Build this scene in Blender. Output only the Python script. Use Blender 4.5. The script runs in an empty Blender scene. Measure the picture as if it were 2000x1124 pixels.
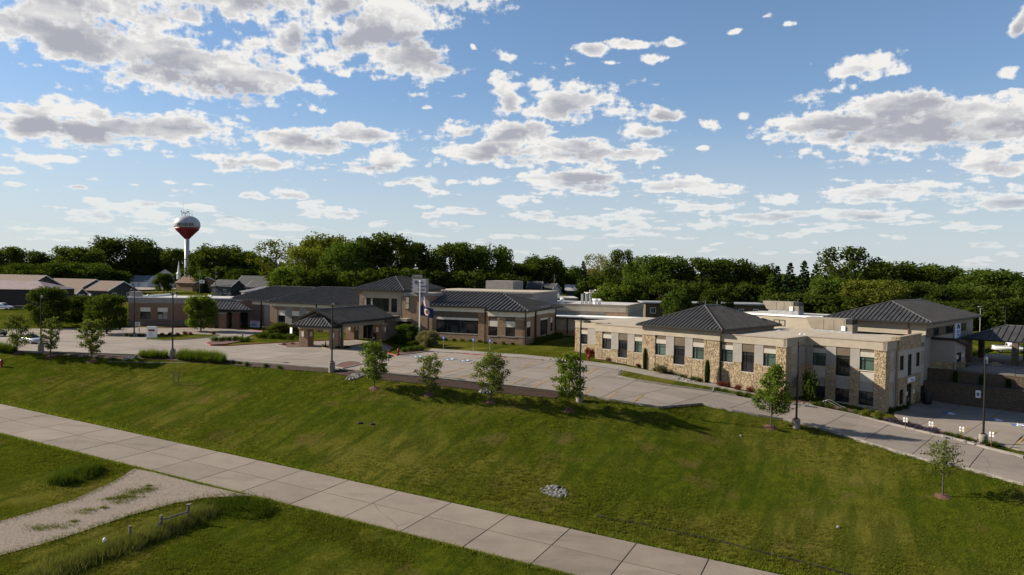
import bpy, math, random
import numpy as np
from mathutils import Vector, Matrix

random.seed(11)
rng = np.random.default_rng(11)
S = bpy.context.scene
COL = S.collection
PI = math.pi

# ------------------------------------------------------------------ camera, sky, sun, exposure
FPX = 1420.0
CAM_H = 13.0
pitch, roll = math.atan(32 / FPX), math.atan(0.0157)
FW = np.array([0, math.cos(pitch), -math.sin(pitch)])
_U = np.array([0, math.sin(pitch), math.cos(pitch)])
_X = np.array([1.0, 0, 0])
CU = math.cos(roll) * _U - math.sin(roll) * _X
CR = math.cos(roll) * _X + math.sin(roll) * _U
cam = bpy.data.objects.new('camera', bpy.data.cameras.new('camera'))
COL.objects.link(cam)
cam.data.sensor_width = 36
cam.data.lens = 36 * FPX / 2000
cam.data.clip_start = 0.5
cam.data.clip_end = 20000
cam.matrix_world = Matrix(((CR[0], CU[0], -FW[0], 0), (CR[1], CU[1], -FW[1], 0), (CR[2], CU[2], -FW[2], CAM_H), (0, 0, 0, 1)))
S.camera = cam
S.view_settings.view_transform = 'Standard'
S.view_settings.look = 'None'
S.view_settings.exposure = 1.0
S.view_settings.gamma = 1.0
S.view_settings.use_curve_mapping = False
S.cycles.max_bounces = 6
S.cycles.transparent_max_bounces = 6
S.cycles.caustics_reflective = False
S.cycles.caustics_refractive = False

SUN_AZ = math.atan2(-0.974, 0.225)      # direction towards the sun, measured from +Y
SUN_EL = math.radians(27.5)
SUN_DIR = Vector((math.sin(SUN_AZ) * math.cos(SUN_EL), math.cos(SUN_AZ) * math.cos(SUN_EL), math.sin(SUN_EL)))
sun = bpy.data.objects.new('sun', bpy.data.lights.new('sun', 'SUN'))
COL.objects.link(sun)
sun.data.energy = 5.0
sun.data.angle = math.radians(0.5)
sun.data.color = (1.0, 0.90, 0.76)
sun.rotation_euler = SUN_DIR.to_track_quat('Z', 'Y').to_euler()


def ray(px, py):
    return FW + (px - 1000) / FPX * CR - (py - 562) / FPX * CU


class NT:
    """small helper to write node graphs"""
    def __init__(s, tree):
        s.t = tree
        tree.nodes.clear()

    def n(s, typ, **kw):
        nd = s.t.nodes.new(typ)
        for k, v in kw.items():
            if k.startswith('i_'):
                nd.inputs[k[2:].replace('_', ' ')].default_value = v
            else:
                setattr(nd, k, v)
        return nd

    def put(s, sock, v):
        if isinstance(v, (int, float, tuple, list)):
            sock.default_value = v
        else:
            s.t.links.new(v, sock)

    def m(s, op, a, b=None, c=None, clamp=False):
        nd = s.t.nodes.new('ShaderNodeMath')
        nd.operation = op
        nd.use_clamp = clamp
        for i, v in enumerate((a, b, c)):
            if v is not None:
                s.put(nd.inputs[i], v)
        return nd.outputs[0]

    def v(s, op, a, b=None, c=None):
        nd = s.t.nodes.new('ShaderNodeVectorMath')
        nd.operation = op
        for i, x in enumerate((a, b, c)):
            if x is not None:
                s.put(nd.inputs[i], x)
        return nd.outputs['Value'] if op in ('LENGTH', 'DOT_PRODUCT') else nd.outputs['Vector']

    def mix(s, f, a, b, blend='MIX'):
        nd = s.t.nodes.new('ShaderNodeMix')
        nd.data_type = 'RGBA'
        nd.blend_type = blend
        s.put(nd.inputs['Factor'], f)
        for nm, x in (('A', a), ('B', b)):
            sock = [q for q in nd.inputs if q.name == nm and q.type == 'RGBA'][0]
            if isinstance(x, (tuple, list)) and len(x) == 3:
                x = tuple(x) + (1,)
            s.put(sock, x)
        return [q for q in nd.outputs if q.type == 'RGBA'][0]

    def ss(s, x, lo, hi):
        nd = s.t.nodes.new('ShaderNodeMapRange')
        nd.interpolation_type = 'SMOOTHSTEP'
        s.put(nd.inputs[0], x)
        nd.inputs[1].default_value = lo
        nd.inputs[2].default_value = hi
        return nd.outputs[0]

    def noise(s, vec, scale, detail=4, rough=0.55, dist=0.0, dim='3D'):
        nd = s.t.nodes.new('ShaderNodeTexNoise')
        nd.noise_dimensions = dim
        if vec is not None:
            s.t.links.new(vec, nd.inputs['Vector'])
        nd.inputs['Scale'].default_value = scale
        nd.inputs['Detail'].default_value = detail
        nd.inputs['Roughness'].default_value = rough
        nd.inputs['Distortion'].default_value = dist
        return nd.outputs[0]

    def comb(s, x, y, z=0.0):
        nd = s.t.nodes.new('ShaderNodeCombineXYZ')
        for i, q in enumerate((x, y, z)):
            s.put(nd.inputs[i], q)
        return nd.outputs[0]


# sky: physical sky plus a layer of fair-weather cumulus described by direction
world = bpy.data.worlds.new('World')
S.world = world
world.use_nodes = True
world.cycles.sampling_method = 'MANUAL'
world.cycles.sample_map_resolution = 512
w = NT(world.node_tree)
sky = w.n('ShaderNodeTexSky', sky_type='NISHITA')
sky.sun_disc = False
sky.sun_elevation = SUN_EL
sky.sun_rotation = SUN_AZ
sky.altitude = 400
sky.air_density = 1.0
sky.dust_density = 0.5
sky.ozone_density = 3.5
tc = w.n('ShaderNodeTexCoord')
sep = w.n('ShaderNodeSeparateXYZ')
w.t.links.new(tc.outputs['Generated'], sep.inputs[0])
dx, dy, dz = sep.outputs
az = w.m('ARCTAN2', dx, dy)
el = w.m('ARCSINE', dz)
elc = w.m('MAXIMUM', el, 0.0)
e1 = w.m('ADD', elc, 0.10)
e2 = w.m('ADD', elc, 0.17)
Q = w.comb(w.m('DIVIDE', dx, e2), w.m('DIVIDE', dy, e2), 0.0)


def azel(px, py):
    d = ray(px, py)
    d = d / np.linalg.norm(d)
    return math.atan2(d[0], d[1]), math.asin(d[2])


# centre x, y and half sizes of each cloud as measured on the photograph, converted to azimuth / elevation
CLOUDS = [
    (120, 45, 260, 75, 1), (330, 95, 190, 75, 1), (470, 140, 150, 62, 1), (80, -40, 300, 70, 1), (400, -10, 200, 60, 1),
    (700, 60, 150, 75, 1), (790, 130, 90, 45, 1), (840, 0, 130, 42, 1), (640, 20, 80, 60, 1), (560, 75, 40, 45, .8),
    (170, 235, 170, 45, 1), (340, 250, 130, 38, 1), (60, 225, 80, 42, 1), (590, 270, 110, 36, 1), (700, 248, 90, 30, 1), (490, 312, 95, 18, 1),
    (750, 312, 70, 26, 1), (90, 305, 85, 17, 1), (15, 328, 34, 12, 1), (30, 366, 30, 8, .8), (828, 359, 50, 12, 1), (560, 374, 44, 13, 1),
    (265, 363, 20, 6, .7), (198, 397, 36, 10, .9), (315, 399, 62, 11, 1), (655, 411, 42, 10, 1), (180, 418, 70, 13, .9), (300, 426, 60, 14, .9),
    (1125, 195, 115, 48, 1), (985, 185, 36, 30, 1), (1000, 245, 110, 34, .9), (900, 235, 70, 30, .8), (960, 295, 130, 36, 1), (1130, 300, 110, 38, 1), (1240, 312, 55, 20, 1),
    (1295, 212, 38, 30, 1), (1270, 252, 70, 22, 1), (1360, 232, 28, 15, .9), (985, 125, 32, 18, .9), (1145, 95, 30, 14, .8), (1210, 72, 40, 12, .7), (1260, 104, 34, 13, .7), (1295, 68, 26, 10, .6),
    (1700, 122, 85, 26, 1), (1640, 225, 160, 42, 1), (1800, 245, 220, 68, 1), (1960, 230, 150, 70, 1), (1760, 195, 130, 40, 1), (1930, 322, 90, 22, 1), (1990, 30, 22, 42, 1),
    (1110, 360, 98, 30, 1), (1330, 368, 110, 20, 1), (1530, 382, 70, 13, 1), (1720, 376, 130, 22, 1), (1930, 384, 110, 24, .9), (1380, 402, 75, 11, .9), (955, 366, 35, 10, .9), (1370, 292, 22, 9, .8), (1440, 215, 22, 12, .8),
    (1000, 400, 40, 10, .9), (1225, 411, 52, 9, 1), (1140, 428, 55, 12, 1), (1030, 424, 35, 9, .9), (1215, 441, 46, 9, .9), (1380, 436, 60, 12, 1), (1300, 447, 32, 6, .8), (1520, 425, 130, 16, .9), (1680, 418, 90, 14, .9), (1640, 442, 60, 9, .8), (1810, 425, 30, 8, .8),
    (1920, 442, 50, 8, .8), (1760, 461, 40, 6, .8), (1110, 465, 80, 9, .7), (1240, 462, 60, 8, .7), (1340, 468, 50, 8, .7), (1510, 492, 22, 5, .8), (880, 440, 45, 8, .8), (740, 440, 40, 7, .8), (560, 440, 80, 9, .7), (470, 436, 70, 10, .8), (60, 445, 60, 10, .7), (120, 455, 70, 9, .6), (800, 458, 30, 6, .7),
    (1185, 118, 22, 7, .6), (1425, 52, 24, 6, .6), (1490, 32, 20, 8, .5), (1540, 42, 16, 6, .5), (925, 110, 10, 8, .7), (1985, 120, 24, 16, .6), (680, 150, 20, 12, .5), (250, 445, 60, 9, .6),
]
warp = w.n('ShaderNodeTexNoise')
w.t.links.new(Q, warp.inputs['Vector'])
warp.inputs['Scale'].default_value = 1.15
warp.inputs['Detail'].default_value = 3
wv = w.v('MULTIPLY_ADD', w.v('SUBTRACT', warp.outputs['Color'], (0.5, 0.5, 0.5)), w.comb(w.m('MULTIPLY', e1, 0.42), w.m('MULTIPLY', e1, 0.22)), w.comb(az, el))
acc = acc2 = None
for (px, py, hw, hh, st) in CLOUDS:
    a0, b0 = azel(px, py)
    a1, _ = azel(px + hw, py)
    aL, _ = azel(px - hw, py)
    _, b1 = azel(px, py - hh)
    _, bL = azel(px, py + hh)
    sa, sb = (a1 - aL) / 2 * 1.15, (b1 - bL) / 2 * 1.15
    r = w.v('LENGTH', w.v('MULTIPLY_ADD', wv, (1 / sa, 1 / sb, 0), (-a0 / sa, -b0 / sb, 0)))
    if st != 1:
        r = w.m('ADD', r, (1 - st) * 0.45)
    acc = r if acc is None else w.m('SMOOTH_MIN', acc, r, 0.25)
    if hh >= 14:
        # how deep into a thick cloud we look, strongest towards its lower, shaded side
        lowc, sh = b0 - sb * 0.2, a0 + sa * 0.14
        r2 = w.v('LENGTH', w.v('MULTIPLY_ADD', wv, (1 / sa, 1 / sb, 0), (-sh / sa, -lowc / sb, 0)))
        wt = min(1.0, (hh - 3) / 36)
        th = w.m('MULTIPLY_ADD', r2, -wt, wt)
        acc2 = th if acc2 is None else w.m('SMOOTH_MAX', acc2, th, 0.12)
# elsewhere in the sky the same kind of cloud field goes on
gen = w.noise(w.v('ADD', Q, (17.3, 5.1, 0)), 0.55, 3, 0.5)
front = w.ss(w.m('ABSOLUTE', az), 0.66, 0.80)
over = w.ss(el, 0.40, 0.50)
away = w.m('MAXIMUM', front, over)
genr = w.m('ADD', w.m('MULTIPLY_ADD', gen, -4.2, 3.05), w.m('MULTIPLY', w.m('SUBTRACT', 1.0, away), 3.0))
fbD = w.noise(tc.outputs['Generated'], 38.0, 4, 0.62, 0.1)
fbE = w.noise(tc.outputs['Generated'], 85.0, 3, 0.6)
# scattered small fair-weather clouds low over the horizon, all round
hum = w.noise(w.v('MULTIPLY', Q, (1.0, 1.0, 1)), 3.4, 2, 0.5)
humr = w.m('ADD', w.m('MULTIPLY_ADD', hum, -7.5, 5.35), w.m('MULTIPLY', w.ss(elc, 0.09, 0.17), 3.0))
rm = w.m('MINIMUM', w.m('MINIMUM', acc, genr), humr)
thick = w.m('MAXIMUM', acc2, w.m('MULTIPLY', w.m('SUBTRACT', 1.0, genr), 0.8))
fbA = w.noise(Q, 5.5, 7, 0.60, 0.2)
vor = w.n('ShaderNodeTexVoronoi', feature='F1')
w.t.links.new(w.v('MULTIPLY_ADD', w.v('SUBTRACT', warp.outputs['Color'], (0.5, 0.5, 0.5)), (0.25, 0.25, 0), Q), vor.inputs['Vector'])
vor.inputs['Scale'].default_value = 8.0
vor.inputs['Detail'].default_value = 1.6
vor.inputs['Roughness'].default_value = 0.6
puff = w.m('SUBTRACT', 0.42, vor.outputs['Distance'])
fb = w.m('ADD', w.m('MULTIPLY', w.m('SUBTRACT', fbA, 0.5), 2.35), w.m('MULTIPLY_ADD', puff, 0.75, w.m('ADD', w.m('MULTIPLY', w.m('SUBTRACT', fbD, 0.5), 0.95), w.m('MULTIPLY', w.m('SUBTRACT', fbE, 0.5), 1.25))))
Q2 = w.v('ADD', Q, (-0.045, 0.05, 0))
fb2 = w.noise(Q2, 5.5, 5, 0.55, 0.2)
fb1 = w.noise(Q, 5.5, 5, 0.55, 0.2)
dens = w.m('ADD', w.m('SUBTRACT', 1.42, w.m('MULTIPLY', rm, 1.15)), fb)
alpha = w.ss(dens, -0.06, 0.42)
core = w.ss(w.m('ADD', thick, w.m('MULTIPLY', w.m('SUBTRACT', fbA, 0.5), 1.5)), -0.02, 0.95)
fb3 = w.noise(Q, 2.3, 4, 0.5, 0.15)
fb4 = w.noise(w.v('ADD', Q, (-0.11, 0.10, 0)), 2.3, 4, 0.5, 0.15)
relief = w.m('ADD', w.m('MULTIPLY', w.m('SUBTRACT', fb1, fb2), 2.4), w.m('MULTIPLY', w.m('SUBTRACT', fb3, fb4), 2.0))
edge = w.m('SUBTRACT', 1.0, w.ss(dens, 0.15, 0.70))
shade = w.m('SUBTRACT', w.m('SUBTRACT', w.m('MULTIPLY_ADD', core, 0.88, w.m('MULTIPLY', w.ss(dens, 0.4, 1.3), 0.22)), relief), w.m('MULTIPLY', edge, 0.6), None, True)
CW = 7.2
cl_lit = (1.0 * CW, 0.985 * CW, 0.955 * CW, 1)
cl_dark = (0.47 * CW, 0.485 * CW, 0.55 * CW, 1)
ccol = w.mix(shade, cl_lit, cl_dark)
# thin haze of distant cloud along the horizon
veil = w.m('MULTIPLY', w.m('SUBTRACT', 1.0, w.ss(elc, 0.0, 0.25)), 0.74)
veil2 = w.m('MULTIPLY', w.m('SUBTRACT', 1.0, w.ss(elc, 0.10, 0.60)), 0.34)
base = w.mix(veil, w.mix(veil2, w.mix(1.0, sky.outputs[0], (0.94, 1.0, 1.07), 'MULTIPLY'), (0.36 * CW, 0.56 * CW, 0.80 * CW, 1)), (0.71 * CW, 0.76 * CW, 0.78 * CW, 1))
low = w.m('MULTIPLY', alpha, w.m('MULTIPLY_ADD', w.ss(elc, 0.0, 0.15), 0.6, 0.40))
fin = w.mix(low, base, ccol)
bg = w.n('ShaderNodeBackground')
bg.inputs['Strength'].default_value = 0.062
w.t.links.new(fin, bg.inputs['Color'])
wo = w.n('ShaderNodeOutputWorld')
w.t.links.new(bg.outputs[0], wo.inputs[0])

# ------------------------------------------------------------------ materials
MATS = {}
ALB = 0.78        # the photograph is exposed for the sky: all matt surfaces sit a little low


def dim(c, k=None):
    return tuple(c) if max(c) > 0.6 else tuple(x * (k or ALB) for x in c)


def mat(name, col, rough=0.8, var=0.12, scale=1.5, bump=0.0, bscale=20.0, spec=0.3, metal=0.0, island=0.0, col2=None, detail=5):
    """procedural surface: two colours mixed by noise (or one colour with brightness variation), optional relief"""
    col = dim(col)
    col2 = dim(col2) if col2 else None
    m = bpy.data.materials.new(name)
    m.use_nodes = True
    g = NT(m.node_tree)
    out = g.n('ShaderNodeOutputMaterial')
    b = g.n('ShaderNodeBsdfPrincipled')
    b.inputs['Roughness'].default_value = rough
    b.inputs['Metallic'].default_value = metal
    b.inputs['Specular IOR Level'].default_value = spec
    t = g.n('ShaderNodeTexCoord')
    nz = g.noise(t.outputs['Object'], scale, detail, 0.6)
    c2 = col2 or tuple(c * (1 - var * 2) for c in col)
    c1 = col if col2 else tuple(min(1, c * (1 + var)) for c in col)
    f = g.ss(nz, 0.3, 0.7)
    cc = g.mix(f, c1, c2)
    if island:
        gi = g.n('ShaderNodeNewGeometry')
        k = g.m('MULTIPLY_ADD', gi.outputs['Random Per Island'], 2 * island, 1 - island)
        cc = g.mix(1.0, cc, g.comb(k, k, k), 'MULTIPLY')
    g.t.links.new(cc, b.inputs['Base Color'])
    if bump:
        bp = g.n('ShaderNodeBump')
        bp.inputs['Strength'].default_value = bump
        bp.inputs['Distance'].default_value = 0.05
        g.t.links.new(g.noise(t.outputs['Object'], bscale, 4, 0.6), bp.inputs['Height'])
        g.t.links.new(bp.outputs[0], b.inputs['Normal'])
    g.t.links.new(b.outputs[0], out.inputs[0])
    MATS[name] = m
    return m


def leafmat(name, c1, c2, trans=0.35):
    c1, c2 = dim(c1, 0.9), dim(c2, 0.9)
    m = bpy.data.materials.new(name)
    m.use_nodes = True
    g = NT(m.node_tree)
    out = g.n('ShaderNodeOutputMaterial')
    gi = g.n('ShaderNodeNewGeometry')
    oi = g.n('ShaderNodeObjectInfo')
    t = g.n('ShaderNodeTexCoord')
    k = g.m('ADD', g.m('MULTIPLY', gi.outputs['Random Per Island'], 0.6), g.m('MULTIPLY', g.noise(t.outputs['Object'], 0.6, 2), 0.5), None, True)
    cc = g.mix(k, c1, c2)
    v = g.m('MULTIPLY_ADD', oi.outputs['Random'], 0.5, 0.75)
    cc = g.mix(1.0, cc, g.comb(v, v, v), 'MULTIPLY')
    d = g.n('ShaderNodeBsdfDiffuse')
    g.t.links.new(cc, d.inputs['Color'])
    tr = g.n('ShaderNodeBsdfTranslucent')
    g.t.links.new(g.mix(1.0, cc, (1.5, 1.55, 0.6), 'MULTIPLY'), tr.inputs['Color'])
    mx = g.n('ShaderNodeMixShader')
    mx.inputs[0].default_value = trans
    g.t.links.new(d.outputs[0], mx.inputs[1])
    g.t.links.new(tr.outputs[0], mx.inputs[2])
    g.t.links.new(mx.outputs[0], out.inputs[0])
    MATS[name] = m
    return m


def grassmat(name, cs, stripes=True):
    cs = [dim(c, 0.82) for c in cs]
    m = bpy.data.materials.new(name)
    m.use_nodes = True
    g = NT(m.node_tree)
    out = g.n('ShaderNodeOutputMaterial')
    b = g.n('ShaderNodeBsdfPrincipled')
    b.inputs['Roughness'].default_value = 1.0
    b.inputs['Specular IOR Level'].default_value = 0.0
    t = g.n('ShaderNodeTexCoord')
    P = t.outputs['Object']
    n1 = g.noise(P, 0.055, 4, 0.6)
    n2 = g.noise(P, 0.9, 6, 0.7)
    n3 = g.noise(P, 5.0, 4, 0.7)
    rotn = g.n('ShaderNodeMapping')
    rotn.inputs['Rotation'].default_value = (0, 0, math.radians(24.9))
    g.t.links.new(P, rotn.inputs['Vector'])
    st = g.noise(g.v('MULTIPLY', rotn.outputs[0], (1.0, 0.05, 1)), 0.85, 3, 0.55)
    cc = g.mix(g.ss(n2, 0.32, 0.68), cs[0], cs[1])
    nb = g.noise(P, 0.24, 5, 0.65)
    cc = g.mix(g.m('MULTIPLY', g.ss(n1, 0.44, 0.62), 0.7), cc, cs[2])
    cc = g.mix(g.m('MULTIPLY', g.ss(nb, 0.53, 0.70), 0.7), cc, (0.105, 0.078, 0.026))
    cc = g.mix(g.m('MULTIPLY', g.ss(st, 0.46, 0.62), 0.6), cc, cs[3])
    k = g.m('MULTIPLY_ADD', n3, 1.1, 0.45)
    cc = g.mix(1.0, cc, g.comb(k, k, k), 'MULTIPLY')
    g.t.links.new(cc, b.inputs['Base Color'])
    bp = g.n('ShaderNodeBump')
    bp.inputs['Strength'].default_value = 1.0
    bp.inputs['Distance'].default_value = 0.22
    hgt = g.m('ADD', g.noise(g.v('MULTIPLY', P, (1.0, 1.7, 1)), 2.6, 5, 0.75), g.m('MULTIPLY', n3, 0.5))
    g.t.links.new(hgt, bp.inputs['Height'])
    g.t.links.new(bp.outputs[0], b.inputs['Normal'])
    g.t.links.new(b.outputs[0], out.inputs[0])
    MATS[name] = m
    return m


def slabmat(name, c1, c2):
    """broom-finished concrete: tone per slab, stains and fine grain"""
    c1, c2 = dim(c1), dim(c2)
    m = bpy.data.materials.new(name)
    m.use_nodes = True
    g = NT(m.node_tree)
    out = g.n('ShaderNodeOutputMaterial')
    b = g.n('ShaderNodeBsdfPrincipled')
    b.inputs['Roughness'].default_value = 0.9
    b.inputs['Specular IOR Level'].default_value = 0.2
    t = g.n('ShaderNodeTexCoord')
    gp = g.n('ShaderNodeNewGeometry')
    oi = g.n('ShaderNodeObjectInfo')
    P = gp.outputs['Position']
    n = g.m('ADD', g.m('MULTIPLY', g.noise(P, 0.35, 5, 0.65), 0.6), g.m('MULTIPLY', g.noise(P, 6.0, 3, 0.7), 0.4))
    cc = g.mix(g.ss(n, 0.32, 0.68), c1, c2)
    tire = g.noise(g.v('MULTIPLY', P, (0.15, 0.5, 1)), 1.1, 4, 0.6)
    cc = g.mix(g.m('MULTIPLY', g.ss(tire, 0.50, 0.72), 0.45), cc, tuple(x * 0.6 for x in c2))
    v = g.m('MULTIPLY_ADD', oi.outputs['Random'], 0.2, 0.9)
    cc = g.mix(1.0, cc, g.comb(v, v, v), 'MULTIPLY')
    # hairline cracks
    vo = g.n('ShaderNodeTexVoronoi', feature='DISTANCE_TO_EDGE')
    g.t.links.new(g.v('ADD', P, g.v('MULTIPLY', g.n('ShaderNodeTexNoise', i_Scale=0.8).outputs['Color'], (1.2, 1.2, 0))), vo.inputs['Vector'])
    vo.inputs['Scale'].default_value = 0.11
    ck = g.m('MULTIPLY', g.m('LESS_THAN', vo.outputs['Distance'], 0.0028), g.ss(g.noise(P, 0.07, 2), 0.54, 0.60))
    cc = g.mix(g.m('MULTIPLY', ck, 0.7), cc, (0.09, 0.08, 0.075))
    g.t.links.new(cc, b.inputs['Base Color'])
    g.t.links.new(b.outputs[0], out.inputs[0])
    MATS[name] = m
    return m


def brickmat(name, c1, c2, mortar, bw=0.42, bh=0.2):
    c1, c2, mortar = dim(c1), dim(c2), dim(mortar)
    m = bpy.data.materials.new(name)
    m.use_nodes = True
    g = NT(m.node_tree)
    out = g.n('ShaderNodeOutputMaterial')
    b = g.n('ShaderNodeBsdfPrincipled')
    b.inputs['Roughness'].default_value = 0.9
    b.inputs['Specular IOR Level'].default_value = 0.2
    t = g.n('ShaderNodeTexCoord')
    ng = g.n('ShaderNodeNewGeometry')
    so = g.n('ShaderNodeSeparateXYZ')
    g.t.links.new(t.outputs['Object'], so.inputs[0])
    uv = g.comb(g.m('ADD', so.outputs[0], so.outputs[1]), so.outputs[2], 0.0)
    br = g.n('ShaderNodeTexBrick')
    g.t.links.new(uv, br.inputs['Vector'])
    br.inputs['Color1'].default_value = tuple(c1) + (1,)
    br.inputs['Color2'].default_value = tuple(c2) + (1,)
    br.inputs['Mortar'].default_value = tuple(mortar) + (1,)
    br.inputs['Scale'].default_value = 1
    br.inputs['Brick Width'].default_value = bw
    br.inputs['Row Height'].default_value = bh
    br.inputs['Mortar Size'].default_value = 0.016
    br.inputs['Bias'].default_value = -0.1
    n = g.noise(t.outputs['Object'], 3.5, 5, 0.7)
    k = g.m('MULTIPLY_ADD', n, 1.0, 0.5)
    cc = g.mix(1.0, br.outputs['Color'], g.comb(k, k, k), 'MULTIPLY')
    g.t.links.new(cc, b.inputs['Base Color'])
    bp = g.n('ShaderNodeBump')
    bp.inputs['Strength'].default_value = 0.9
    bp.inputs['Distance'].default_value = 0.06
    g.t.links.new(g.m('ADD', g.m('MULTIPLY', br.outputs['Fac'], -0.8), g.noise(t.outputs['Object'], 7, 4, 0.7)), bp.inputs['Height'])
    g.t.links.new(bp.outputs[0], b.inputs['Normal'])
    g.t.links.new(b.outputs[0], out.inputs[0])
    MATS[name] = m
    return m


def glassmat(name, tint, rough=0.06):
    m = bpy.data.materials.new(name)
    m.use_nodes = True
    g = NT(m.node_tree)
    out = g.n('ShaderNodeOutputMaterial')
    b = g.n('ShaderNodeBsdfPrincipled')
    oi = g.n('ShaderNodeObjectInfo')
    t = g.n('ShaderNodeTexCoord')
    v = g.m('MULTIPLY_ADD', oi.outputs['Random'], 0.8, 0.6)
    n = g.m('MULTIPLY_ADD', g.noise(t.outputs['Object'], 0.8, 3, 0.6), 1.0, 0.5)
    v = g.m('MULTIPLY', v, n)
    cc = g.mix(1.0, tint, g.comb(v, v, v), 'MULTIPLY')
    g.t.links.new(cc, b.inputs['Base Color'])
    b.inputs['Roughness'].default_value = rough
    b.inputs['Specular IOR Level'].default_value = 0.6
    g.t.links.new(b.outputs[0], out.inputs[0])
    MATS[name] = m
    return m


GR = [(0.042, 0.060, 0.005), (0.082, 0.098, 0.008), (0.150, 0.132, 0.026), (0.030, 0.050, 0.005)]
M_GRASS = grassmat('lawn grass', GR)
M_BLADE = leafmat('grass blade', (0.046, 0.066, 0.006), (0.150, 0.150, 0.022), 0.25)
M_VERGE = leafmat('verge grass', (0.070, 0.100, 0.008), (0.19, 0.20, 0.030), 0.3)
M_TALL = leafmat('tall grass', (0.035, 0.055, 0.010), (0.17, 0.165, 0.06), 0.3)
M_ROAD = slabmat('road concrete', (0.275, 0.232, 0.182), (0.222, 0.185, 0.145))
M_LOT = slabmat('lot concrete', (0.285, 0.243, 0.20), (0.24, 0.202, 0.165))
M_WALK = slabmat('walk concrete', (0.31, 0.275, 0.235), (0.265, 0.235, 0.20))
M_JOINT = mat('joint filler', (0.085, 0.078, 0.07), 0.95)
M_KERB = mat('kerb concrete', (0.28, 0.255, 0.225), 0.9, 0.12, 2.0)
M_REDPAINT = mat('red kerb paint', (0.38, 0.07, 0.055), 0.7, 0.25, 1.5)
M_YELLOW = mat('yellow marking paint', (0.42, 0.255, 0.06), 0.8, 0.25, 2.5)
M_BLUE = mat('blue marking paint', (0.10, 0.18, 0.33), 0.8, 0.25, 2.5)
M_WHITEP = mat('white marking paint', (0.72, 0.72, 0.70), 0.8, 0.1, 2.5)
M_MULCH = mat('bark mulch', (0.070, 0.037, 0.019), 0.95, 0.45, 4.0, 1.0, 9, col2=(0.02, 0.012, 0.009), detail=8)
M_REDMULCH = mat('red mulch', (0.17, 0.075, 0.05), 0.95, 0.45, 4.0, 1.0, 9, col2=(0.07, 0.038, 0.028), detail=8)
M_GRAVEL = mat('gravel', (0.285, 0.235, 0.185), 0.95, 0.35, 5.5, 0.7, 26, col2=(0.175, 0.14, 0.108), detail=9)
M_SHADOW = mat('painted shadow', (0.022, 0.018, 0.012), 0.95, 0.4, 3.0, 0.8, 14)  # near-black tone that stands in for a cast shadow on grass
M_ROCK = mat('river rock', (0.30, 0.285, 0.265), 0.9, 0.25, 4.0, 0.5, 10, island=0.35)
M_STONE = mat('limestone veneer', (0.45, 0.345, 0.215), 0.9, 0.14, 2.0, 0.6, 9, island=0.2)
M_MORTAR = mat('stone mortar', (0.29, 0.225, 0.14), 0.95, 0.2, 4.0)
M_BRICK = brickmat('warm stone masonry', (0.42, 0.265, 0.155), (0.30, 0.195, 0.12), (0.34, 0.27, 0.19))
M_REDBRICK = brickmat('red brick', (0.38, 0.21, 0.13), (0.28, 0.165, 0.105), (0.34, 0.26, 0.19), 0.4, 0.12)
M_GREYBRICK = brickmat('grey brown masonry', (0.24, 0.19, 0.145), (0.18, 0.145, 0.115), (0.24, 0.2, 0.16))
M_BLOCK = brickmat('retaining wall block', (0.16, 0.125, 0.09), (0.12, 0.095, 0.07), (0.05, 0.04, 0.03), 0.45, 0.2)
M_CREAM = mat('cream stucco', (0.42, 0.36, 0.275), 0.9, 0.05, 0.8, 0.25, 60)
M_PALE = mat('pale stucco', (0.48, 0.435, 0.365), 0.9, 0.04, 0.8, 0.25, 60)
M_PALE2 = mat('bright cream band stucco', (0.66, 0.595, 0.49), 0.9, 0.04, 0.8, 0.25, 60)
M_GREY = mat('grey stucco', (0.33, 0.30, 0.265), 0.9, 0.05, 0.8, 0.25, 60)
M_BROWN = mat('brown stucco', (0.145, 0.11, 0.075), 0.9, 0.06, 0.8, 0.25, 60)
M_CAP = mat('metal coping', (0.36, 0.285, 0.20), 0.5, 0.08, 1.0)
M_ROOF = mat('charcoal standing seam', (0.088, 0.086, 0.084), 0.65, 0.12, 0.7, spec=0.1)
M_ROOFD = mat('dark standing seam', (0.058, 0.058, 0.059), 0.65, 0.12, 0.7, spec=0.1)
M_RIDGE = mat('ridge metal', (0.11, 0.107, 0.10), 0.4, 0.1, 1.0, spec=0.5)
M_TRIM = mat('black trim', (0.018, 0.017, 0.017), 0.5, 0.1, 1.0)
M_TPO = mat('white roof membrane', (0.50, 0.48, 0.45), 0.8, 0.14, 0.35)
M_GALV = mat('galvanised sheet', (0.42, 0.43, 0.44), 0.45, 0.12, 2.0, metal=0.3)
M_UNIT = mat('beige unit sheet', (0.28, 0.24, 0.18), 0.6, 0.08, 0.7)
M_WHITE = mat('white paint', (0.78, 0.77, 0.74), 0.55, 0.05, 1.0)
M_GLASS = glassmat('dark glass', (0.018, 0.021, 0.023))
M_GLASSG = glassmat('green tinted glass', (0.052, 0.085, 0.068), 0.12)
M_BLIND = mat('window blind', (0.42, 0.40, 0.36), 0.7, 0.1, 2.0)
M_BLACK = mat('black metal', (0.012, 0.012, 0.012), 0.5, 0.1)
M_BASE = mat('light pole concrete', (0.28, 0.25, 0.21), 0.9, 0.15, 3.0)
M_BARK = mat('bark', (0.10, 0.078, 0.058), 0.95, 0.3, 6.0, 0.8, 20)
M_COPPER = mat('copper brown metal', (0.20, 0.085, 0.04), 0.5, 0.1)
M_RED = mat('red enamel', (0.28, 0.02, 0.018), 0.5, 0.15, 3)
M_TREDP = mat('tank maroon paint', (0.23, 0.018, 0.028), 0.5, 0.1, 0.2)
M_TANK = mat('tank white paint', (0.50, 0.51, 0.52), 0.45, 0.08, 0.15)
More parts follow.
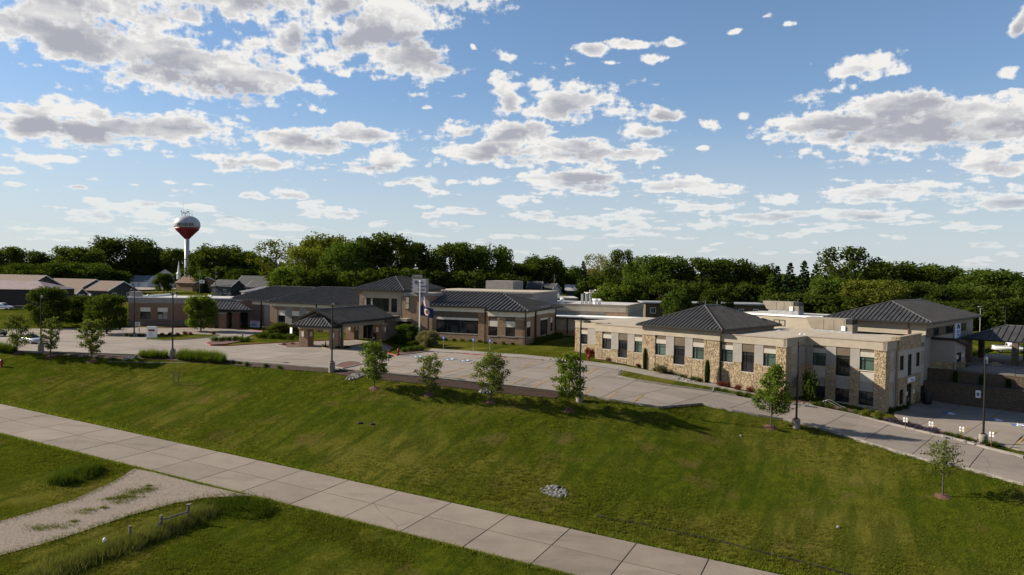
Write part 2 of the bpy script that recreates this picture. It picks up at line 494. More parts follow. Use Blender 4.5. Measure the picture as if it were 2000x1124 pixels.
M_SHINGLE = mat('tan shingles', (0.18, 0.125, 0.09), 0.9, 0.15, 4.0, 0.5, 8)
M_PINK = mat('pinkish metal roof', (0.29, 0.215, 0.20), 0.6, 0.06, 0.5)
M_SIDING = mat('dark siding', (0.075, 0.072, 0.066), 0.8, 0.1, 1.0)
M_BARN = mat('dark barn sheet', (0.032, 0.028, 0.028), 0.7, 0.1, 1.0)
M_SLATE = mat('slate grey shingles', (0.065, 0.068, 0.07), 0.9, 0.15, 3.0, 0.4, 8)
M_BLUEROOF = mat('blue grey roof', (0.13, 0.17, 0.19), 0.7, 0.12, 2.0)
M_BROWNROOF = mat('brown shingles', (0.17, 0.10, 0.075), 0.9, 0.15, 3.0, 0.4, 8)
M_HOUSEW = mat('white siding', (0.62, 0.66, 0.70), 0.7, 0.06, 1.0)
M_CAR = mat('silver car paint', (0.52, 0.54, 0.56), 0.25, 0.03, 1.0, spec=0.6)
M_TRUCK = mat('white car paint', (0.78, 0.77, 0.75), 0.25, 0.03, 1.0, spec=0.6)
M_TYRE = mat('tyre rubber', (0.015, 0.015, 0.015), 0.9)
M_HUB = mat('wheel hub', (0.45, 0.45, 0.46), 0.35, 0.1, metal=0.5)
M_NAVY = mat('navy cloth', (0.02, 0.03, 0.13), 0.85, 0.2, 3)
M_FLAGR = mat('red cloth', (0.33, 0.03, 0.04), 0.85, 0.2, 3)
M_FLAGW = mat('white cloth', (0.70, 0.69, 0.68), 0.85, 0.1, 3)
M_GOLD = mat('gold emblem', (0.55, 0.36, 0.06), 0.7, 0.15, 3)
M_POST = mat('galvanised post', (0.36, 0.36, 0.355), 0.5, 0.08, 2, metal=0.2)
M_SIGNB = mat('blue sign face', (0.05, 0.17, 0.50), 0.5, 0.05)
M_WOOD = mat('weathered wood', (0.21, 0.18, 0.15), 0.9, 0.3, 5, 0.6, 12)
M_TRASH = mat('black plastic', (0.016, 0.016, 0.017), 0.5, 0.1)
M_YPOST = mat('yellow bollard paint', (0.66, 0.38, 0.02), 0.6, 0.1)
M_LAMP = mat('lamp lens', (0.70, 0.68, 0.60), 0.4, 0.05)

L_DARK = leafmat('dark leaves', (0.026, 0.044, 0.009), (0.070, 0.092, 0.017))
L_MID = leafmat('mid green leaves', (0.030, 0.058, 0.010), (0.080, 0.110, 0.020))
L_LIGHT = leafmat('yellow green leaves', (0.060, 0.085, 0.012), (0.155, 0.160, 0.030))
L_SPRUCE = leafmat('spruce needles', (0.011, 0.024, 0.010), (0.030, 0.050, 0.020), 0.15)
L_YOUNG = leafmat('young maple leaves', (0.055, 0.090, 0.013), (0.125, 0.160, 0.028), 0.4)
L_PALE = leafmat('pale dry leaves', (0.10, 0.095, 0.05), (0.21, 0.19, 0.10))
L_SHRUB = leafmat('shrub leaves', (0.034, 0.060, 0.012), (0.090, 0.120, 0.022))
L_RED = leafmat('barberry leaves', (0.075, 0.018, 0.016), (0.17, 0.05, 0.035))
L_PURPLE = leafmat('purple salvia', (0.045, 0.038, 0.06), (0.09, 0.07, 0.11))
L_CEDAR = leafmat('arborvitae', (0.014, 0.032, 0.008), (0.04, 0.065, 0.014), 0.15)


# ------------------------------------------------------------------ building blocks
def rot2(x, y, a):
    c, s = math.cos(a), math.sin(a)
    return x * c - y * s, x * s + y * c


class MB:
    """collects boxes, prisms, tubes in a local frame (origin + turn) and links them as ONE mesh"""
    def __init__(s, fr=(0, 0, 0)):
        s.v, s.f, s.mi, s.ms = [], [], [], []
        s.fr = fr

    def pt(s, p):
        x, y = rot2(p[0], p[1], s.fr[2])
        return (x + s.fr[0], y + s.fr[1], p[2])

    def _m(s, m):
        if m not in s.ms:
            s.ms.append(m)
        return s.ms.index(m)

    def add(s, vs, fs, m=None):
        o = len(s.v)
        s.v += [s.pt(p) for p in vs]
        k = s._m(m)
        for f in fs:
            s.f.append([o + i for i in f])
            s.mi.append(k)
        return s

    def box(s, x0, x1, y0, y1, z0, z1, m=None):
        if x1 < x0: x0, x1 = x1, x0
        if y1 < y0: y0, y1 = y1, y0
        vs = [(x0, y0, z0), (x1, y0, z0), (x1, y1, z0), (x0, y1, z0), (x0, y0, z1), (x1, y0, z1), (x1, y1, z1), (x0, y1, z1)]
        return s.add(vs, [(3, 2, 1, 0), (4, 5, 6, 7), (0, 1, 5, 4), (1, 2, 6, 5), (2, 3, 7, 6), (3, 0, 4, 7)], m)

    def prism(s, pts, z0, z1, m=None):
        n = len(pts)
        vs = [(p[0], p[1], z0) for p in pts] + [(p[0], p[1], z1) for p in pts]
        fs = [tuple(range(n - 1, -1, -1)), tuple(range(n, 2 * n))] + [(i, (i + 1) % n, n + (i + 1) % n, n + i) for i in range(n)]
        return s.add(vs, fs, m)

    def extr(s, prof, x0, x1, m=None, axis='x'):
        """profile in (y,z) extruded along x, or in (x,z) along y"""
        n = len(prof)
        if axis == 'x':
            vs = [(x0, p[0], p[1]) for p in prof] + [(x1, p[0], p[1]) for p in prof]
        else:
            vs = [(p[0], x0, p[1]) for p in prof] + [(p[0], x1, p[1]) for p in prof]
        fs = [tuple(range(n - 1, -1, -1)), tuple(range(n, 2 * n))] + [(i, (i + 1) % n, n + (i + 1) % n, n + i) for i in range(n)]
        return s.add(vs, fs, m)

    def tube(s, p, q, r0, r1=None, n=8, m=None):
        r1 = r0 if r1 is None else r1
        p, q = Vector(p), Vector(q)
        d = (q - p).normalized()
        a = d.orthogonal().normalized()
        b = d.cross(a)
        vs = []
        for c, r in ((p, r0), (q, r1)):
            for i in range(n):
                t = 2 * PI * i / n
                vs.append(tuple(c + a * (r * math.cos(t)) + b * (r * math.sin(t))))
        fs = [(i, (i + 1) % n, n + (i + 1) % n, n + i) for i in range(n)] + [tuple(range(n - 1, -1, -1)), tuple(range(n, 2 * n))]
        return s.add(vs, fs, m)

    def lathe(s, prof, n=16, c=(0, 0), m=None):
        """prof: list of (r,z) from bottom to top"""
        vs = []
        for r, z in prof:
            for i in range(n):
                t = 2 * PI * i / n
                vs.append((c[0] + r * math.cos(t), c[1] + r * math.sin(t), z))
        fs = []
        for k in range(len(prof) - 1):
            for i in range(n):
                fs.append((k * n + i, k * n + (i + 1) % n, (k + 1) * n + (i + 1) % n, (k + 1) * n + i))
        fs.append(tuple(range(n - 1, -1, -1)))
        fs.append(tuple(range((len(prof) - 1) * n, len(prof) * n)))
        return s.add(vs, fs, m)

    def mesh(s, name, m=None):
        me = bpy.data.meshes.new(name)
        me.from_pydata(s.v, [], s.f)
        for k in s.ms:
            me.materials.append(k or m)
        if len(s.ms) > 1:
            me.polygons.foreach_set('material_index', s.mi)
        me.update()
        return me

    def build(s, name, m=None, parent=None, smooth=False):
        me = s.mesh(name, m)
        if smooth:
            me.polygons.foreach_set('use_smooth', [True] * len(me.polygons))
        return link(name, me, parent)


def link(name, data, parent=None, loc=None, rz=0):
    o = bpy.data.objects.new(name, data)
    COL.objects.link(o)
    if parent is not None:
        o.parent = parent
    if loc is not None:
        o.location = loc
    if rz:
        o.rotation_euler.z = rz
    return o


def tag(o, label=None, cat=None, group=None, kind=None):
    if label: o['label'] = label
    if cat: o['category'] = cat
    if group: o['group'] = group
    if kind: o['kind'] = kind
    return o


def thing(name, label, cat, loc=(0, 0, 0), rz=0, group=None):
    return tag(link(name, None, None, loc, rz), label, cat, group)


def dup(src, loc, rz=0, label=None, group=None, scale=None):
    """copy of a thing with copies of its parts and sub-parts (meshes shared)"""
    def rec(o, parent):
        c = o.copy()
        COL.objects.link(c)
        if parent is not None:
            c.parent = parent
        for ch in KIDS.get(o.name, ()):
            rec(ch, c)
        return c
    r = rec(src, None)
    r.location = loc
    r.rotation_euler.z = rz
    if scale is not None:
        r.scale = scale
    if label: r['label'] = label
    if group: r['group'] = group
    return r


KIDS = {}


def remember(o):
    """note children of a prototype once, so copies need no scene search"""
    for ch in o.children:
        KIDS.setdefault(o.name, []).append(ch)
        remember(ch)


def clip_half(poly, a, b, c):
    """keep a*x+b*y<=c"""
    out = []
    n = len(poly)
    for i in range(n):
        p, q = poly[i], poly[(i + 1) % n]
        dp, dq = a * p[0] + b * p[1] - c, a * q[0] + b * q[1] - c
        if dp <= 0:
            out.append(p)
        if (dp < 0 < dq) or (dq < 0 < dp):
            t = dp / (dp - dq)
            out.append((p[0] + (q[0] - p[0]) * t, p[1] + (q[1] - p[1]) * t))
    return out


def area(poly):
    return 0.5 * sum(poly[i][0] * poly[(i + 1) % len(poly)][1] - poly[(i + 1) % len(poly)][0] * poly[i][1] for i in range(len(poly)))


def dense(poly, step):
    out = []
    n = len(poly)
    for i in range(n):
        p, q = poly[i], poly[(i + 1) % n]
        k = max(1, int(math.hypot(q[0] - p[0], q[1] - p[1]) / step))
        out += [(p[0] + (q[0] - p[0]) * j / k, p[1] + (q[1] - p[1]) * j / k) for j in range(k)]
    return out


def dedupe(poly, eps=0.02):
    out = []
    for p in poly:
        if not out or math.hypot(p[0] - out[-1][0], p[1] - out[-1][1]) > eps:
            out.append(p)
    if len(out) > 1 and math.hypot(out[0][0] - out[-1][0], out[0][1] - out[-1][1]) < eps:
        out.pop()
    return out


def inside(X, Y, poly):
    """even-odd test, vectorised"""
    r = np.zeros(X.shape, bool)
    n = len(poly)
    for i in range(n):
        x0, y0 = poly[i]
        x1, y1 = poly[(i + 1) % n]
        if y0 == y1:
            continue
        c = ((y0 > Y) != (y1 > Y)) & (X < (x1 - x0) * (Y - y0) / (y1 - y0) + x0)
        r ^= c
    return r


# ------------------------------------------------------------------ terrain
RC, RD, RN = np.array([-1.68, 56.97]), np.array([0.907, -0.421]), np.array([0.421, 0.907])   # street: a point, along, across
CP, CA = np.array([46.9, 90.6]), math.radians(-44)                                            # clinic corner and turn
CE1, CE2 = np.array([math.cos(CA), math.sin(CA)]), np.array([-math.sin(CA), math.cos(CA)])
HP, HA = np.array([3.0, 132.2]), math.radians(-20)                                            # hospital corner and turn


def sstep(x, a, b):
    t = np.clip((x - a) / (b - a), 0, 1)
    return t * t * (3 - 2 * t)


def zroad(s):
    return -7.5 - 0.0428 * np.clip(s, -120, 60)


def zlot(x, y):
    """finished level of everything on the hospital side"""
    s = (x - CP[0]) * CE1[0] + (y - CP[1]) * CE1[1]
    t = (x - CP[0]) * CE2[0] + (y - CP[1]) * CE2[1]
    drive = np.interp(s, [-48, -41, -31, -19, -10, -3, 0, 4, 10, 20, 45, 90], [-.28, -.55, -1.2, -2.05, -2.95, -3.7, -4.05, -4.3, -4.6, -5.1, -6.2, -7.5])
    flat = np.where(s > 2, np.minimum(-4.4, drive * 0 - 4.4), drive)
    k = sstep(t, -9, -2) * sstep(s, 1, 4)
    z = drive * (1 - k) + flat * k
    terr = sstep(t, 18.45, 19.0) * sstep(s, -0.5, 0.5)
    z = z * (1 - terr) + (-0.15) * terr
    back = sstep(t, 20, 22) * sstep(-s, 0, 1)
    z = z * (1 - back) + (-0.25) * back
    far = sstep(y, 150, 270)
    return z + far * (1.75 - np.minimum(z, 0) * 0)


def spotl(px, py):
    """where the line of sight through a measured point meets the hospital level"""
    d = ray(px, py)
    z = -0.3
    for _ in range(30):
        t = (z - CAM_H) / d[2]
        x, y = d[0] * t, d[1] * t
        z = 0.5 * z + 0.5 * float(zlot(np.array(x), np.array(y)))
    return (float(x), float(y))


EDGE = [(-260, 150), (-120, 121)] + [spotl(*p) for p in [(0, 685), (75, 688), (150, 690), (240, 693), (330, 697), (440, 705), (560, 714), (650, 721), (735, 729), (900, 745), (1000, 755), (1092, 766), (1148, 773), (1192, 781), (1286, 796), (1370, 789), (1430, 802), (1480, 811), (1530, 819), (1620, 842), (1721, 873), (1815, 901), (1878, 913), (2000, 946)]] + [(85, 62), (200, 0)]


def dist_edge(X, Y):
    best = np.full(X.shape, 1e9)
    for (x0, y0), (x1, y1) in zip(EDGE, EDGE[1:]):
        dx_, dy_ = x1 - x0, y1 - y0
        t = np.clip(((X - x0) * dx_ + (Y - y0) * dy_) / (dx_ * dx_ + dy_ * dy_), 0, 1)
        best = np.minimum(best, np.hypot(X - x0 - t * dx_, Y - y0 - t * dy_))
    return best


SOUTH = EDGE + [(200, -400), (-260, -400)]


def hgt(X, Y):
    X = np.asarray(X, float)
    Y = np.asarray(Y, float)
    s = (X - RC[0]) * RD[0] + (Y - RC[1]) * RD[1]
    q = (X - RC[0]) * RN[0] + (Y - RC[1]) * RN[1]
    zr = zroad(s)
    zl = zlot(X, Y)
    de = dist_edge(X, Y)
    south = inside(X, Y, SOUTH)
    dr = np.maximum(q - 4.6, 0)
    wgt = np.where(de + dr > 1e-6, de / (de + dr + 1e-9), 0) ** 0.88
    slope = zl * (1 - wgt) + (zr - 0.12 * sstep(q, 4.0, 5.2)) * wgt
    b = np.maximum(-q - 4.0, 0)
    below = zr - 0.32 * sstep(b, 0, 3) - 0.045 * b
    z = np.where(south, np.where(q > 4.0, slope, np.where(q > -4, zr, below)), zl)
    return z


def h1(x, y):
    return float(hgt(np.array([x]), np.array([y]))[0])


def spot(px, py):
    """ground point seen at a measured photo point: march the line of sight until it meets the terrain"""
    d = ray(px, py)
    t = np.linspace(25, 420, 3200)
    X, Y, Z = d[0] * t, d[1] * t, CAM_H + d[2] * t
    k = np.argmax(Z < hgt(X, Y))
    return (float(X[k]), float(Y[k]), float(Z[k]))


def pz(px, py):
    x, y, _ = spot(px, py)
    return (x, y, h1(x, y))


# pavement outlines (front edge shared with the lawn)
LOT_FRONT = EDGE[2:]
P_ = lambda *a: [spotl(*p) for p in a]
LOT_BACK = P_((2000, 897), (1931, 879), (1869, 861), (1810, 848), (1744, 832), (1680, 816), (1597, 799), (1540, 790), (1466, 779), (1394, 767), (1328, 758), (1286, 752), (1241, 745), (1202, 737),
              (1208, 724), (1164, 717), (1100, 709), (1060, 705), (986, 698), (900, 691), (835, 688), (800, 693), (776, 695), (754, 690), (765, 680), (752, 672), (725, 668), (690, 664), (640, 665), (582, 668), (500, 672),
              (440, 676), (412, 676), (403, 671), (420, 664), (478, 660), (514, 648), (470, 643), (380, 640), (248, 640), (140, 642), (0, 643)) + [(-125, 155), (-135, 118)]
LOT = LOT_FRONT[:-2] + [spotl(2030, 955), spotl(2030, 905)] + LOT_BACK
ROADP = [tuple(RC + RD * a + RN * b) for a, b in ((-150, -4), (90, -4), (90, 4), (-150, 4))]
LOWER = [tuple(CP + CE1 * a + CE2 * b) for a, b in ((0.6, 1.0), (0.6, 16.2), (45, 16.2), (45, -3))] + P_((1990, 880), (1960, 872), (1920, 861), (1869, 849), (1810, 838), (1760, 826))
UPPER = [tuple(CP + CE1 * a + CE2 * b) for a, b in ((3.2, 19.0), (60, 19.0), (60, 52), (0.4, 52), (0.4, 30), (3.2, 30))]
WALK = P_((835, 688), (900, 691), (986, 698), (1060, 705), (1100, 709), (1164, 717), (1208, 723.5), (1300, 740), (1394, 757), (1440, 766), (1476, 773), (1476, 769), (1394, 750), (1300, 732), (1215, 716), (1164, 709.5), (1100, 702), (1060, 698.5), (986, 692), (900, 686), (842, 683))
GRAVEL = [spot(*p)[:2] for p in ((262, 917), (300, 925), (380, 946), (470, 966), (500, 970), (470, 972), (400, 975), (340, 985), (250, 1010), (160, 1042), (60, 1072), (-40, 1098), (-120, 1118), (-120, 1040), (0, 1021), (60, 1003), (140, 980), (210, 948))]

print('terrain setup done')
xs = np.unique(np.concatenate([np.arange(-150, 100.01, 1.0), np.linspace(-3000, -150, 26), np.linspace(100, 3000, 26)]))
ys = np.unique(np.concatenate([np.arange(28, 190.01, 1.0), np.linspace(-200, 28, 14), np.linspace(190, 420, 24), np.linspace(420, 6000, 20)]))
GX, GY = np.meshgrid(xs, ys)
GZ = hgt(GX.ravel(), GY.ravel()).reshape(GX.shape)
# gentle unevenness of mown turf, away from paving
pave = inside(GX, GY, LOT) | inside(GX, GY, ROADP) | inside(GX, GY, LOWER) | inside(GX, GY, UPPER)
GZ += np.where(pave, -0.14, 0.05 * np.sin(GX * 0.9 + 1.3 * np.sin(GY * 0.37)) * np.sin(GY * 0.8 + GX * 0.23))
q_all = (GX - RC[0]) * RN[0] + (GY - RC[1]) * RN[1]
ny, nx = GX.shape
V = np.stack([GX, GY, GZ], -1).reshape(-1, 3)
i0 = (np.arange(ny - 1)[:, None] * nx + np.arange(nx - 1)[None]).ravel()
F = np.stack([i0, i0 + 1, i0 + 1 + nx, i0 + nx], -1)


def np_mesh(name, V, F, mats, smooth=False):
    me = bpy.data.meshes.new(name)
    k = F.shape[1]
    me.vertices.add(len(V))
    me.vertices.foreach_set('co', V.astype(np.float32).ravel())
    me.loops.add(F.size)
    me.loops.foreach_set('vertex_index', F.astype(np.int32).ravel())
    me.polygons.add(len(F))
    me.polygons.foreach_set('loop_start', np.arange(0, F.size, k, dtype=np.int32))
    me.polygons.foreach_set('loop_total', np.full(len(F), k, np.int32))
    if smooth:
        me.polygons.foreach_set('use_smooth', np.ones(len(F), bool))
    for m in mats:
        me.materials.append(m)
    me.update(calc_edges=True)
    return me


ground = link('lawn', np_mesh('lawn', V, F, [M_GRASS], True))
tag(ground, kind='structure')


def sheet(name, poly, m, off, depth=0.25, parent=None, step=1.6):
    """flat pavement piece that follows the terrain, with sides"""
    p = dense(dedupe(poly), step)
    if area(p) < 0:
        p = p[::-1]
    z = hgt(np.array([a for a, _ in p]), np.array([b for _, b in p])) + off
    n = len(p)
    b = MB()
    vs = [(p[i][0], p[i][1], z[i]) for i in range(n)] + [(p[i][0], p[i][1], z[i] - depth) for i in range(n)]
    b.add(vs, [tuple(range(n))] + [(i, n + i, n + (i + 1) % n, (i + 1) % n)[::-1] for i in range(n)])
    # orient sides outwards
    return b.build(name, m, parent)


def gridsheet(name, poly, m, off, cell=1.0):
    """terrain-following sheet made of small cells (sub-base under slabs)"""
    b = MB()
    x0 = min(p[0] for p in poly); x1 = max(p[0] for p in poly)
    y0 = min(p[1] for p in poly); y1 = max(p[1] for p in poly)
    vs, fs = [], []
    xx = np.arange(math.floor(x0), x1 + cell, cell)
    for a in xx:
        strip = clip_half(clip_half(poly, 1, 0, a + cell), -1, 0, -a)
        if len(strip) < 3:
            continue
        yy0 = min(p[1] for p in strip); yy1 = max(p[1] for p in strip)
        for c in np.arange(math.floor(yy0), yy1 + cell, cell):
            f = dedupe(clip_half(clip_half(strip, 0, 1, c + cell), 0, -1, -c), 0.005)
            if len(f) < 3 or abs(area(f)) < 0.01:
                continue
            fs.append([len(vs) + i for i in range(len(f))])
            vs += f
    arr = np.array(vs)
    z = hgt(arr[:, 0], arr[:, 1]) + off
    me = bpy.data.meshes.new(name)
    me.from_pydata([(vs[i][0], vs[i][1], z[i]) for i in range(len(vs))], [], fs)
    me.materials.append(m)
    o = link(name, me)
    return tag(o, kind='structure')


def slabs(base, poly, ang, sx, sy, m, off=0.06, gap=0.035, org=(0, 0), name='concrete_slab', limit=290):
    """concrete slabs laid one by one on their sub-base, open joints between them"""
    loc = [rot2(p[0] - org[0], p[1] - org[1], -ang) for p in poly]
    x0 = min(p[0] for p in loc); x1 = max(p[0] for p in loc)
    y0 = min(p[1] for p in loc); y1 = max(p[1] for p in loc)
    made = []
    for i in range(math.floor(x0 / sx), math.ceil(x1 / sx)):
        strip = clip_half(clip_half(loc, 1, 0, (i + 1) * sx - gap), -1, 0, -i * sx - gap)
        if len(strip) < 3:
            continue
        for j in range(math.floor(y0 / sy), math.ceil(y1 / sy)):
            f = dedupe(clip_half(clip_half(strip, 0, 1, (j + 1) * sy - gap), 0, -1, -j * sy - gap))
            if len(f) < 3 or abs(area(f)) < 0.4:
                continue
            g = [rot2(p[0], p[1], ang) for p in f]
            g = [(p[0] + org[0], p[1] + org[1]) for p in g]
            made.append(sheet(name, g, m, off + random.uniform(-0.006, 0.006), 0.12, base, 1.7))
    return made


def ribbon(name, pts, w, hh, m, off=0.0, kind=None, parent=None, side=0):
    """kerb / strip along a line that follows the terrain"""
    d = []
    for p, q in zip(pts, pts[1:]):
        k = max(1, int(math.hypot(q[0] - p[0], q[1] - p[1]) / 1.5))
        d += [(p[0] + (q[0] - p[0]) * j / k, p[1] + (q[1] - p[1]) * j / k) for j in range(k)]
    d.append(pts[-1])
    z = hgt(np.array([a for a, _ in d]), np.array([b for _, b in d])) + off
    vs, fs = [], []
    n = len(d)
    for i in range(n):
        a = d[max(0, i - 1)]; b = d[min(n - 1, i + 1)]
        l = math.hypot(b[0] - a[0], b[1] - a[1]) or 1
        nx_, ny_ = -(b[1] - a[1]) / l, (b[0] - a[0]) / l
        o0, o1 = (side - 1) * w / 2, (side + 1) * w / 2
        for o, zz in ((o0, -0.15), (o0, hh), (o1, hh), (o1, -0.15)):
            vs.append((d[i][0] + nx_ * o, d[i][1] + ny_ * o, z[i] + zz))
    for i in range(n - 1):
        for k in range(3):
            fs.append((i * 4 + k, i * 4 + k + 1, i * 4 + 4 + k + 1, i * 4 + 4 + k))
    fs += [(0, 1, 2, 3), (4 * n - 1, 4 * n - 2, 4 * n - 3, 4 * n - 4)]
    o = MB().add(vs, fs).build(name, m, parent)
    if kind:
        tag(o, kind=kind)
    return o


# street
street = gridsheet('street', [tuple(RC + RD * a + RN * b) for a, b in ((-150, -3.97), (90, -3.97), (90, 3.97), (-150, 3.97))], M_JOINT, -0.06, 2.0)
slabs(street, ROADP, math.atan2(RD[1], RD[0]), 5.5, 4.0, M_ROAD, 0.03, 0.045, tuple(RC))
# parking lot and driveway
cutA, cutB = spotl(1241, 745), spotl(1186, 782)
ax, ay = cutB[0] - cutA[0], cutB[1] - cutA[1]
na = (-ay, ax)
cc_ = na[0] * cutA[0] + na[1] * cutA[1]
if na[0] * 100 + na[1] * 60 < cc_:
    na = (-na[0], -na[1]); cc_ = -cc_
lot_main = clip_half(LOT, na[0], na[1], cc_)
lot_drive = clip_half(LOT, -na[0], -na[1], -cc_)
lot = gridsheet('parking_lot', lot_main, M_JOINT, -0.05, 1.5)
slabs(lot, lot_main, math.radians(-27), 5.0, 4.6, M_LOT, 0.05, 0.035, cutA)
drive = gridsheet('driveway', lot_drive, M_JOINT, -0.05, 1.5)
slabs(drive, lot_drive, math.radians(-40), 4.9, 4.2, M_LOT, 0.05, 0.04, cutA)
low = gridsheet('lower_parking_lot', LOWER, M_JOINT, -0.03, 1.5)
slabs(low, LOWER, CA, 4.8, 4.6, M_LOT, 0.07, 0.035, tuple(CP))
up = gridsheet('ambulance_drive', UPPER, M_JOINT, -0.03, 2.0)
slabs(up, UPPER, CA, 5, 5, M_LOT, 0.07, 0.035, tuple(CP))
walk = gridsheet('sidewalk', WALK, M_JOINT, 0.0, 1.0)
slabs(walk, WALK, math.radians(-36), 1.9, 3.2, M_WALK, 0.14, 0.02, cutA)
tag(ribbon('kerb', LOT_FRONT[:-2], 0.16, 0.13, M_KERB, 0.0), kind='structure')
tag(ribbon('kerb', P_((2000, 894), (1931, 877.5), (1869, 859.5), (1810, 846.5), (1744, 830.5), (1680, 814.5), (1597, 797.5), (1540, 788.5), (1466, 777.5)), 0.45, 0.14, M_WALK, 0.05), kind='structure')
tag(ribbon('kerb', P_((1466, 777.5), (1394, 765.5), (1328, 756.5), (1286, 750.5), (1241, 743.5), (1202, 735.5), (1212, 724)), 0.16, 0.14, M_KERB), kind='structure')
tag(ribbon('red_kerb', P_((403, 671), (412, 676.5), (440, 677), (500, 673), (582, 669), (640, 666), (690, 665)), 0.2, 0.17, M_REDPAINT), kind='structure')
tag(ribbon('red_kerb', P_((725, 668.5), (752, 672.5), (766, 680.5), (755, 690.5), (776, 696)), 0.2, 0.17, M_REDPAINT), kind='structure')
tag(ribbon('red_kerb', P_((300, 642), (380, 640.5), (470, 643.5), (514, 648)), 0.2, 0.17, M_REDPAINT), kind='structure')
tag(ribbon('red_kerb', P_((905, 692), (986, 698.5)), 0.3, 0.16, M_REDPAINT), kind='structure')
gravel = gridsheet('gravel_driveway', GRAVEL, M_GRAVEL, 0.07, 1.0)
PAV_ALL = [LOT, ROADP, LOWER, UPPER, WALK, GRAVEL]

# planting beds and turf islands
BEDS = []


def bed(name, pts, m, off=0.12, kerb=True, onlot=True):
    poly = P_(*pts) if onlot else [spot(*p)[:2] for p in pts]
    o = gridsheet(name, poly, m, off, 1.2)
    if kerb:
        tag(ribbon('kerb', poly + [poly[0]], 0.16, off + 0.03, M_KERB), kind='structure')
    BEDS.append(poly)
    return o


bed('mulch_bed', [(60, 690), (150, 692), (240, 695), (268, 698), (240, 703), (195, 700), (130, 697), (70, 693)], M_MULCH, 0.07, False, False)
bed('mulch_bed', [(268, 697), (330, 699), (440, 707), (560, 716), (640, 722), (645, 729), (560, 724), (440, 713), (330, 705), (270, 702)], M_MULCH, 0.07, False, False)
bed('mulch_bed', [(650, 723), (735, 731), (735, 740), (690, 737), (655, 732)], M_MULCH, 0.07, False, False)
bed('mulch_bed', [(735, 731), (900, 747), (1000, 757), (1085, 766.5), (1100, 772), (1085, 779), (1050, 777), (1000, 771), (900, 760), (820, 751), (740, 743)], M_MULCH, 0.07, False, False)
bed('mulch_island', [(652, 717), (668, 710), (685, 707.5), (703, 709), (708, 712), (690, 717), (670, 721)], M_REDMULCH)
bed('mulch_island', [(540, 675), (560, 671.5), (600, 672), (625, 675.5), (600, 679), (560, 679)], M_REDMULCH)
bed('mulch_island', [(622, 678), (640, 675), (672, 676), (690, 680), (680, 684), (645, 684)], M_REDMULCH)
bed('turf_island', [(285, 664), (288, 656), (320, 655), (380, 654), (428, 656), (410, 660), (360, 664.5), (320, 666)], M_GRASS)
bed('planting_island', [(405, 671), (420, 664.5), (478, 661), (495, 663), (480, 667), (440, 674), (413, 675)], M_REDMULCH, 0.16, False)
bed('turf_island', [(1205, 735), (1218, 725.5), (1300, 742), (1394, 759), (1392, 766), (1328, 756.5), (1241, 743)], M_GRASS)
bed('planting_island', [(776, 694), (790, 686), (810, 683), (826, 684), (832, 688), (800, 693)], M_REDMULCH, 0.16, True)
bed('mulch_bed', [(1168, 703), (1215, 712), (1300, 727), (1394, 747), (1470, 764), (1475, 758), (1394, 740), (1300, 719), (1215, 704), (1172, 697)], M_REDMULCH, 0.08, False)
bed('rock_bed', [(1540, 788), (1597, 797), (1680, 814), (1744, 830), (1810, 846), (1869, 859), (1925, 874), (1925, 866), (1869, 850), (1810, 838), (1755, 826), (1700, 812), (1640, 795), (1560, 780)], M_REDMULCH, 0.1, False)

# painted markings
mk = MB()


def stripe(a, b, wd, m, name='parking_line', off=0.066):
    p, q = spotl(*a), spotl(*b)
    l = math.hypot(q[0] - p[0], q[1] - p[1])
    nx_, ny_ = -(q[1] - p[1]) / l * wd / 2, (q[0] - p[0]) / l * wd / 2
    poly = [(p[0] + nx_, p[1] + ny_), (q[0] + nx_, q[1] + ny_), (q[0] - nx_, q[1] - ny_), (p[0] - nx_, p[1] - ny_)]
    return tag(sheet(name, poly, m, off, 0.01), kind='structure')


for a, b in [((745, 727), (800, 712)), ((790, 733), (852, 716)), ((836, 738), (905, 720)), ((882, 743), (950, 723)), ((930, 748), (985, 730)), ((995, 754), (1026, 739)), ((1040, 759), (1070, 744)), ((1084, 765), (1118, 747)), ((1140, 772), (1160, 756)),
             ((1188, 779), (1208, 764)), ((1236, 787), (1258, 771)), ((900, 705), (940, 692)), ((945, 708), (990, 699)), ((1018, 719), (1048, 706)), ((1062, 723), (1088, 710)), ((1105, 727), (1130, 713)), ((1148, 732), (1168, 719)), ((855, 699), (890, 690))]:
    stripe(a, b, 0.16, M_YELLOW)
for a, b in [((1820, 836), (1834, 831)), ((1872, 808), (1890, 803)), ((1875, 846), (1892, 838)), ((1936, 851), (1950, 843)), ((1985, 870), (1999, 858)), ((1930, 822), (1948, 813))]:
    stripe(a, b, 0.18, M_YELLOW, off=0.086)
stripe((1818, 811), (1828, 806), 0.7, M_YELLOW, off=0.086)


def emblem(px, py, off=0.07):
    """accessible-parking pavement mark: blue field, white ring and figure strokes"""
    x, y = spotl(px, py)
    z = h1(x, y) + off
    b = MB((x, y, math.radians(-25)))
    b.box(-0.8, 0.8, -0.85, 0.85, z - 0.01, z, M_BLUE)
    ring = []
    for i in range(10):
        a = -2.4 + i * 0.42
        ring.append((0.45 * math.cos(a), -0.25 + 0.45 * math.sin(a)))
    for p, q in zip(ring, ring[1:]):
        b.tube((p[0], p[1], z + 0.004), (q[0], q[1], z + 0.004), 0.07, n=4, m=M_WHITEP)
    for p, q in [((-0.05, 0.65), (-0.05, 0.05)), ((-0.05, 0.05), (0.4, 0.05)), ((0.4, 0.05), (0.55, -0.5)), ((-0.05, 0.35), (0.3, 0.35))]:
        b.tube((p[0], p[1], z + 0.004), (q[0], q[1], z + 0.004), 0.07, n=4, m=M_WHITEP)
    return tag(b.build('accessible_marking', M_BLUE), kind='structure')


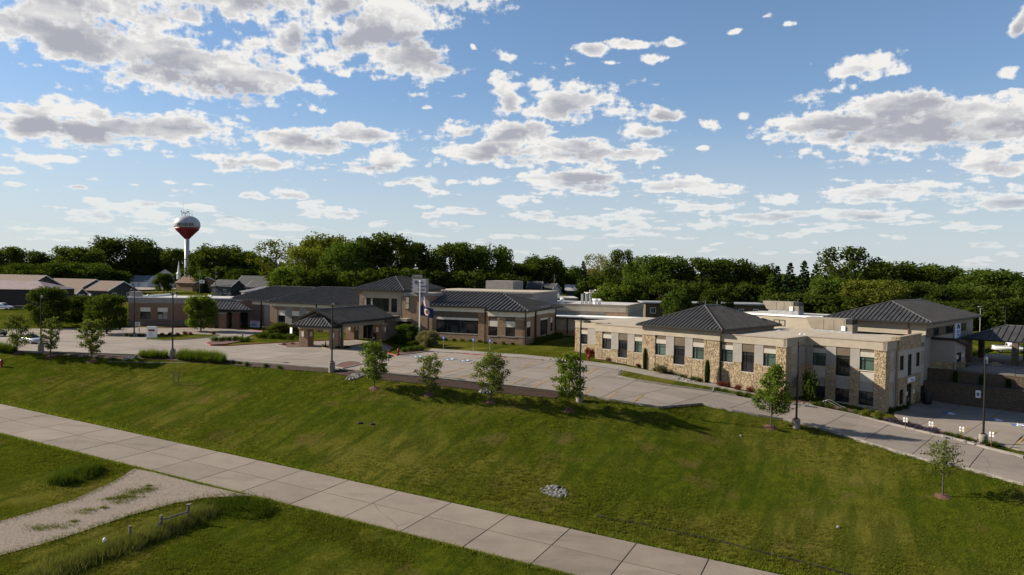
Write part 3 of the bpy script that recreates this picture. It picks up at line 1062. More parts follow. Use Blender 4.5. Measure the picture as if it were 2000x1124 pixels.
for p in [(818, 697.5), (880, 703), (910, 705.5)]:
    emblem(*p)
for p in [(1855, 809), (1947, 822), (1990, 832)]:
    emblem(p[0], p[1], 0.09)
print('ground done')

# ------------------------------------------------------------------ building kit
def part(parent, name, fr, boxes, m, kind=None, label=None):
    o = None
    for q in boxes:
        o2 = tag(MB(fr).box(*q).build(name, m, parent), label, None, None, kind)
        o = o or o2
    return o


def facade_frame(root_ang, ox, oy, turn=0.0):
    """frame in building coordinates: x runs to the right seen from outside, y goes into the wall"""
    return (ox, oy, math.radians(turn))


def window(parent, fr, x0, x1, z0, z1, y=0.12, cols=(0.3,), rows=(0.72,), m=None, sill=True, blind=None, fw=0.07):
    """frame with mullions; every pane is a piece of its own, set back from the frame"""
    b = MB(fr)
    b.box(x0, x1, y - 0.03, y + 0.09, z0, z0 + fw, M_TRIM)
    b.box(x0, x1, y - 0.03, y + 0.09, z1 - fw, z1, M_TRIM)
    b.box(x0, x0 + fw, y - 0.03, y + 0.09, z0 + fw, z1 - fw, M_TRIM)
    b.box(x1 - fw, x1, y - 0.03, y + 0.09, z0 + fw, z1 - fw, M_TRIM)
    X = [x0 + fw] + [x0 + (x1 - x0) * c for c in cols] + [x1 - fw]
    Z = [z0 + fw] + [z0 + (z1 - z0) * c for c in rows] + [z1 - fw]
    for c in X[1:-1]:
        b.box(c - 0.03, c + 0.03, y - 0.025, y + 0.085, z0 + fw, z1 - fw, M_TRIM)
    for c in Z[1:-1]:
        b.box(x0 + fw, x1 - fw, y - 0.02, y + 0.08, c - 0.03, c + 0.03, M_TRIM)
    wd = b.build('window', M_TRIM, parent)
    for i in range(len(X) - 1):
        for j in range(len(Z) - 1):
            mm = m or M_GLASS
            if blind and (i, j) in blind:
                mm = M_BLIND
            g = MB(fr).box(X[i] + (0.03 if i else 0), X[i + 1] - (0.03 if i < len(X) - 2 else 0), y + 0.05, y + 0.07,
                           Z[j] + (0.03 if j else 0), Z[j + 1] - (0.03 if j < len(Z) - 2 else 0))
            g.build('pane', mm, wd)
    if sill:
        MB(fr).box(x0 - 0.06, x1 + 0.06, y - 0.20, y + 0.06, z0 - 0.11, z0 - 0.003).build('sill', M_PALE, wd)
    return wd


def stones(parent, fr, rects, y=0.0, cw=0.32, ch=0.20, d=0.042, m=None, name='stone_veneer', seed=1):
    """irregular split-face stones laid over mortar; far too small to single out, so one piece"""
    rs = random.Random(seed)
    vs, fs = [], []
    for (x0, x1, z0, z1) in rects:
        nz = max(1, round((z1 - z0) / ch)); nxx = max(1, round((x1 - x0) / cw))
        for j in range(nz):
            za, zb = z0 + (z1 - z0) * j / nz, z0 + (z1 - z0) * (j + 1) / nz
            cuts = [x0]
            while cuts[-1] < x1:
                cuts.append(cuts[-1] + cw * rs.uniform(0.5, 1.6))
            cuts[-1] = x1
            if len(cuts) > 2 and x1 - cuts[-2] < 0.12:
                cuts.pop(-2)
            for a, c in zip(cuts, cuts[1:]):
                g = 0.018
                jit = lambda: rs.uniform(-0.03, 0.03)
                q = [(a + g, za + g), (c - g, za + g), (c - g, zb - g), (a + g, zb - g)]
                q = [(max(x0, min(x1, px + jit())), max(z0, min(z1, pz_ + jit()))) for px, pz_ in q]
                mx, mz = sum(p[0] for p in q) / 4, sum(p[1] for p in q) / 4
                dd = d * rs.uniform(0.5, 1.5)
                o = len(vs)
                vs += [(p[0], y, p[1]) for p in q]
                tilt = [rs.uniform(0.55, 1.25) for _ in range(4)]
                vs += [(mx + (p[0] - mx) * 0.80, y - dd * tilt[i], mz + (p[1] - mz) * 0.78) for i, p in enumerate(q)]
                fs += [(o, o + 1, o + 5, o + 4), (o + 1, o + 2, o + 6, o + 5), (o + 2, o + 3, o + 7, o + 6), (o + 3, o, o + 4, o + 7), (o + 4, o + 5, o + 6, o + 7)]
    b = MB(fr)
    b.add(vs, fs)
    o = b.build(name, m or M_STONE, parent)
    return tag(o, kind='stuff')


def seam_plane(parent, pts, spacing=0.62, m=None, rib=0.1, eave=(0, 1), fr=(0, 0, 0)):
    """standing-seam roof slope: every panel between two ribs is a piece of its own"""
    P3 = [Vector(MB(fr).pt(p)) for p in pts]
    O = P3[eave[0]]
    U = (P3[eave[1]] - O).normalized()
    N = Vector((0, 0, 0))
    for i in range(len(P3)):
        a, b = P3[i] - O, P3[(i + 1) % len(P3)] - O
        N += a.cross(b)
    N.normalize()
    if N.z < 0:
        N = -N
    W = N.cross(U)
    uv = [((p - O).dot(U), (p - O).dot(W)) for p in P3]
    u0, u1 = min(p[0] for p in uv), max(p[0] for p in uv)
    out = []
    n = max(1, round((u1 - u0) / spacing))
    sp = (u1 - u0) / n
    for i in range(n):
        a, c = u0 + i * sp, u0 + (i + 1) * sp
        f = dedupe(clip_half(clip_half(uv, 1, 0, c), -1, 0, -a), 0.01)
        if len(f) < 3 or abs(area(f)) < 0.03:
            continue
        if area(f) < 0:
            f = f[::-1]
        b = MB()
        k = len(f)
        top = [tuple(O + U * p[0] + W * p[1] + N * 0.03) for p in f]
        bot = [tuple(O + U * p[0] + W * p[1]) for p in f]
        b.add(top + bot, [tuple(range(k))] + [(q, k + q, k + (q + 1) % k, (q + 1) % k) for q in range(k)])
        # rib on the left edge
        w2 = 0.05
        r = clip_half(clip_half(uv, 1, 0, a + 2 * w2), -1, 0, -a)
        if len(r) >= 3:
            v0, v1 = min(p[1] for p in r), max(p[1] for p in r)
            if v1 - v0 > 0.2:
                cs = [(a, v0), (a + 2 * w2, v0), (a + 2 * w2, v1), (a, v1)]
                lo = [tuple(O + U * p[0] + W * p[1] + N * 0.03) for p in cs]
                hi = [tuple(O + U * p[0] + W * p[1] + N * (0.03 + rib)) for p in cs]
                b.add(lo + hi, [(4, 5, 6, 7), (0, 1, 5, 4), (1, 2, 6, 5), (2, 3, 7, 6), (3, 0, 4, 7)])
        out.append(b.build('roof_panel', m or M_ROOF, parent))
    return out


def cap(parent, p, q, fr, r=0.09, m=None, name='ridge_cap'):
    b = MB(fr)
    b.tube((p[0], p[1], p[2] + 0.06), (q[0], q[1], q[2] + 0.06), r, n=6)
    return b.build(name, m or M_RIDGE, parent)


def hip_roof(root, fr, x0, x1, y0, y1, ze, zr, axis='y', a=None, b=None, sp=0.6, detail=('front', 'left', 'right'), gutter=True, rib=0.1, rm=None):
    """hip roof with soffit, gutters, caps; ridge along y (or x) from a to b"""
    cx, cy = (x0 + x1) / 2, (y0 + y1) / 2
    A = (cx, a, zr) if axis == 'y' else (a, cy, zr)
    B = (cx, b, zr) if axis == 'y' else (b, cy, zr)
    c = [(x0, y0, ze), (x1, y0, ze), (x1, y1, ze), (x0, y1, ze)]
    if axis == 'y':
        faces = {'front': [c[0], c[1], A], 'right': [c[1], c[2], B, A], 'back': [c[2], c[3], B], 'left': [c[3], c[0], A, B]}
    else:
        faces = {'front': [c[0], c[1], B, A], 'right': [c[1], c[2], B], 'back': [c[2], c[3], A, B], 'left': [c[3], c[0], A]}
    m = MB(fr)
    dz = -0.05
    vs = [(p[0], p[1], p[2] - 0.18) for p in c] + [(p[0], p[1], p[2] + dz) for p in c] + [(A[0], A[1], A[2] + dz), (B[0], B[1], B[2] + dz)]
    if axis == 'y':
        fs = [(4, 5, 8), (5, 6, 9, 8), (6, 7, 9), (7, 4, 8, 9)]
    else:
        fs = [(4, 5, 9, 8), (5, 6, 9), (6, 7, 8, 9), (7, 4, 8)]
    m.add(vs, fs + [(3, 2, 1, 0), (0, 1, 5, 4), (1, 2, 6, 5), (2, 3, 7, 6), (3, 0, 4, 7)])
    rf = m.build('roof', M_TRIM, root)
    for k, f in faces.items():
        seam_plane(rf, f, sp if k in detail else 50, m=rm, rib=rib, fr=fr)
    if gutter:
        g = MB(fr)
        g.box(x0 - 0.14, x1 + 0.14, y0 - 0.15, y0 - 0.01, ze - 0.2, ze + 0.02)
        g.box(x1 + 0.01, x1 + 0.15, y0, y1, ze - 0.2, ze + 0.02)
        g.box(x0 - 0.15, x0 - 0.01, y0, y1, ze - 0.2, ze + 0.02)
        g.build('gutter', M_TRIM, rf)
    hips = [(c[0], A), (c[1], A if axis == 'y' else B), (A, B), (c[2], B), (c[3], B if axis == 'y' else A)]
    for p, q in hips:
        cap(rf, p, q, fr)
    return rf


def text(name, s, size, m, parent, loc, rot, ex=0.01, align='CENTER', sx=1.0, bold=0.0):
    cu = bpy.data.curves.new(name, 'FONT')
    cu.body = s
    cu.size = size
    cu.extrude = ex
    cu.offset = bold
    cu.align_x = align
    cu.align_y = 'CENTER'
    cu.resolution_u = 2
    cu.materials.append(m)
    o = link(name, cu, parent)
    o.location = loc
    o.rotation_euler = rot
    o.scale.x = sx
    bpy.context.view_layer.update()
    me = bpy.data.meshes.new_from_object(o.evaluated_get(bpy.context.evaluated_depsgraph_get()))
    t = link(name, me, parent)
    t.location, t.rotation_euler, t.scale = o.location, o.rotation_euler, o.scale
    bpy.data.objects.remove(o)
    t.name = name
    return t


def on_frame(fr, x, y, z):
    return MB(fr).pt((x, y, z))


# ------------------------------------------------------------------ stone-faced clinic on the right
cl = thing('clinic_building', 'two storey limestone and cream clinic with black hip roofs stepping down the driveway', 'building', (CP[0], CP[1], 0), CA)
F1, F0, F3, F4 = (0, -6.2, 0), (0, -2.9, 0), (0, -6.2, 0), (0, 0, 0)
F2 = (0, -6.5, 0)
END = (0, 0, PI / 2)
PT = 4.9   # parapet top


def core(fr, x0, x1, y0, y1, z0, z1, m=M_CREAM, name='wall'):
    return part(cl, name, fr, [(x0, x1, y0, y1, z0, z1)], m)


def bay(fr, x0, items, zpar=PT, ztop=3.82, zstone=1.2, zbot=-5.0, lower=False, seed=1, xend=None):
    """one facade bay: items = (kind, x0, x1) with kind w(indow) t(all window) p(anel) s(tone pier)"""
    st = []
    for it in items:
        k, a, b = it[0], it[1], it[2]
        if k == 'w':
            part(cl, 'accent_panel', fr, [(a, b, 0.06, 0.4, 3.4, ztop)], M_BROWN)
            part(cl, 'stucco_panel', fr, [(a, b, 0.04, 0.4, 2.78, 3.4)], M_PALE)
            gl = it[3] if len(it) > 3 else M_GLASSG
            window(cl, fr, a, b, 1.1, 2.78, 0.12, (0.3,), (0.74,), gl)
            if lower:
                part(cl, 'stucco_panel', fr, [(a, b, 0.03, 0.4, -0.4, 0.99)], M_PALE)
                part(cl, 'stucco_panel', fr, [(a, b, 0.05, 0.4, -1.6, -0.4)], M_GREY)
                window(cl, fr, a, b, -3.4, -1.6, 0.15, (0.5,), (), M_GLASS)
                st.append((a, b, zbot, -3.52))
            else:
                st.append((a, b, zbot, 0.98))
        elif k == 't':
            part(cl, 'accent_panel', fr, [(a, b, 0.06, 0.4, 2.72, ztop)], M_BROWN)
            window(cl, fr, a, b, 0.05, 2.72, 0.14, (0.28,), (0.84, 0.45), M_GLASS)
            if lower:
                part(cl, 'stucco_panel', fr, [(a, b, 0.04, 0.4, -1.6, -0.07)], M_GREY)
                window(cl, fr, a, b, -3.35, -1.6, 0.15, (0.5,), (), M_GLASS)
                st.append((a, b, zbot, -3.47))
            else:
                st.append((a, b, zbot, -0.07))
        elif k == 'p':
            part(cl, 'stucco_panel', fr, [(a, b, 0.0, 0.4, zstone + 0.08, ztop)], M_GREY)
            part(cl, 'stone_ledge', fr, [(a, b, -0.10, 0.38, zstone, zstone + 0.077)], M_CAP)
            st.append((a, b, zbot, zstone - 0.003))
        elif k == 's':
            st.append((a, b, zbot, ztop - 0.1))
            part(cl, 'stone_ledge', fr, [(a - 0.02, b + 0.02, -0.16, 0.38, ztop - 0.097, ztop - 0.02)], M_CAP)
    part(cl, 'stone_backing', fr, [(a, b, -0.035, 0.42, c, d) for a, b, c, d in st], M_MORTAR)
    stones(cl, fr, st, -0.035, seed=seed)
    xe = xend if xend is not None else items[-1][2]
    part(cl, 'fascia', fr, [(x0, xe, -0.06, 0.43, ztop - 0.017, zpar - 0.08)], M_CREAM)
    return st


def coping(fr, x0, x1, z=PT, y0=-0.12, y1=0.32):
    part(cl, 'coping', fr, [(x0, x1, y0, y1, z - 0.08, z + 0.03)], M_CAP)


# bay furthest from the corner, set back
bay(F0, -47.5, [('s', -47.5, -46.35), ('w', -46.3, -44.9, M_GLASS), ('p', -44.9, -43.2)], seed=2)
core(F0, -47.45, -40.6, 0.44, 20, -5, PT - 0.1)
coping(F0, -47.6, -40.7)
bay(F1, -40.75, [('s', -40.75, -39.36), ('w', -39.3, -37.7, M_GLASS), ('p', -37.7, -36.35), ('t', -36.3, -34.65), ('p', -34.65, -33.4), ('w', -33.35, -31.85)], seed=3)
core(F1, -40.7, -31.8, 0.44, 22, -5, PT - 0.1)
coping(F1, -40.85, -31.8)
bay(F2, -31.8, [('s', -31.8, -29.5), ('w', -29.4, -27.75), ('p', -27.75, -26.42), ('t', -26.4, -24.6), ('p', -24.6, -23.4), ('w', -23.35, -21.65), ('s', -21.6, -19.2)], zpar=5.3, ztop=4.0, seed=4)
core(F2, -31.75, -19.25, 0.44, 17, -5, 5.25)
bay(F3, -19.2, [('w', -19.05, -17.45), ('p', -17.45, -16.15), ('t', -16.13, -14.4), ('p', -14.4, -13.15), ('w', -13.13, -11.45), ('s', -11.43, -10.05)], seed=5)
core(F3, -19.2, -10.1, 0.44, 22, -5, PT - 0.1)
coping(F3, -19.2, -9.95)
# return walls facing right
R2 = (-19.2, -6.5, PI / 2)
part(cl, 'stone_backing', R2, [(0.0, 0.36, 0.0, 0.3, -5, 3.9)], M_MORTAR)
R3 = (-10.05, -6.2, PI / 2)
part(cl, 'fascia', R3, [(-0.06, 6.2, -0.06, 0.4, 3.8, PT - 0.08)], M_CREAM)
coping(R3, -0.1, 6.1)
part(cl, 'stone_backing', R3, [(0, 1.5, -0.03, 0.4, -5, 3.7)], M_MORTAR)
stones(cl, R3, [(0, 1.5, -5, 3.7)], -0.03, seed=6)
part(cl, 'stucco_panel', R3, [(1.5, 3.9, 0.04, 0.4, 2.78, 3.798)], M_PALE)
window(cl, R3, 1.52, 3.88, 1.1, 2.78, 0.12, (0.4,), (0.74,), M_GLASS)
part(cl, 'stucco_panel', R3, [(1.5, 3.9, 0.03, 0.4, -0.4, 0.99)], M_PALE)
part(cl, 'stucco_panel', R3, [(1.5, 3.9, 0.05, 0.4, -1.6, -0.4)], M_GREY)
window(cl, R3, 1.52, 3.88, -3.4, -1.6, 0.15, (0.5,), (), M_GLASS)
part(cl, 'stucco_panel', R3, [(3.9, 6.2, 0.0, 0.4, 1.28, 3.798)], M_GREY)
part(cl, 'stone_backing', R3, [(3.9, 6.2, -0.03, 0.4, -5, 1.2)], M_MORTAR)
stones(cl, R3, [(3.9, 6.2, -5, 1.2)], -0.03, seed=7)
bay(F4, -10.0, [('p', -10.0, -9.12), ('w', -9.1, -7.4), ('p', -7.4, -6.12), ('t', -6.1, -4.35), ('p', -4.35, -3.17), ('w', -3.15, -1.44), ('s', -1.42, 0.0)], lower=True, zbot=-5.2, seed=8)
core(F4, -10.0, -0.05, 0.44, 16.9, -5.2, PT - 0.1)
coping(F4, -10.0, 0.12)
# end wall facing right
part(cl, 'stone_backing', END, [(0.0, 1.32, -0.03, 0.4, -5.2, 3.72)], M_MORTAR)
stones(cl, END, [(0.0, 1.32, -5.2, 3.72)], -0.03, seed=9)
part(cl, 'fascia', END, [(-0.06, 4.1, -0.06, 0.4, 3.8, PT - 0.08)], M_CREAM)
coping(END, -0.1, 4.1)
part(cl, 'accent_panel', END, [(1.36, 3.25, 0.06, 0.4, 3.4, 3.798)], M_BROWN)
part(cl, 'stucco_panel', END, [(1.36, 3.25, 0.04, 0.4, 2.78, 3.4)], M_PALE)
window(cl, END, 1.4, 3.2, 1.1, 2.78, 0.12, (0.5,), (), M_GLASS)
part(cl, 'stucco_panel', END, [(1.36, 3.25, 0.03, 0.4, -0.4, 0.99)], M_PALE)
part(cl, 'stucco_panel', END, [(1.36, 3.25, 0.05, 0.4, -1.6, -0.4)], M_GREY)
window(cl, END, 1.4, 3.2, -3.5, -1.6, 0.15, (0.5,), (), M_GLASS)
part(cl, 'stucco_panel', END, [(3.25, 4.15, 0.0, 0.4, -3.6, 3.798)], M_GREY)
part(cl, 'stone_backing', END, [(1.32, 4.15, -0.03, 0.4, -5.2, -3.62)], M_MORTAR)
part(cl, 'downspout', END, [(3.85, 4.0, -0.2, -0.05, -4.4, 4.6)], M_CAP)
# taller stone block over the lower entrance
B0 = (0.25, 0, PI / 2)
core(END, 4.15, 14.05, 0.1, 0.75, -5.2, 5.2, M_MORTAR)
part(cl, 'coping', B0, [(4.05, 14.15, -0.10, 0.5, 5.22, 5.32)], M_CAP)
rc = [(4.15, 14.05, 3.5, 5.2), (4.15, 4.75, -5.2, -0.2), (6.5, 7.85, -5.2, -0.2), (10.05, 14.05, -5.2, -0.2), (4.75, 6.5, -5.2, -3.62), (4.75, 6.5, -1.66, -0.2), (7.85, 10.05, -1.2, -0.2)]
part(cl, 'stone_backing', B0, [(a, b, 0.0, 0.3, c, d) for a, b, c, d in rc], M_MORTAR)
stones(cl, B0, rc, 0.0, cw=0.55, ch=0.3, seed=10)
part(cl, 'stucco_panel', B0, [(4.15, 4.72, 0.02, 0.3, -0.1, 3.48), (6.45, 8.18, 0.02, 0.3, -0.1, 3.48), (9.9, 11.88, 0.02, 0.3, -0.1, 3.48), (13.6, 14.05, 0.02, 0.3, -0.1, 3.48),
                               (4.72, 6.45, 0.02, 0.3, -0.1, 0.88), (4.72, 6.45, 0.02, 0.3, 2.78, 3.48), (8.18, 9.9, 0.02, 0.3, 2.76, 3.48), (11.88, 13.6, 0.02, 0.3, 2.74, 3.48), (11.88, 13.6, 0.02, 0.3, -0.1, 0.8)], M_PALE)
part(cl, 'stone_ledge', B0, [(4.15, 14.05, -0.12, 0.3, -0.197, -0.1)], M_CAP)
window(cl, B0, 4.74, 6.43, 0.9, 2.78, 0.14, (0.5,), (), M_GLASS, False)
window(cl, B0, 8.2, 9.88, -0.1, 2.76, 0.14, (0.5,), (0.75,), M_GLASS, False)
window(cl, B0, 11.9, 13.58, 0.8, 2.74, 0.14, (0.5,), (), M_GLASS, False)
window(cl, B0, 4.77, 6.48, -3.6, -1.68, 0.14, (0.5,), (), M_GLASS)
dr = window(cl, B0, 7.87, 10.03, -4.4, -1.22, 0.14, (0.5,), (0.78,), M_GLASS, False)
dr.name = 'entrance_door'
part(cl, 'handle', B0, [(8.75, 8.83, 0.05, 0.1, -3.5, -3.1), (9.07, 9.15, 0.05, 0.1, -3.5, -3.1)], M_POST)
for xx in (7.45, 10.5):
    part(cl, 'wall_lamp', B0, [(xx - 0.1, xx + 0.1, -0.22, -0.02, -2.6, -2.1)], M_LAMP)
sg = part(cl, 'wall_sign', B0, [(8.0, 10.9, -0.14, -0.03, -0.98, -0.38)], M_WHITE, label='white sign plate with blue lettering above the lower door')
text('lettering', 'Therapy', 0.36, M_SIGNB, sg, on_frame(B0, 9.6, -0.155, -0.68), (PI / 2, 0, PI / 2), 0.006)
# rest of the end wall
core(END, 14.05, 17.0, 0.4, 9, -5.2, PT - 0.1)
part(cl, 'stucco_panel', END, [(14.05, 14.8, 0.0, 0.42, -3.5, PT), (16.6, 18.1, 0.0, 0.42, -3.5, PT), (19.8, 20.3, 0.0, 0.42, -3.5, PT)], M_GREY)
part(cl, 'stucco_panel', END, [(14.8, 16.6, 0.02, 0.42, -3.5, 0.76), (14.8, 16.6, 0.02, 0.42, 2.7, 3.3), (14.8, 16.6, 0.02, 0.42, 3.9, PT), (18.1, 19.8, 0.02, 0.42, -3.5, -0.32), (18.1, 19.8, 0.02, 0.42, 4.2, PT)], M_PALE)
part(cl, 'accent_panel', END, [(14.8, 16.6, 0.05, 0.42, 3.3, 3.9), (18.1, 19.8, 0.05, 0.42, 3.6, 4.2)], M_BROWN)
window(cl, END, 14.82, 16.58, 0.78, 2.7, 0.12, (0.5,), (), M_GLASS, False)
window(cl, END, 18.12, 19.78, -0.3, 3.6, 0.12, (0.5,), (0.6,), M_GLASS, False)
part(cl, 'stone_backing', END, [(14.05, 16.4, -0.04, 0.4, -5.2, -3.5)], M_MORTAR)
sd = part(cl, 'service_door', END, [(15.2, 16.3, -0.07, 0.2, -4.45, -2.2)], M_TRIM)
# vestibule with a sloping dark roof
VF = (0, 20.0, 0)
part(cl, 'vestibule_wall', VF, [(-0.3, 3.0, 0.0, 6.0, 0.95, 3.0)], M_GREY)
b = MB(VF); b.extr([(0, 3.0), (6.0, 3.0), (6.0, 3.1), (0, 4.1)], -0.3, 3.0); b.build('vestibule_gable', M_GREY, cl)
part(cl, 'stone_backing', VF, [(-0.3, 3.06, -0.05, 6.05, -4.4, 0.95)], M_MORTAR)
stones(cl, VF, [(-0.3, 3.06, -4.4, 0.95)], -0.05, 0.6, 0.34, seed=21)
b = MB(VF); b.extr([(-0.3, 4.12), (6.3, 3.02), (6.3, 3.32), (-0.3, 4.5)], -0.5, 3.5); b.build('vestibule_roof', M_TRIM, cl)
VR = (3.05, 20.0, PI / 2)
vd = window(cl, VR, 1.2, 3.2, 0.0, 2.3, -0.02, (0.5,), (), M_GLASS, False); vd.name = 'entrance_door'
part(cl, 'wall_lamp', VR, [(0.7, 0.9, -0.2, 0, 1.5, 2.0), (3.5, 3.7, -0.2, 0, 1.5, 2.0)], M_LAMP)
# low white roof with parapet upstands
part(cl, 'roof_deck', (0, 0, 0), [(-47.2, -31.9, -2.2, 19, 4.2, 4.45), (-40.4, -31.9, -5.7, -2.21, 4.2, 4.45), (-19.0, -10.4, -5.7, 0.5, 4.2, 4.45), (-31.9, -0.5, 11.0, 18, 4.2, 4.45), (-19.2, -0.5, 0.51, 10.99, 4.2, 4.45)], M_TPO)
part(cl, 'parapet_back', (0, 0, 0), [(-40.6, -31.9, -5.76, -5.5, 4.45, 4.86), (-19.1, -10.2, -5.76, -5.5, 4.45, 4.86), (-10.4, -10.12, -5.5, 0.45, 4.45, 4.86), (-10.1, -0.3, 0.44, 0.7, 4.45, 4.86), (-0.45, -0.2, 0.7, 4.1, 4.45, 4.86), (-47.3, -40.7, -2.4, -2.15, 4.45, 4.86), (-41, -40.8, -5.5, -2.2, 4.45, 4.86)], M_TPO)
# penthouse and upper storey behind
part(cl, 'upper_wall', (0, 0, 0), [(-30.5, -13.0, 18.0, 30, 4.3, 6.35)], M_CREAM)
part(cl, 'coping', (0, 0, 0), [(-30.7, -12.8, 17.85, 18.3, 6.35, 6.62)], M_WHITE)
part(cl, 'roof_deck', (0, 0, 0), [(-30.4, -13.0, 18.3, 30, 6.35, 6.45)], M_TPO)
PF = (0, 18.0, 0)
window(cl, PF, -28.6, -26.9, 4.6, 5.7, -0.03, (0.5,), (), M_GLASS, False)
window(cl, PF, -22.7, -20.8, 4.75, 5.75, -0.03, (0.5,), (), M_GLASS, False)
UF = (0, 17.0, 0)
part(cl, 'upper_wall', UF, [(-12.5, 0.0, 0, 28, 4.3, 6.6)], M_CREAM)
part(cl, 'upper_wall', (0, 0, PI / 2), [(17.0, 31.4, 0.02, 3, -0.3, 4.3)], M_GREY)
part(cl, 'upper_wall', (0, 0, PI / 2), [(31.4, 45.0, 0.02, 8, 2.9, 4.3)], M_GREY)
part(cl, 'downspout', UF, [(-2.3, -2.14, -0.18, -0.02, 4.4, 6.5)], M_COPPER)
part(cl, 'window_band', END, [(17.3, 40.2, -0.05, 0.05, 4.42, 5.75)], M_BROWN)
for a, b_ in ((20.8, 23.2), (27.5, 31.2), (36.4, 39.2)):
    window(cl, END, a, b_, 4.5, 5.7, -0.12, (0.5,), (), M_GLASS, False)
bn = part(cl, 'banner', END, [(32.4, 36.0, -0.16, -0.08, 3.2, 5.85)], mat('banner face', (0.50, 0.58, 0.72), 0.7, 0.06, 0.8), label='pale blue hanging banner with dark arch emblem')
b = MB(END)
for i in range(9):
    a0 = PI * (0.05 + 0.9 * i / 9); a1 = PI * (0.05 + 0.9 * (i + 1) / 9)
    b.tube((34.4 + 0.55 * math.cos(a0), -0.18, 4.9 + 0.7 * math.sin(a0)), (34.4 + 0.55 * math.cos(a1), -0.18, 4.9 + 0.7 * math.sin(a1)), 0.11, n=5)
b.build('banner_emblem', M_NAVY, bn)
for k, (zz, ww) in enumerate(((4.55, 1.6), (4.3, 1.2), (3.95, 1.7))):
    part(bn, 'banner_line', END, [(34.4 - ww / 2, 34.4 + ww / 2, -0.175, -0.165, zz, zz + 0.13)], M_NAVY)
part(cl, 'stone_pier', END, [(31.5, 35.6, -0.06, 1.0, -0.3, 2.9)], M_BRICK)
part(cl, 'column', END, [(38.0, 38.8, -0.1, 0.7, -0.3, 2.9), (43.8, 44.6, -0.1, 0.7, -0.3, 2.9)], M_BRICK)
hip_roof(cl, (0, 0, 0), -14.0, 0.95, 16.1, 46.3, 6.68, 9.25, 'y', 23.6, 38.8, 0.62, rib=0.1, rm=M_ROOFD)
hip_roof(cl, (0, 0, 0), -32.4, -18.6, -7.1, 11.6, 5.42, 8.3, 'y', 0.4, 4.3, 0.6, rib=0.1, rm=M_ROOFD)
part(cl, 'downspout', R2, [(0.55, 0.7, -0.16, -0.02, -2, 5.2)], M_TRIM)
b = MB()
for t in (0.6, 4.2):
    b.tube((-25.5, t, 8.3), (-25.5, t, 9.1), 0.03, n=5)
b.build('lightning_rod', M_GALV, cl)

# roof units on the clinic
def roof_unit(x, y, z, L, W, H, label):
    p = (CP[0] + rot2(x, y, CA)[0], CP[1] + rot2(x, y, CA)[1], z)
    t = thing('rooftop_unit', label, 'air conditioner', p, CA, 'rooftop air handlers')
    part(t, 'curb', (0, 0, 0), [(0, L, 0, W, 0, 0.62)], M_GALV)
    part(t, 'housing', (0, 0, 0), [(0.1, L - 0.9, 0.05, W - 0.05, 0.62, 0.62 + H)], M_UNIT)
    part(t, 'condenser', (0, 0, 0), [(L - 0.9, L - 0.02, 0.08, W - 0.08, 0.62, 0.62 + H * 0.55)], M_UNIT)
    part(t, 'condenser_grille', (0, 0, 0), [(L - 0.9, L - 0.05, 0.12, W - 0.12, 0.62 + H * 0.55, 0.58 + H)], M_TRIM)
    b = MB(); b.extr([(-1.1, 0.62 + H), (0.1, 0.62 + H), (0.1, 0.75), (-0.3, 0.75)], 0.05, W - 0.05, axis='y'); b.build('intake_hood', M_UNIT, t)
    for i in range(1, 4):
        part(t, 'access_panel', (0, 0, 0), [(0.15 + (L - 1.2) * (i - 1) / 3, 0.05 + (L - 1.2) * i / 3, 0.02, 0.06, 0.72, 0.52 + H)], M_UNIT)
    part(t, 'control_box', (0, 0, 0), [(L - 1.5, L - 0.95, -0.08, 0.05, 0.62, 1.35)], M_WHITE)
    b = MB()
    for i in range(4):
        b.tube((0.2 + i * (L - 0.4) / 3, 0.1, 0.62 + H), (0.2 + i * (L - 0.4) / 3, 0.1, 0.62 + H + 0.4), 0.02, n=5)
    b.build('lightning_rod', M_GALV, t)
    return t


roof_unit(-13.6, 11.2, 4.46, 5.6, 2.4, 1.75, 'beige rooftop air handler on grey curb nearest the driveway corner')
roof_unit(-25.5, 22.0, 6.46, 5.2, 2.2, 1.5, 'beige rooftop air handler behind the white topped penthouse wall')
p = rot2(-20.8, 9.0, CA)
v = thing('roof_vent', 'tall white vent pipe beside the middle clinic roof', 'vent pipe', (CP[0] + p[0], CP[1] + p[1], 4.45))
MB().tube((0, 0, 0), (0, 0, 1.9), 0.22, n=12).build('pipe', M_WHITE, v)
MB().lathe([(0.3, 1.85), (0.3, 2.0), (0.05, 2.05)], 12).build('rim', M_WHITE, v)
for k, (xx, yy, s_, lb) in enumerate([(-17, 7.5, 1.0, 'short white vent with flexible duct on the clinic roof'), (-12.2, 3.2, .5, 'small white roof drain cowl near the clinic parapet'), (-11.7, 3.6, .45, 'small white cowl right beside another on the clinic roof')]):
    p = rot2(xx, yy, CA)
    v = thing('roof_vent', lb, 'vent pipe', (CP[0] + p[0], CP[1] + p[1], 4.45))
    if k == 0:
        b = MB()
        for q in range(7):
            a = q * 0.5
            b.tube((a - 2.2, 0.6 * math.sin(a), 0.25), (a - 1.7, 0.6 * math.sin(a + .5), 0.25), 0.14, n=8)
        b.build('duct', M_TRIM, v)
        MB().lathe([(0.5, 0), (0.5, 0.35), (0.3, 0.45)], 12).build('cowl', M_GALV, v)
    else:
        MB().lathe([(0.25 * s_ * 2, 0), (0.16 * s_ * 2, 0.5 * s_), (0.3 * s_, 0.9 * s_), (0.02, 1.0 * s_)], 10).build('cowl', M_WHITE, v)

# ------------------------------------------------------------------ main hospital building
ho = thing('hospital_building', 'long low masonry hospital with black standing seam roofs and square tower', 'building', (HP[0], HP[1], 0), HA)


def wallp(name, fr, x0, x1, z0, z1, y, m, d=0.5):
    return part(ho, name, fr, [(x0, x1, y, y + d, z0, z1)], m)


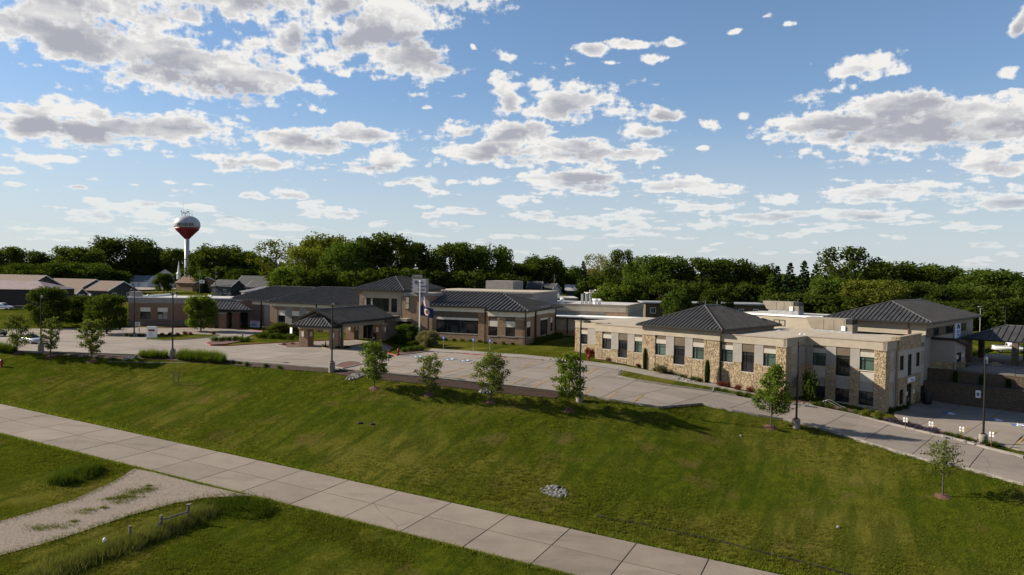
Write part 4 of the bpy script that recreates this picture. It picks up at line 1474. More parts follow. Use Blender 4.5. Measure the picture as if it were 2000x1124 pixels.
# right wing: corner block projecting, long wall behind it
FA, FB, SD = (0, -1.5, 0), (0, 0.2, 0), (0.0, -1.5, PI / 2)
core_ = part(ho, 'wall', (0, 0, 0), [(-7.2, -0.45, -1.1, 18.0, -0.6, 5.6), (-21.0, -7.2, 0.6, 18.0, -0.6, 6.0)], M_BRICK)
for a, b_ in ((-7.15, -5.36), (-3.78, -1.92)):
    wallp('accent_panel', FA, a, b_, 3.85, 4.68, 0.05, M_BROWN)
    wallp('stucco_panel', FA, a, b_, 2.82, 3.85, 0.04, M_PALE2)
    window(ho, FA, a, b_, 1.1, 2.82, 0.12, (0.5,), (0.7,), M_GLASS)
    wallp('masonry', FA, a, b_, -0.6, 0.98, 0.0, M_BRICK)
for a, b_ in ((-7.3, -7.15), (-5.36, -3.78), (-1.92, 0.0)):
    wallp('masonry', FA, a, b_, -0.6, 4.68, 0.0, M_BRICK)
wallp('fascia', FA, -7.3, 0.0, 4.683, 5.6, -0.05, M_PALE2)
for a, b_ in ((-5.36, -3.78), (-1.92, -0.05), (-7.3, -7.21)):
    wallp('stone_ledge', FA, a, b_, 1.06, 1.16, -0.06, M_PALE, 0.05)
wallp('stone_ledge', FA, -1.92, 0, 4.2, 4.3, -0.05, M_PALE, 0.04)
wallp('stone_ledge', FA, -5.36, -3.78, 4.2, 4.3, -0.05, M_PALE, 0.04)
# long wall with the dining room window
wallp('masonry', FB, -21.0, -18.55, -0.6, 4.2, 0.0, M_BRICK)
wallp('masonry', FB, -9.85, -7.3, -0.6, 5.2, -0.06, M_BRICK)
wallp('masonry', FB, -18.55, -9.85, -0.6, 0.98, 0.0, M_BRICK)
wallp('accent_panel', FB, -21.0, -9.85, 4.2, 5.2, -0.02, M_BROWN)
wallp('stucco_panel', FB, -18.55, -9.85, 3.63, 4.06, -0.04, M_PALE2)
wallp('accent_panel', FB, -18.55, -9.85, 4.06, 4.197, 0.0, M_BROWN)
wallp('fascia', FB, -21.0, -7.3, 5.203, 6.15, -0.08, M_PALE2)
window(ho, FB, -18.52, -9.88, 1.1, 3.63, 0.14, (0.27, 0.5, 0.715, 0.915), (), M_GLASS, True)
for a in (-20.15, -8.4):
    part(ho, 'downspout', FB, [(a - 0.09, a + 0.09, -0.26, -0.1, -0.3, 6.1)], M_TRIM)
part(ho, 'downspout', FA, [(0.05, 0.22, -0.2, -0.05, -0.3, 5.6)], M_TRIM)
# side wall facing right
for a, b_, z0, z1 in ((1.0, 3.1, 1.0, 2.8), (15.2, 17.0, 1.0, 2.8)):
    window(ho, SD, a, b_, z0, z1, 0.12, (0.5,), (), M_GLASS)
    part(ho, 'stucco_panel', SD, [(a, b_, 0.04, 0.5, 2.8, 3.85)], M_PALE2)
    part(ho, 'masonry', SD, [(a, b_, 0, 0.5, -0.6, 0.88), (a, b_, 0, 0.5, 3.85, 4.68)], M_BRICK)
part(ho, 'masonry', SD, [(0.0, 1.0, 0, 0.5, -0.6, 4.68), (3.1, 5.6, 0, 0.5, -0.6, 4.68), (14.2, 15.2, 0, 0.5, -0.6, 4.68), (17.0, 19.0, 0, 0.5, -0.6, 4.68)], M_BRICK)
part(ho, 'fascia', SD, [(0.0, 5.6, -0.05, 0.5, 4.683, 5.6), (14.2, 19.0, -0.05, 0.5, 4.683, 5.6)], M_PALE2)
PO = (0.45, -1.5, PI / 2)
part(ho, 'masonry', PO, [(5.6, 7.5, 0, 1.0, -0.6, 4.9), (12.2, 14.2, 0, 1.0, -0.6, 4.9), (7.5, 12.2, 0, 1, -0.6, 0.68), (7.5, 12.2, 0, 1, 4.1, 4.9)], M_BRICK)
part(ho, 'stucco_panel', PO, [(7.5, 12.2, -0.05, 0.5, 3.75, 4.097)], M_PALE2)
part(ho, 'fascia', PO, [(5.55, 14.25, -0.06, 6.0, 4.903, 6.15)], M_PALE2)
part(ho, 'coping', PO, [(5.5, 14.3, -0.12, 6.1, 6.15, 6.3)], M_TRIM)
window(ho, PO, 7.52, 12.18, 0.8, 3.75, 0.12, (0.33, 0.66), (0.75,), M_GLASS)
for a, o_ in ((5.4, 0), (14.4, 0), (18.7, 0)):
    part(ho, 'downspout', SD, [(a - 0.09, a + 0.09, -0.22, -0.06, -0.3, 5.6)], M_TRIM)
# roof of the right wing: one slope shared by the long wall and the corner block
rz_ = lambda t: 6.3 + 0.245 * (t + 0.4)
rw = MB()
front = [(-21.4, -0.4), (-7.6, -0.4), (-7.6, -2.1), (0.75, -2.1), (-8.5, 9.0), (-21.4, 9.0)]
b = MB()
vs = [(x, y, rz_(y) - 0.05) for x, y in front] + [(x, y, rz_(y) - 0.28) for x, y in front]
vs2 = [(0.75, 20.0, rz_(-2.1) - 0.05), (-21.4, 20.0, rz_(-2.1) - 0.05), (0.75, 20.0, rz_(-2.1) - 0.28), (-21.4, 20.0, rz_(-2.1) - 0.28)]
b.add(vs + vs2, [(0, 1, 4, 5), (1, 2, 3, 4), (0, 6, 7, 1), (1, 7, 8, 2), (2, 8, 9, 3), (3, 12, 4), (4, 12, 13, 5), (3, 9, 14, 12), (12, 14, 15, 13), (6, 7, 8, 9, 14, 15)])
rw = b.build('roof', M_TRIM, ho)
P3 = lambda l: [(x, y, rz_(y)) for x, y in l]
seam_plane(rw, P3([(-21.4, -0.4), (-7.6, -0.4), (-7.6, 9.0), (-21.4, 9.0)]), 0.8, rib=0.17)
seam_plane(rw, P3([(-7.6, -2.1), (0.75, -2.1), (-7.6, 7.92)]), 0.8, rib=0.17)
seam_plane(rw, P3([(-7.6, 7.92), (-8.5, 9.0), (-7.6, 9.0)]), 5)
seam_plane(rw, [(0.75, -2.1, rz_(-2.1)), (0.75, 20, rz_(-2.1)), (-8.5, 9, rz_(9))], 0.6)
seam_plane(rw, [(0.75, 20, rz_(-2.1)), (-21.4, 20, rz_(-2.1)), (-21.4, 9, rz_(9)), (-8.5, 9, rz_(9))], 60)
for p, q in (((0.75, -2.1, rz_(-2.1)), (-8.5, 9, rz_(9))), ((-8.5, 9, rz_(9)), (-21.4, 9, rz_(9))), ((0.75, 20, rz_(-2.1)), (-8.5, 9, rz_(9)))):
    cap(rw, p, q, (0, 0, 0))
b = MB()
b.box(-21.4, -7.7, -0.56, -0.41, 6.05, 6.3); b.box(-7.75, 0.9, -2.26, -2.11, 5.64, 5.89); b.box(0.76, 0.92, -2.1, 20, 5.64, 5.89)
b.build('gutter', M_TRIM, rw)

# entrance tower
TW = (0, 1.0, 0)
part(ho, 'tower_wall', TW, [(-35.3, -26.2, 0.4, 17.0, -0.5, 8.9)], M_CREAM)
part(ho, 'masonry', TW, [(-36.0, -35.25, -0.05, 17.0, -0.5, 8.75)], M_BRICK)
wx = [(-34.45, -33.4), (-33.0, -29.3), (-28.8, -27.5)]
part(ho, 'stucco_panel', TW, [(-35.25, -34.45, 0, 0.5, 3.3, 7.25), (-33.4, -33.0, 0, 0.5, 3.3, 7.25), (-29.3, -28.8, 0, 0.5, 3.3, 7.25), (-27.5, -26.1, 0, 0.5, 3.3, 7.25)] + [(a, c, 0.0, 0.5, 3.3, 4.55) for a, c in wx], M_CREAM)
part(ho, 'fascia', TW, [(-35.25, -26.1, -0.12, 0.5, 7.253, 8.75)], M_CREAM)
window(ho, TW, wx[0][0], wx[0][1], 4.55, 7.25, 0.12, (), (0.5,), M_GLASS)
window(ho, TW, wx[1][0], wx[1][1], 4.55, 7.25, 0.12, (0.35, 0.67), (), M_GLASS)
window(ho, TW, wx[2][0], wx[2][1], 4.55, 7.25, 0.12, (), (0.5,), M_GLASS)
part(ho, 'masonry', TW, [(-36.0, -26.0, 0.1, 0.6, -0.5, 3.3)], M_GREYBRICK)
part(ho, 'downspout', TW, [(-26.35, -26.2, -0.28, -0.13, 0, 8.7)], M_TRIM)
hip_roof(ho, (0, 0, 0), -37.2, -25.5, 0.0, 18.6, 8.95, 11.46, 'y', 7.2, 11.4, 0.8, rib=0.17)
# masonry tower pier with the sign box
CH = (0, 0.3, 0)
part(ho, 'pier', CH, [(-26.0, -20.2, 0, 6.0, -0.5, 7.9)], M_BRICK)
part(ho, 'pier_cap', CH, [(-26.1, -20.1, -0.1, 6.1, 7.9, 8.5)], M_GREY)
lm = part(ho, 'wall_lamp', CH, [(-25.05, -24.45, -0.2, -0.003, 6.55, 7.6), (-25.05, -24.45, -0.2, -0.003, 5.35, 6.4)], M_PALE)
part(ho, 'lamp_bar', CH, [(-25.15, -24.35, -0.17, 0.0, 5.25, 5.345), (-25.15, -24.35, -0.17, 0.0, 6.41, 6.54), (-25.15, -24.35, -0.17, 0.0, 7.61, 7.7)], M_TRIM)
sb = part(ho, 'sign_box', CH, [(-23.6, -20.7, -0.35, 0.7, 8.55, 11.25)], mat('sign box face', (0.34, 0.33, 0.35), 0.5, 0.05, 1.0), label='grey sign box with lettering on top of the masonry pier')
for i, s_ in enumerate(('Pender', 'Community', 'Hospital')):
    text('lettering', s_, 0.52, M_NAVY, sb, on_frame(CH, -22.45, -0.365, 10.55 - i * 0.68), (PI / 2, 0, 0), 0.006, 'LEFT', 0.78)
b = MB(CH)
for q in range(3):
    b.tube((-23.15, -0.365, 10.3 + q * 0.22), (-22.75, -0.365, 10.6 + q * 0.15), 0.05, n=5)
b.build('sign_emblem', M_NAVY, sb)
fr_ = MB(CH)
fr_.box(-24.3, -23.95, 0.5, 0.8, 8.5, 12.0)
fr_.box(-24.3, -22.0, 0.5, 0.8, 11.45, 12.0)
for q in range(4):
    fr_.box(-24.5, -23.9, 0.35, 0.49, 8.7 + q * 0.75, 8.9 + q * 0.75, M_TRIM)
fr_.build('sign_frame', mat('dull grey frame', (0.16, 0.155, 0.15), 0.7), ho)
# glazed entry between tower and porch
part(ho, 'entry_wall', TW, [(-26.2, -24.0, -1.6, 0.1, -0.3, 3.0)], M_TRIM)
part(ho, 'entry_roof', TW, [(-30.6, -24.0, -2.4, 0.1, 3.0, 3.55)], M_CREAM)

# middle wing, set back
FM = (0, 3.5, 0)
part(ho, 'wall', FM, [(-59.5, -36.0, 0.45, 20, -0.6, 5.5)], M_GREY)
xs_w = [(-57.5, -55.75), (-54.0, -52.2), (-50.4, -48.55), (-46.9, -45.1), (-43.4, -41.6), (-39.9, -38.1)]
prev = -57.75
part(ho, 'masonry', FM, [(-59.6, -57.75, -0.05, 0.45, -0.6, 4.75)], M_BRICK)
for a, c in xs_w:
    part(ho, 'stucco_panel', FM, [(prev, a, 0.02, 0.45, 0.85, 4.75)], M_GREY)
    part(ho, 'masonry', FM, [(a, c, 0.0, 0.45, 3.85, 4.75)], M_BRICK)
    part(ho, 'stucco_panel', FM, [(a, c, 0.04, 0.45, 2.8, 3.85)], M_PALE2)
    window(ho, FM, a, c, 1.1, 2.8, 0.12, (0.5,), (), M_GLASS)
    prev = c
part(ho, 'stucco_panel', FM, [(prev, -36.0, 0.02, 0.45, 0.85, 4.75)], M_GREY)
part(ho, 'masonry', FM, [(-57.75, -36.0, -0.05, 0.45, -0.6, 0.847)], M_BRICK)
part(ho, 'fascia', FM, [(-59.6, -36.0, -0.06, 0.45, 4.753, 5.45)], M_PALE2)
FL = (0, 6.5, 0)
part(ho, 'wall', FL, [(-72.0, -59.6, 0.45, 16, -0.6, 5.6)], M_GREY)
part(ho, 'masonry', FL, [(-72.0, -63.6, -0.03, 0.45, -0.6, 4.75)], M_GREYBRICK)
part(ho, 'stucco_panel', FL, [(-63.6, -59.6, 0.0, 0.45, -0.6, 4.75)], M_GREY)
part(ho, 'fascia', FL, [(-72.0, -59.6, -0.06, 0.45, 4.753, 5.6)], M_PALE2)
part(ho, 'downspout', FL, [(-64.3, -64.15, -0.25, -0.09, -0.2, 5.5)], M_TRIM)
part(ho, 'downspout', FM, [(-47.9, -47.75, -0.25, -0.09, -0.2, 5.4)], M_TRIM)
hip_roof(ho, (0, 0, 0), -73.0, -50.0, 5.8, 22.2, 5.72, 8.6, 'x', -67.6, -56, 0.8, ('front',), rib=0.17)
hip_roof(ho, (0, 0, 0), -60.4, -35.9, 2.9, 23.0, 5.6, 8.75, 'x', -53.5, -36.5, 0.8, ('front',), rib=0.17)
b = MB((0, 0, 0))
b.add([(-43.6, 2.2, 5.15), (-36.2, 2.2, 5.15), (-36.2, 4.0, 5.75), (-42.6, 4.0, 5.75)], [(0, 1, 2, 3)])
lr = b.build('lower_roof', M_TRIM, ho)
seam_plane(lr, [(-43.6, 2.2, 5.18), (-36.2, 2.2, 5.18), (-36.2, 4.2, 5.78), (-42.6, 4.2, 5.78)], 0.6)

# flat-roofed blocks behind the right wing
BK = (0, 25.9, 0)
part(ho, 'rear_block', BK, [(-12.0, 13.2, 0.3, 19, -0.5, 5.9)], M_GREY)
part(ho, 'fascia', BK, [(-12.0, 13.3, -0.1, 0.3, 4.7, 6.1)], M_CREAM)
part(ho, 'fascia', (13.2, 25.9, PI / 2), [(-0.1, 19.1, -0.1, 0.3, 4.7, 6.1)], M_CREAM)
part(ho, 'masonry', BK, [(8.6, 13.26, -0.05, 0.3, 2.8, 4.7)], M_BRICK)
part(ho, 'coping', BK, [(-12.1, 13.4, -0.2, 0.25, 6.1, 6.22), (13.0, 13.4, 0.25, 19, 6.1, 6.22)], M_CAP)
part(ho, 'roof_deck', BK, [(-11.9, 12.9, 0.4, 19, 5.9, 6.05)], M_TPO)
part(ho, 'link_wall', (0, 21, 0), [(-4.0, 16.5, 0, 4.8, 0.9, 3.4)], M_CREAM)
part(ho, 'masonry', (0, 21, 0), [(-4.0, 16.5, -0.05, 4.7, -0.5, 0.9)], M_BRICK)
part(ho, 'link_roof', (0, 21, 0), [(-4.2, 18.0, -0.5, 4.9, 3.55, 3.85)], M_WHITE)
part(ho, 'gutter', (0, 21, 0), [(-4.2, 18.0, -0.6, -0.3, 3.3, 3.547)], M_TRIM)
ld = window(ho, (0, 21, 0), 7.4, 9.2, 0.0, 2.6, -0.06, (), (), M_GLASS, False)
part(ho, 'downspout', (0, 21, 0), [(1.6, 1.75, -0.35, -0.1, 0, 3.4)], M_TRIM)
part(ho, 'roof_deck', (0, 0, 0), [(-32, -6, 21.5, 40, 8.2, 8.55)], M_CREAM)
part(ho, 'rear_block', (0, 0, 0), [(-31.8, -6.2, 21.7, 39.8, -0.5, 8.2)], M_GREY)
part(ho, 'penthouse', (0, 0, 0), [(-24.0, -17.0, 38.5, 46, 7, 10.6)], M_GREY)
# pipes and vents on the rear roof
for q in range(3):
    x = 2.5 + q * 0.9
    b = MB(BK)
    b.tube((x, 3.0, 6.0), (x, 3.0, 8.2), 0.14, n=8); b.tube((x, 3.0, 8.2), (x, 4.2, 8.2), 0.14, n=8); b.tube((x, 4.2, 8.2), (x, 4.2, 6.0), 0.14, n=8)
    b.build('roof_pipe', M_GALV, ho)
for x, y in ((-2.5, 5), (5.5, 3), (6.4, 3.4), (-7, 6)):
    MB(BK).lathe([(0.35, 6.0), (0.3, 6.6), (0.5, 6.8), (0.5, 7.1), (0.1, 7.3)], 10, (x, y)).build('roof_vent', M_WHITE, ho)

# ------------------------------------------------------------------ porte-cochere
pc = thing('entrance_canopy', 'gabled drive-through entrance canopy with black roof on four masonry columns', 'canopy', (HP[0], HP[1], 0), HA)
XL, XR, T0, T1 = -32.1, -26.2, -21.8, -7.6
for xx in (XL, XR):
    for tt in (T0, T1):
        c = part(pc, 'column', (0, 0, 0), [(xx - 0.85, xx + 0.85, tt - 0.85, tt + 0.85, -0.4, 2.75)], M_BRICK)
        part(c, 'column_cap', (0, 0, 0), [(xx - 0.98, xx + 0.98, tt - 0.98, tt + 0.98, 2.75, 3.05)], M_CREAM)
        part(c, 'wall_lamp', (0, 0, 0), [(xx - 0.2, xx + 0.2, tt - 1.05, tt - 0.86, 1.5, 2.35), (xx + 0.86, xx + 1.05, tt - 0.2, tt + 0.2, 1.5, 2.35)], M_LAMP)
cxm = (XL + XR) / 2
e0, e1_, za, zb = cxm - 4.75, cxm + 4.75, 4.15, 6.15
part(pc, 'beam', (0, 0, 0), [(XL - 0.6, XR + 0.6, T0 - 0.5, T0 + 0.5, 3.05, 4.1), (XL - 0.6, XL + 0.6, T0 + 0.5, T1 + 0.6, 3.05, 4.05), (XR - 0.6, XR + 0.6, T0 + 0.5, T1 + 0.6, 3.05, 4.05)], M_CREAM)
part(pc, 'ceiling', (0, 0, 0), [(XL - 0.5, XR + 0.5, T0, T1 + 0.5, 3.9, 4.0)], mat('canopy ceiling', (0.50, 0.34, 0.20), 0.8, 0.1, 0.6))
b = MB(); b.extr([(cxm - 4.3, 4.1), (cxm + 4.3, 4.1), (cxm + 4.3, 4.2), (cxm, 5.95), (cxm - 4.3, 4.2)], T0 - 0.55, T0 - 0.2, axis='y'); b.build('gable_wall', M_CREAM, pc)
yf, yb = T0 - 1.6, -5.2
b = MB()
prof = [(e0, za - 0.3), (cxm, zb - 0.3), (e1_, za - 0.3), (e1_, za - 0.05), (cxm, zb - 0.05), (e0, za - 0.05)]
b.extr(prof, yf, yb, axis='y')
pr = b.build('roof', M_TRIM, pc)
seam_plane(pr, [(e1_, yf, za), (e1_, yb, za), (cxm, yb, zb), (cxm, yf, zb)], 0.5)
seam_plane(pr, [(e0, yb, za), (e0, yf, za), (cxm, yf, zb), (cxm, yb, zb)], 0.5)
cap(pr, (cxm, yf, zb), (cxm, yb, zb), (0, 0, 0))
part(pr, 'gutter', (0, 0, 0), [(e1_ + 0.01, e1_ + 0.16, yf, yb, za - 0.25, za)], M_TRIM)
h0, h1_ = cxm - 3.9, cxm + 3.9
fy = T0 - 2.9
rfh = MB()
A_ = (cxm, T0 - 0.5, 5.35)
rfh.add([(h0, fy, 3.45), (h1_, fy, 3.45), (h1_, T0 + 0.4, 3.45), (h0, T0 + 0.4, 3.45), (h0, fy, 3.2), (h1_, fy, 3.2), (h1_, T0 + 0.4, 3.2), (h0, T0 + 0.4, 3.2), A_],
        [(0, 1, 8), (1, 2, 8), (2, 3, 8), (3, 0, 8), (7, 6, 5, 4), (0, 4, 5, 1), (1, 5, 6, 2), (2, 6, 7, 3), (3, 7, 4, 0)])
rh = rfh.build('front_roof', M_TRIM, pc)
up5 = lambda p: (p[0], p[1], p[2] + 0.05)
seam_plane(rh, [up5((h0, fy, 3.45)), up5((h1_, fy, 3.45)), up5(A_)], 0.6)
seam_plane(rh, [up5((h1_, fy, 3.45)), up5((h1_, T0 + 0.4, 3.45)), up5(A_)], 0.6)
cap(rh, (h1_, fy, 3.5), up5(A_), (0, 0, 0)); cap(rh, (h0, fy, 3.5), up5(A_), (0, 0, 0))
part(pc, 'front_beam', (0, 0, 0), [(XL - 0.5, XR + 0.5, T0 - 1.3, T0 - 0.98, 2.8, 3.2)], M_CREAM)
part(pc, 'downspout', (0, 0, 0), [(e1_ - 0.35, e1_ - 0.15, T0 - 0.9, T0 - 0.7, 0, 4.0)], M_TRIM)
# doors under the canopy
VB = (0, -5.4, 0)
part(pc, 'vestibule', VB, [(-33.0, -26.5, 0.3, 6, -0.3, 4.0)], M_GREYBRICK)
d_ = window(pc, VB, -31.2, -27.4, -0.2, 2.9, 0.1, (0.25, 0.5, 0.75), (0.78,), M_GLASS, False); d_.name = 'entrance_door'

# ------------------------------------------------------------------ flat-roofed brick wing at left with the dark awning
LW = (-71.0, 160.0)
LA = math.radians(3)
bw = thing('brick_wing_building', 'flat roofed brick wing with cream band and small square windows', 'building', (LW[0], LW[1], 0), LA)
O0 = (0, 0, 0)
part(bw, 'wall', O0, [(-13.1, 16.0, 0.4, 22, -0.8, 5.4)], M_REDBRICK)
wl = [(-10.55, -8.35), (-6.85, -4.65), (0.1, 2.3)]
prev = -13.1
for a, c in wl + [(7.0, 7.0)]:
    part(bw, 'brick_pier', O0, [(prev, a, 0, 0.4, 1.1, 4.75)], M_REDBRICK)
    if a == c:
        break
    part(bw, 'brick_head', O0, [(a, c, 0, 0.4, 3.75, 4.75)], M_REDBRICK)
    part(bw, 'stucco_panel', O0, [(a, c, 0.03, 0.4, 2.85, 3.75)], M_PALE2)
    window(bw, O0, a, c, 1.15, 2.85, 0.12, (0.5,), (0.68,), M_GLASS, False, blind={(0, 0), (1, 0), (1, 1)} if a == -6.85 else None)
    prev = c
part(bw, 'base_wall', O0, [(-13.1, 7.0, -0.04, 0.4, -0.8, 1.04)], M_GREYBRICK)
part(bw, 'stone_ledge', O0, [(-13.15, 7.0, -0.1, 0.4, 1.043, 1.1)], M_GREY)
part(bw, 'fascia', O0, [(-13.15, 9.0, -0.05, 0.4, 4.75, 5.9)], M_GREY)
part(bw, 'coping', O0, [(-13.3, 9.1, -0.15, 0.5, 5.9, 6.05)], M_WHITE)
part(bw, 'roof_deck', O0, [(-13.0, 14.0, 0.5, 22, 5.4, 5.6)], M_TPO)
part(bw, 'parapet_end', O0, [(-13.3, -12.9, 0.5, 22, 5.4, 6.05)], M_WHITE)
for x, y in ((-11.5, 3), (-10.2, 3), (-4.5, 4), (2.2, 5.5), (2.9, 5.0)):
    MB().lathe([(0.3, 5.6), (0.25, 6.1), (0.42, 6.25), (0.05, 6.55)], 8, (x, y)).build('roof_vent', M_WHITE, bw)
part(bw, 'roof_hatch', O0, [(-13.2, -11.2, 0.6, 2.6, 6.05, 7.2)], M_GREY)
# entrance under the awning
part(bw, 'entry_wall', O0, [(7.0, 16.0, 0.3, 0.4, -0.8, 4.4)], M_GREYBRICK)
window(bw, O0, 5.2, 6.7, -0.1, 2.8, 0.0, (0.5,), (), M_GLASS, False)
w1 = window(bw, O0, 8.2, 12.6, -0.3, 2.9, 0.2, (0.25, 0.5, 0.75), (0.78,), M_GLASS, False); w1.name = 'entrance_door'
aw = MB()
aw.add([(-0.5, -0.3, 5.75), (9.5, 1.0, 5.6), (15.2, -5.2, 3.75), (6.2, -6.2, 3.85), (-0.5, -0.3, 5.45), (9.5, 1.0, 5.3), (15.2, -5.2, 3.4), (6.2, -6.2, 3.5)],
       [(0, 3, 2, 1), (4, 5, 6, 7), (0, 4, 7, 3), (3, 7, 6, 2), (2, 6, 5, 1), (1, 5, 4, 0)])
ao = aw.build('awning', M_TRIM, bw)
seam_plane(ao, [(6.2, -6.2, 3.9), (15.2, -5.2, 3.8), (9.5, 1.0, 5.65), (-0.5, -0.3, 5.8)], 0.7)
for x, y in ((6.6, -4.6), (9.1, -5.2), (11.2, -3.4)):
    c = part(bw, 'awning_column', O0, [(x - 0.7, x + 0.7, y - 0.6, y + 0.6, -0.6, 3.0)], M_REDBRICK)
    part(c, 'column_cap', O0, [(x - 0.78, x + 0.78, y - 0.68, y + 0.68, 3.0, 3.2)], M_PALE)
    b = MB()
    for q in (-0.5, 0.5):
        b.tube((x, y, 3.2), (x + q, y, 3.95), 0.07, n=6)
    b.build('bracket', M_POST, c)
print('buildings done')

# ------------------------------------------------------------------ retaining walls, ramps, ambulance canopy
def cpt(s_, t_, z=None):
    p = CP + CE1 * s_ + CE2 * t_
    return (float(p[0]), float(p[1]), h1(p[0], p[1]) if z is None else z)


def wall_thing(label, x0, x1, y0, y1, z0, z1, ch=0.2, cw=0.9):
    t = thing('retaining_wall', label, 'retaining wall', (CP[0], CP[1], 0), CA, 'brown block retaining walls')
    part(t, 'core', O0, [(x0, x1, y0 + 0.05, y1, z0, z1 - 0.1)], M_BLOCK)
    b = MB()
    rs = random.Random(int(z1 * 10) + 5)
    n = int((z1 - 0.1 - z0) / ch)
    for j in range(n):
        za = z0 + j * ch
        x = x0 + (cw / 2 if j % 2 else 0)
        while x < x1:
            xe = min(x + cw, x1)
            d = rs.uniform(0.0, 0.03)
            b.add([(x + .01, y0 + .05, za + .01), (xe - .01, y0 + .05, za + .01), (xe - .01, y0 + .05, za + ch - .01), (x + .01, y0 + .05, za + ch - .01),
                   (x + .03, y0 - d, za + .02), (xe - .03, y0 - d, za + .02), (xe - .03, y0 - d, za + ch - .02), (x + .03, y0 - d, za + ch - .02)],
                  [(0, 1, 5, 4), (1, 2, 6, 5), (2, 3, 7, 6), (3, 0, 4, 7), (4, 5, 6, 7)])
            x = xe
    tag(b.build('wall_blocks', M_BLOCK, t), kind='stuff')
    part(t, 'cap_course', O0, [(x0, x1, y0 - 0.06, y1, z1 - 0.1, z1)], M_BLOCK)
    return t


wall_thing('lower brown block retaining wall behind the accessible parking, carrying two sign plates', 0.08, 46, 16.4, 17.7, -4.6, -1.55)
wall_thing('upper brown block retaining wall carrying the black railing', 0.08, 46, 18.3, 19.2, -1.7, 0.05)
p = sheet('planting_ledge', [cpt(0.1, 17.65)[:2], cpt(46, 17.65)[:2], cpt(46, 18.35)[:2], cpt(0.1, 18.35)[:2]], M_MULCH, 0)
for vv in p.data.vertices:
    vv.co.z = -1.68 - (0.2 if vv.index >= len(p.data.vertices) // 2 else 0)
tag(p, kind='structure')
rl = thing('railing', 'black metal railing along the top of the upper retaining wall', 'railing', (CP[0], CP[1], 0), CA)
for i in range(12):
    x = 3.2 + i * 3.6
    MB().tube((x, 18.7, 0.0), (x, 18.7, 1.15), 0.04, n=6).build('post', M_BLACK, rl)
for zz in (1.12, 0.2):
    MB().tube((3.2, 18.7, zz), (43.0, 18.7, zz), 0.03, n=6).build('rail', M_BLACK, rl)
b = MB()
for i in range(270):
    x = 3.3 + i * 0.147
    b.tube((x, 18.7, 0.2), (x, 18.7, 1.1), 0.008, n=3)
tag(b.build('baluster', M_BLACK, rl), kind='stuff')
for k, s_ in enumerate((6.7, 14.6)):
    t = thing('parking_sign', ['white sign plate on the block wall nearer the clinic', 'white sign plate on the block wall nearer the frame edge'][k], 'sign', cpt(s_, 16.35, -2.6), CA, 'sign plates on the retaining wall')
    part(t, 'plate', O0, [(-0.3, 0.3, -0.05, -0.01, -0.5, 0.5)], M_WHITE)
    part(t, 'symbol', O0, [(-0.16, 0.16, -0.06, -0.052, -0.2, 0.2)], mat('dull blue symbol', (0.12, 0.22, 0.3), 0.6))

ac = thing('ambulance_canopy', 'long dark metal roofed canopy on posts beside the upper drive at right', 'canopy', (CP[0], CP[1], 0), CA)
hip_roof(ac, O0, 0.4, 62, 34.0, 45.6, 3.55, 5.6, 'x', 5.6, 57, 0.9, ('front', 'left'), rib=0.1, rm=M_ROOFD)
for (x, y) in ((1.6, 34.3), (1.6, 43.6), (7.8, 34.3), (7.8, 43.6)):
    c = part(ac, 'column', O0, [(x - 0.4, x + 0.4, y - 0.4, y + 0.4, -0.3, 3.4)], M_BLOCK)
for x in (17, 26, 35, 44, 53):
    for y in (37, 45):
        part(ac, 'post', O0, [(x - 0.3, x + 0.3, y - 0.3, y + 0.3, -0.3, 3.4)], M_TRIM)
cp_ = MB()
for i, (s_, t_) in enumerate([(4.3, 33.0), (9.5, 33.0), (16.2, 33.5), (10.2, 46.5)]):
    x, y, z = cpt(s_, t_)
    t = thing('bollard', ['white concrete bollard under the canopy corner nearest the clinic', 'white concrete bollard at the right post of the canopy corner', 'wide white concrete bollard in front of the parked pickup', 'low white planter behind the canopy column'][i], 'bollard', (x, y, z + .06), 0, 'white concrete bollards on the upper drive')
    r = (0.28, 0.28, 0.55, 0.5)[i]; hh = (1.1, 1.1, 1.2, 0.9)[i]
    MB().lathe([(r, 0), (r, hh - 0.12), (r * 0.8, hh)], 14).build('body', M_WHITE, t)
for i, (s_, t_) in enumerate([(21.2, 34.5), (22.0, 33.0)]):
    x, y, z = cpt(s_, t_)
    t = thing('bollard', ['yellow steel bollard in front of the pickup bumper', 'yellow steel bollard cut by the right picture edge'][i], 'bollard', (x, y, z + .06), 0, 'yellow bollards on the upper drive')
    MB().lathe([(0.14, 0), (0.14, 1.45), (0.09, 1.55)], 12).build('body', M_YPOST, t)

# ------------------------------------------------------------------ vehicles
def wheel(parent, x, y, r=0.36, w=0.24):
    side = -1 if y < 0 else 1
    b = MB()
    n = 16
    vs = []
    for yy, rr in ((y - w / 2, r * 0.94), (y - w / 2 + 0.04, r), (y + w / 2 - 0.04, r), (y + w / 2, r * 0.94)):
        for i in range(n):
            a = 2 * PI * i / n
            vs.append((x + rr * math.cos(a), yy, r + rr * math.sin(a)))
    fs = [(k * n + i, k * n + (i + 1) % n, (k + 1) * n + (i + 1) % n, (k + 1) * n + i) for k in range(3) for i in range(n)]
    fs += [tuple(range(n)), tuple(range(3 * n, 4 * n))]
    wv_ = b.add(vs, fs).build('wheel', M_TYRE, parent)
    MB().tube((x, y + side * (w / 2 + 0.004), r), (x, y + side * (w / 2 - 0.03), r), r * 0.6, n=12).build('hub', M_HUB, wv_)


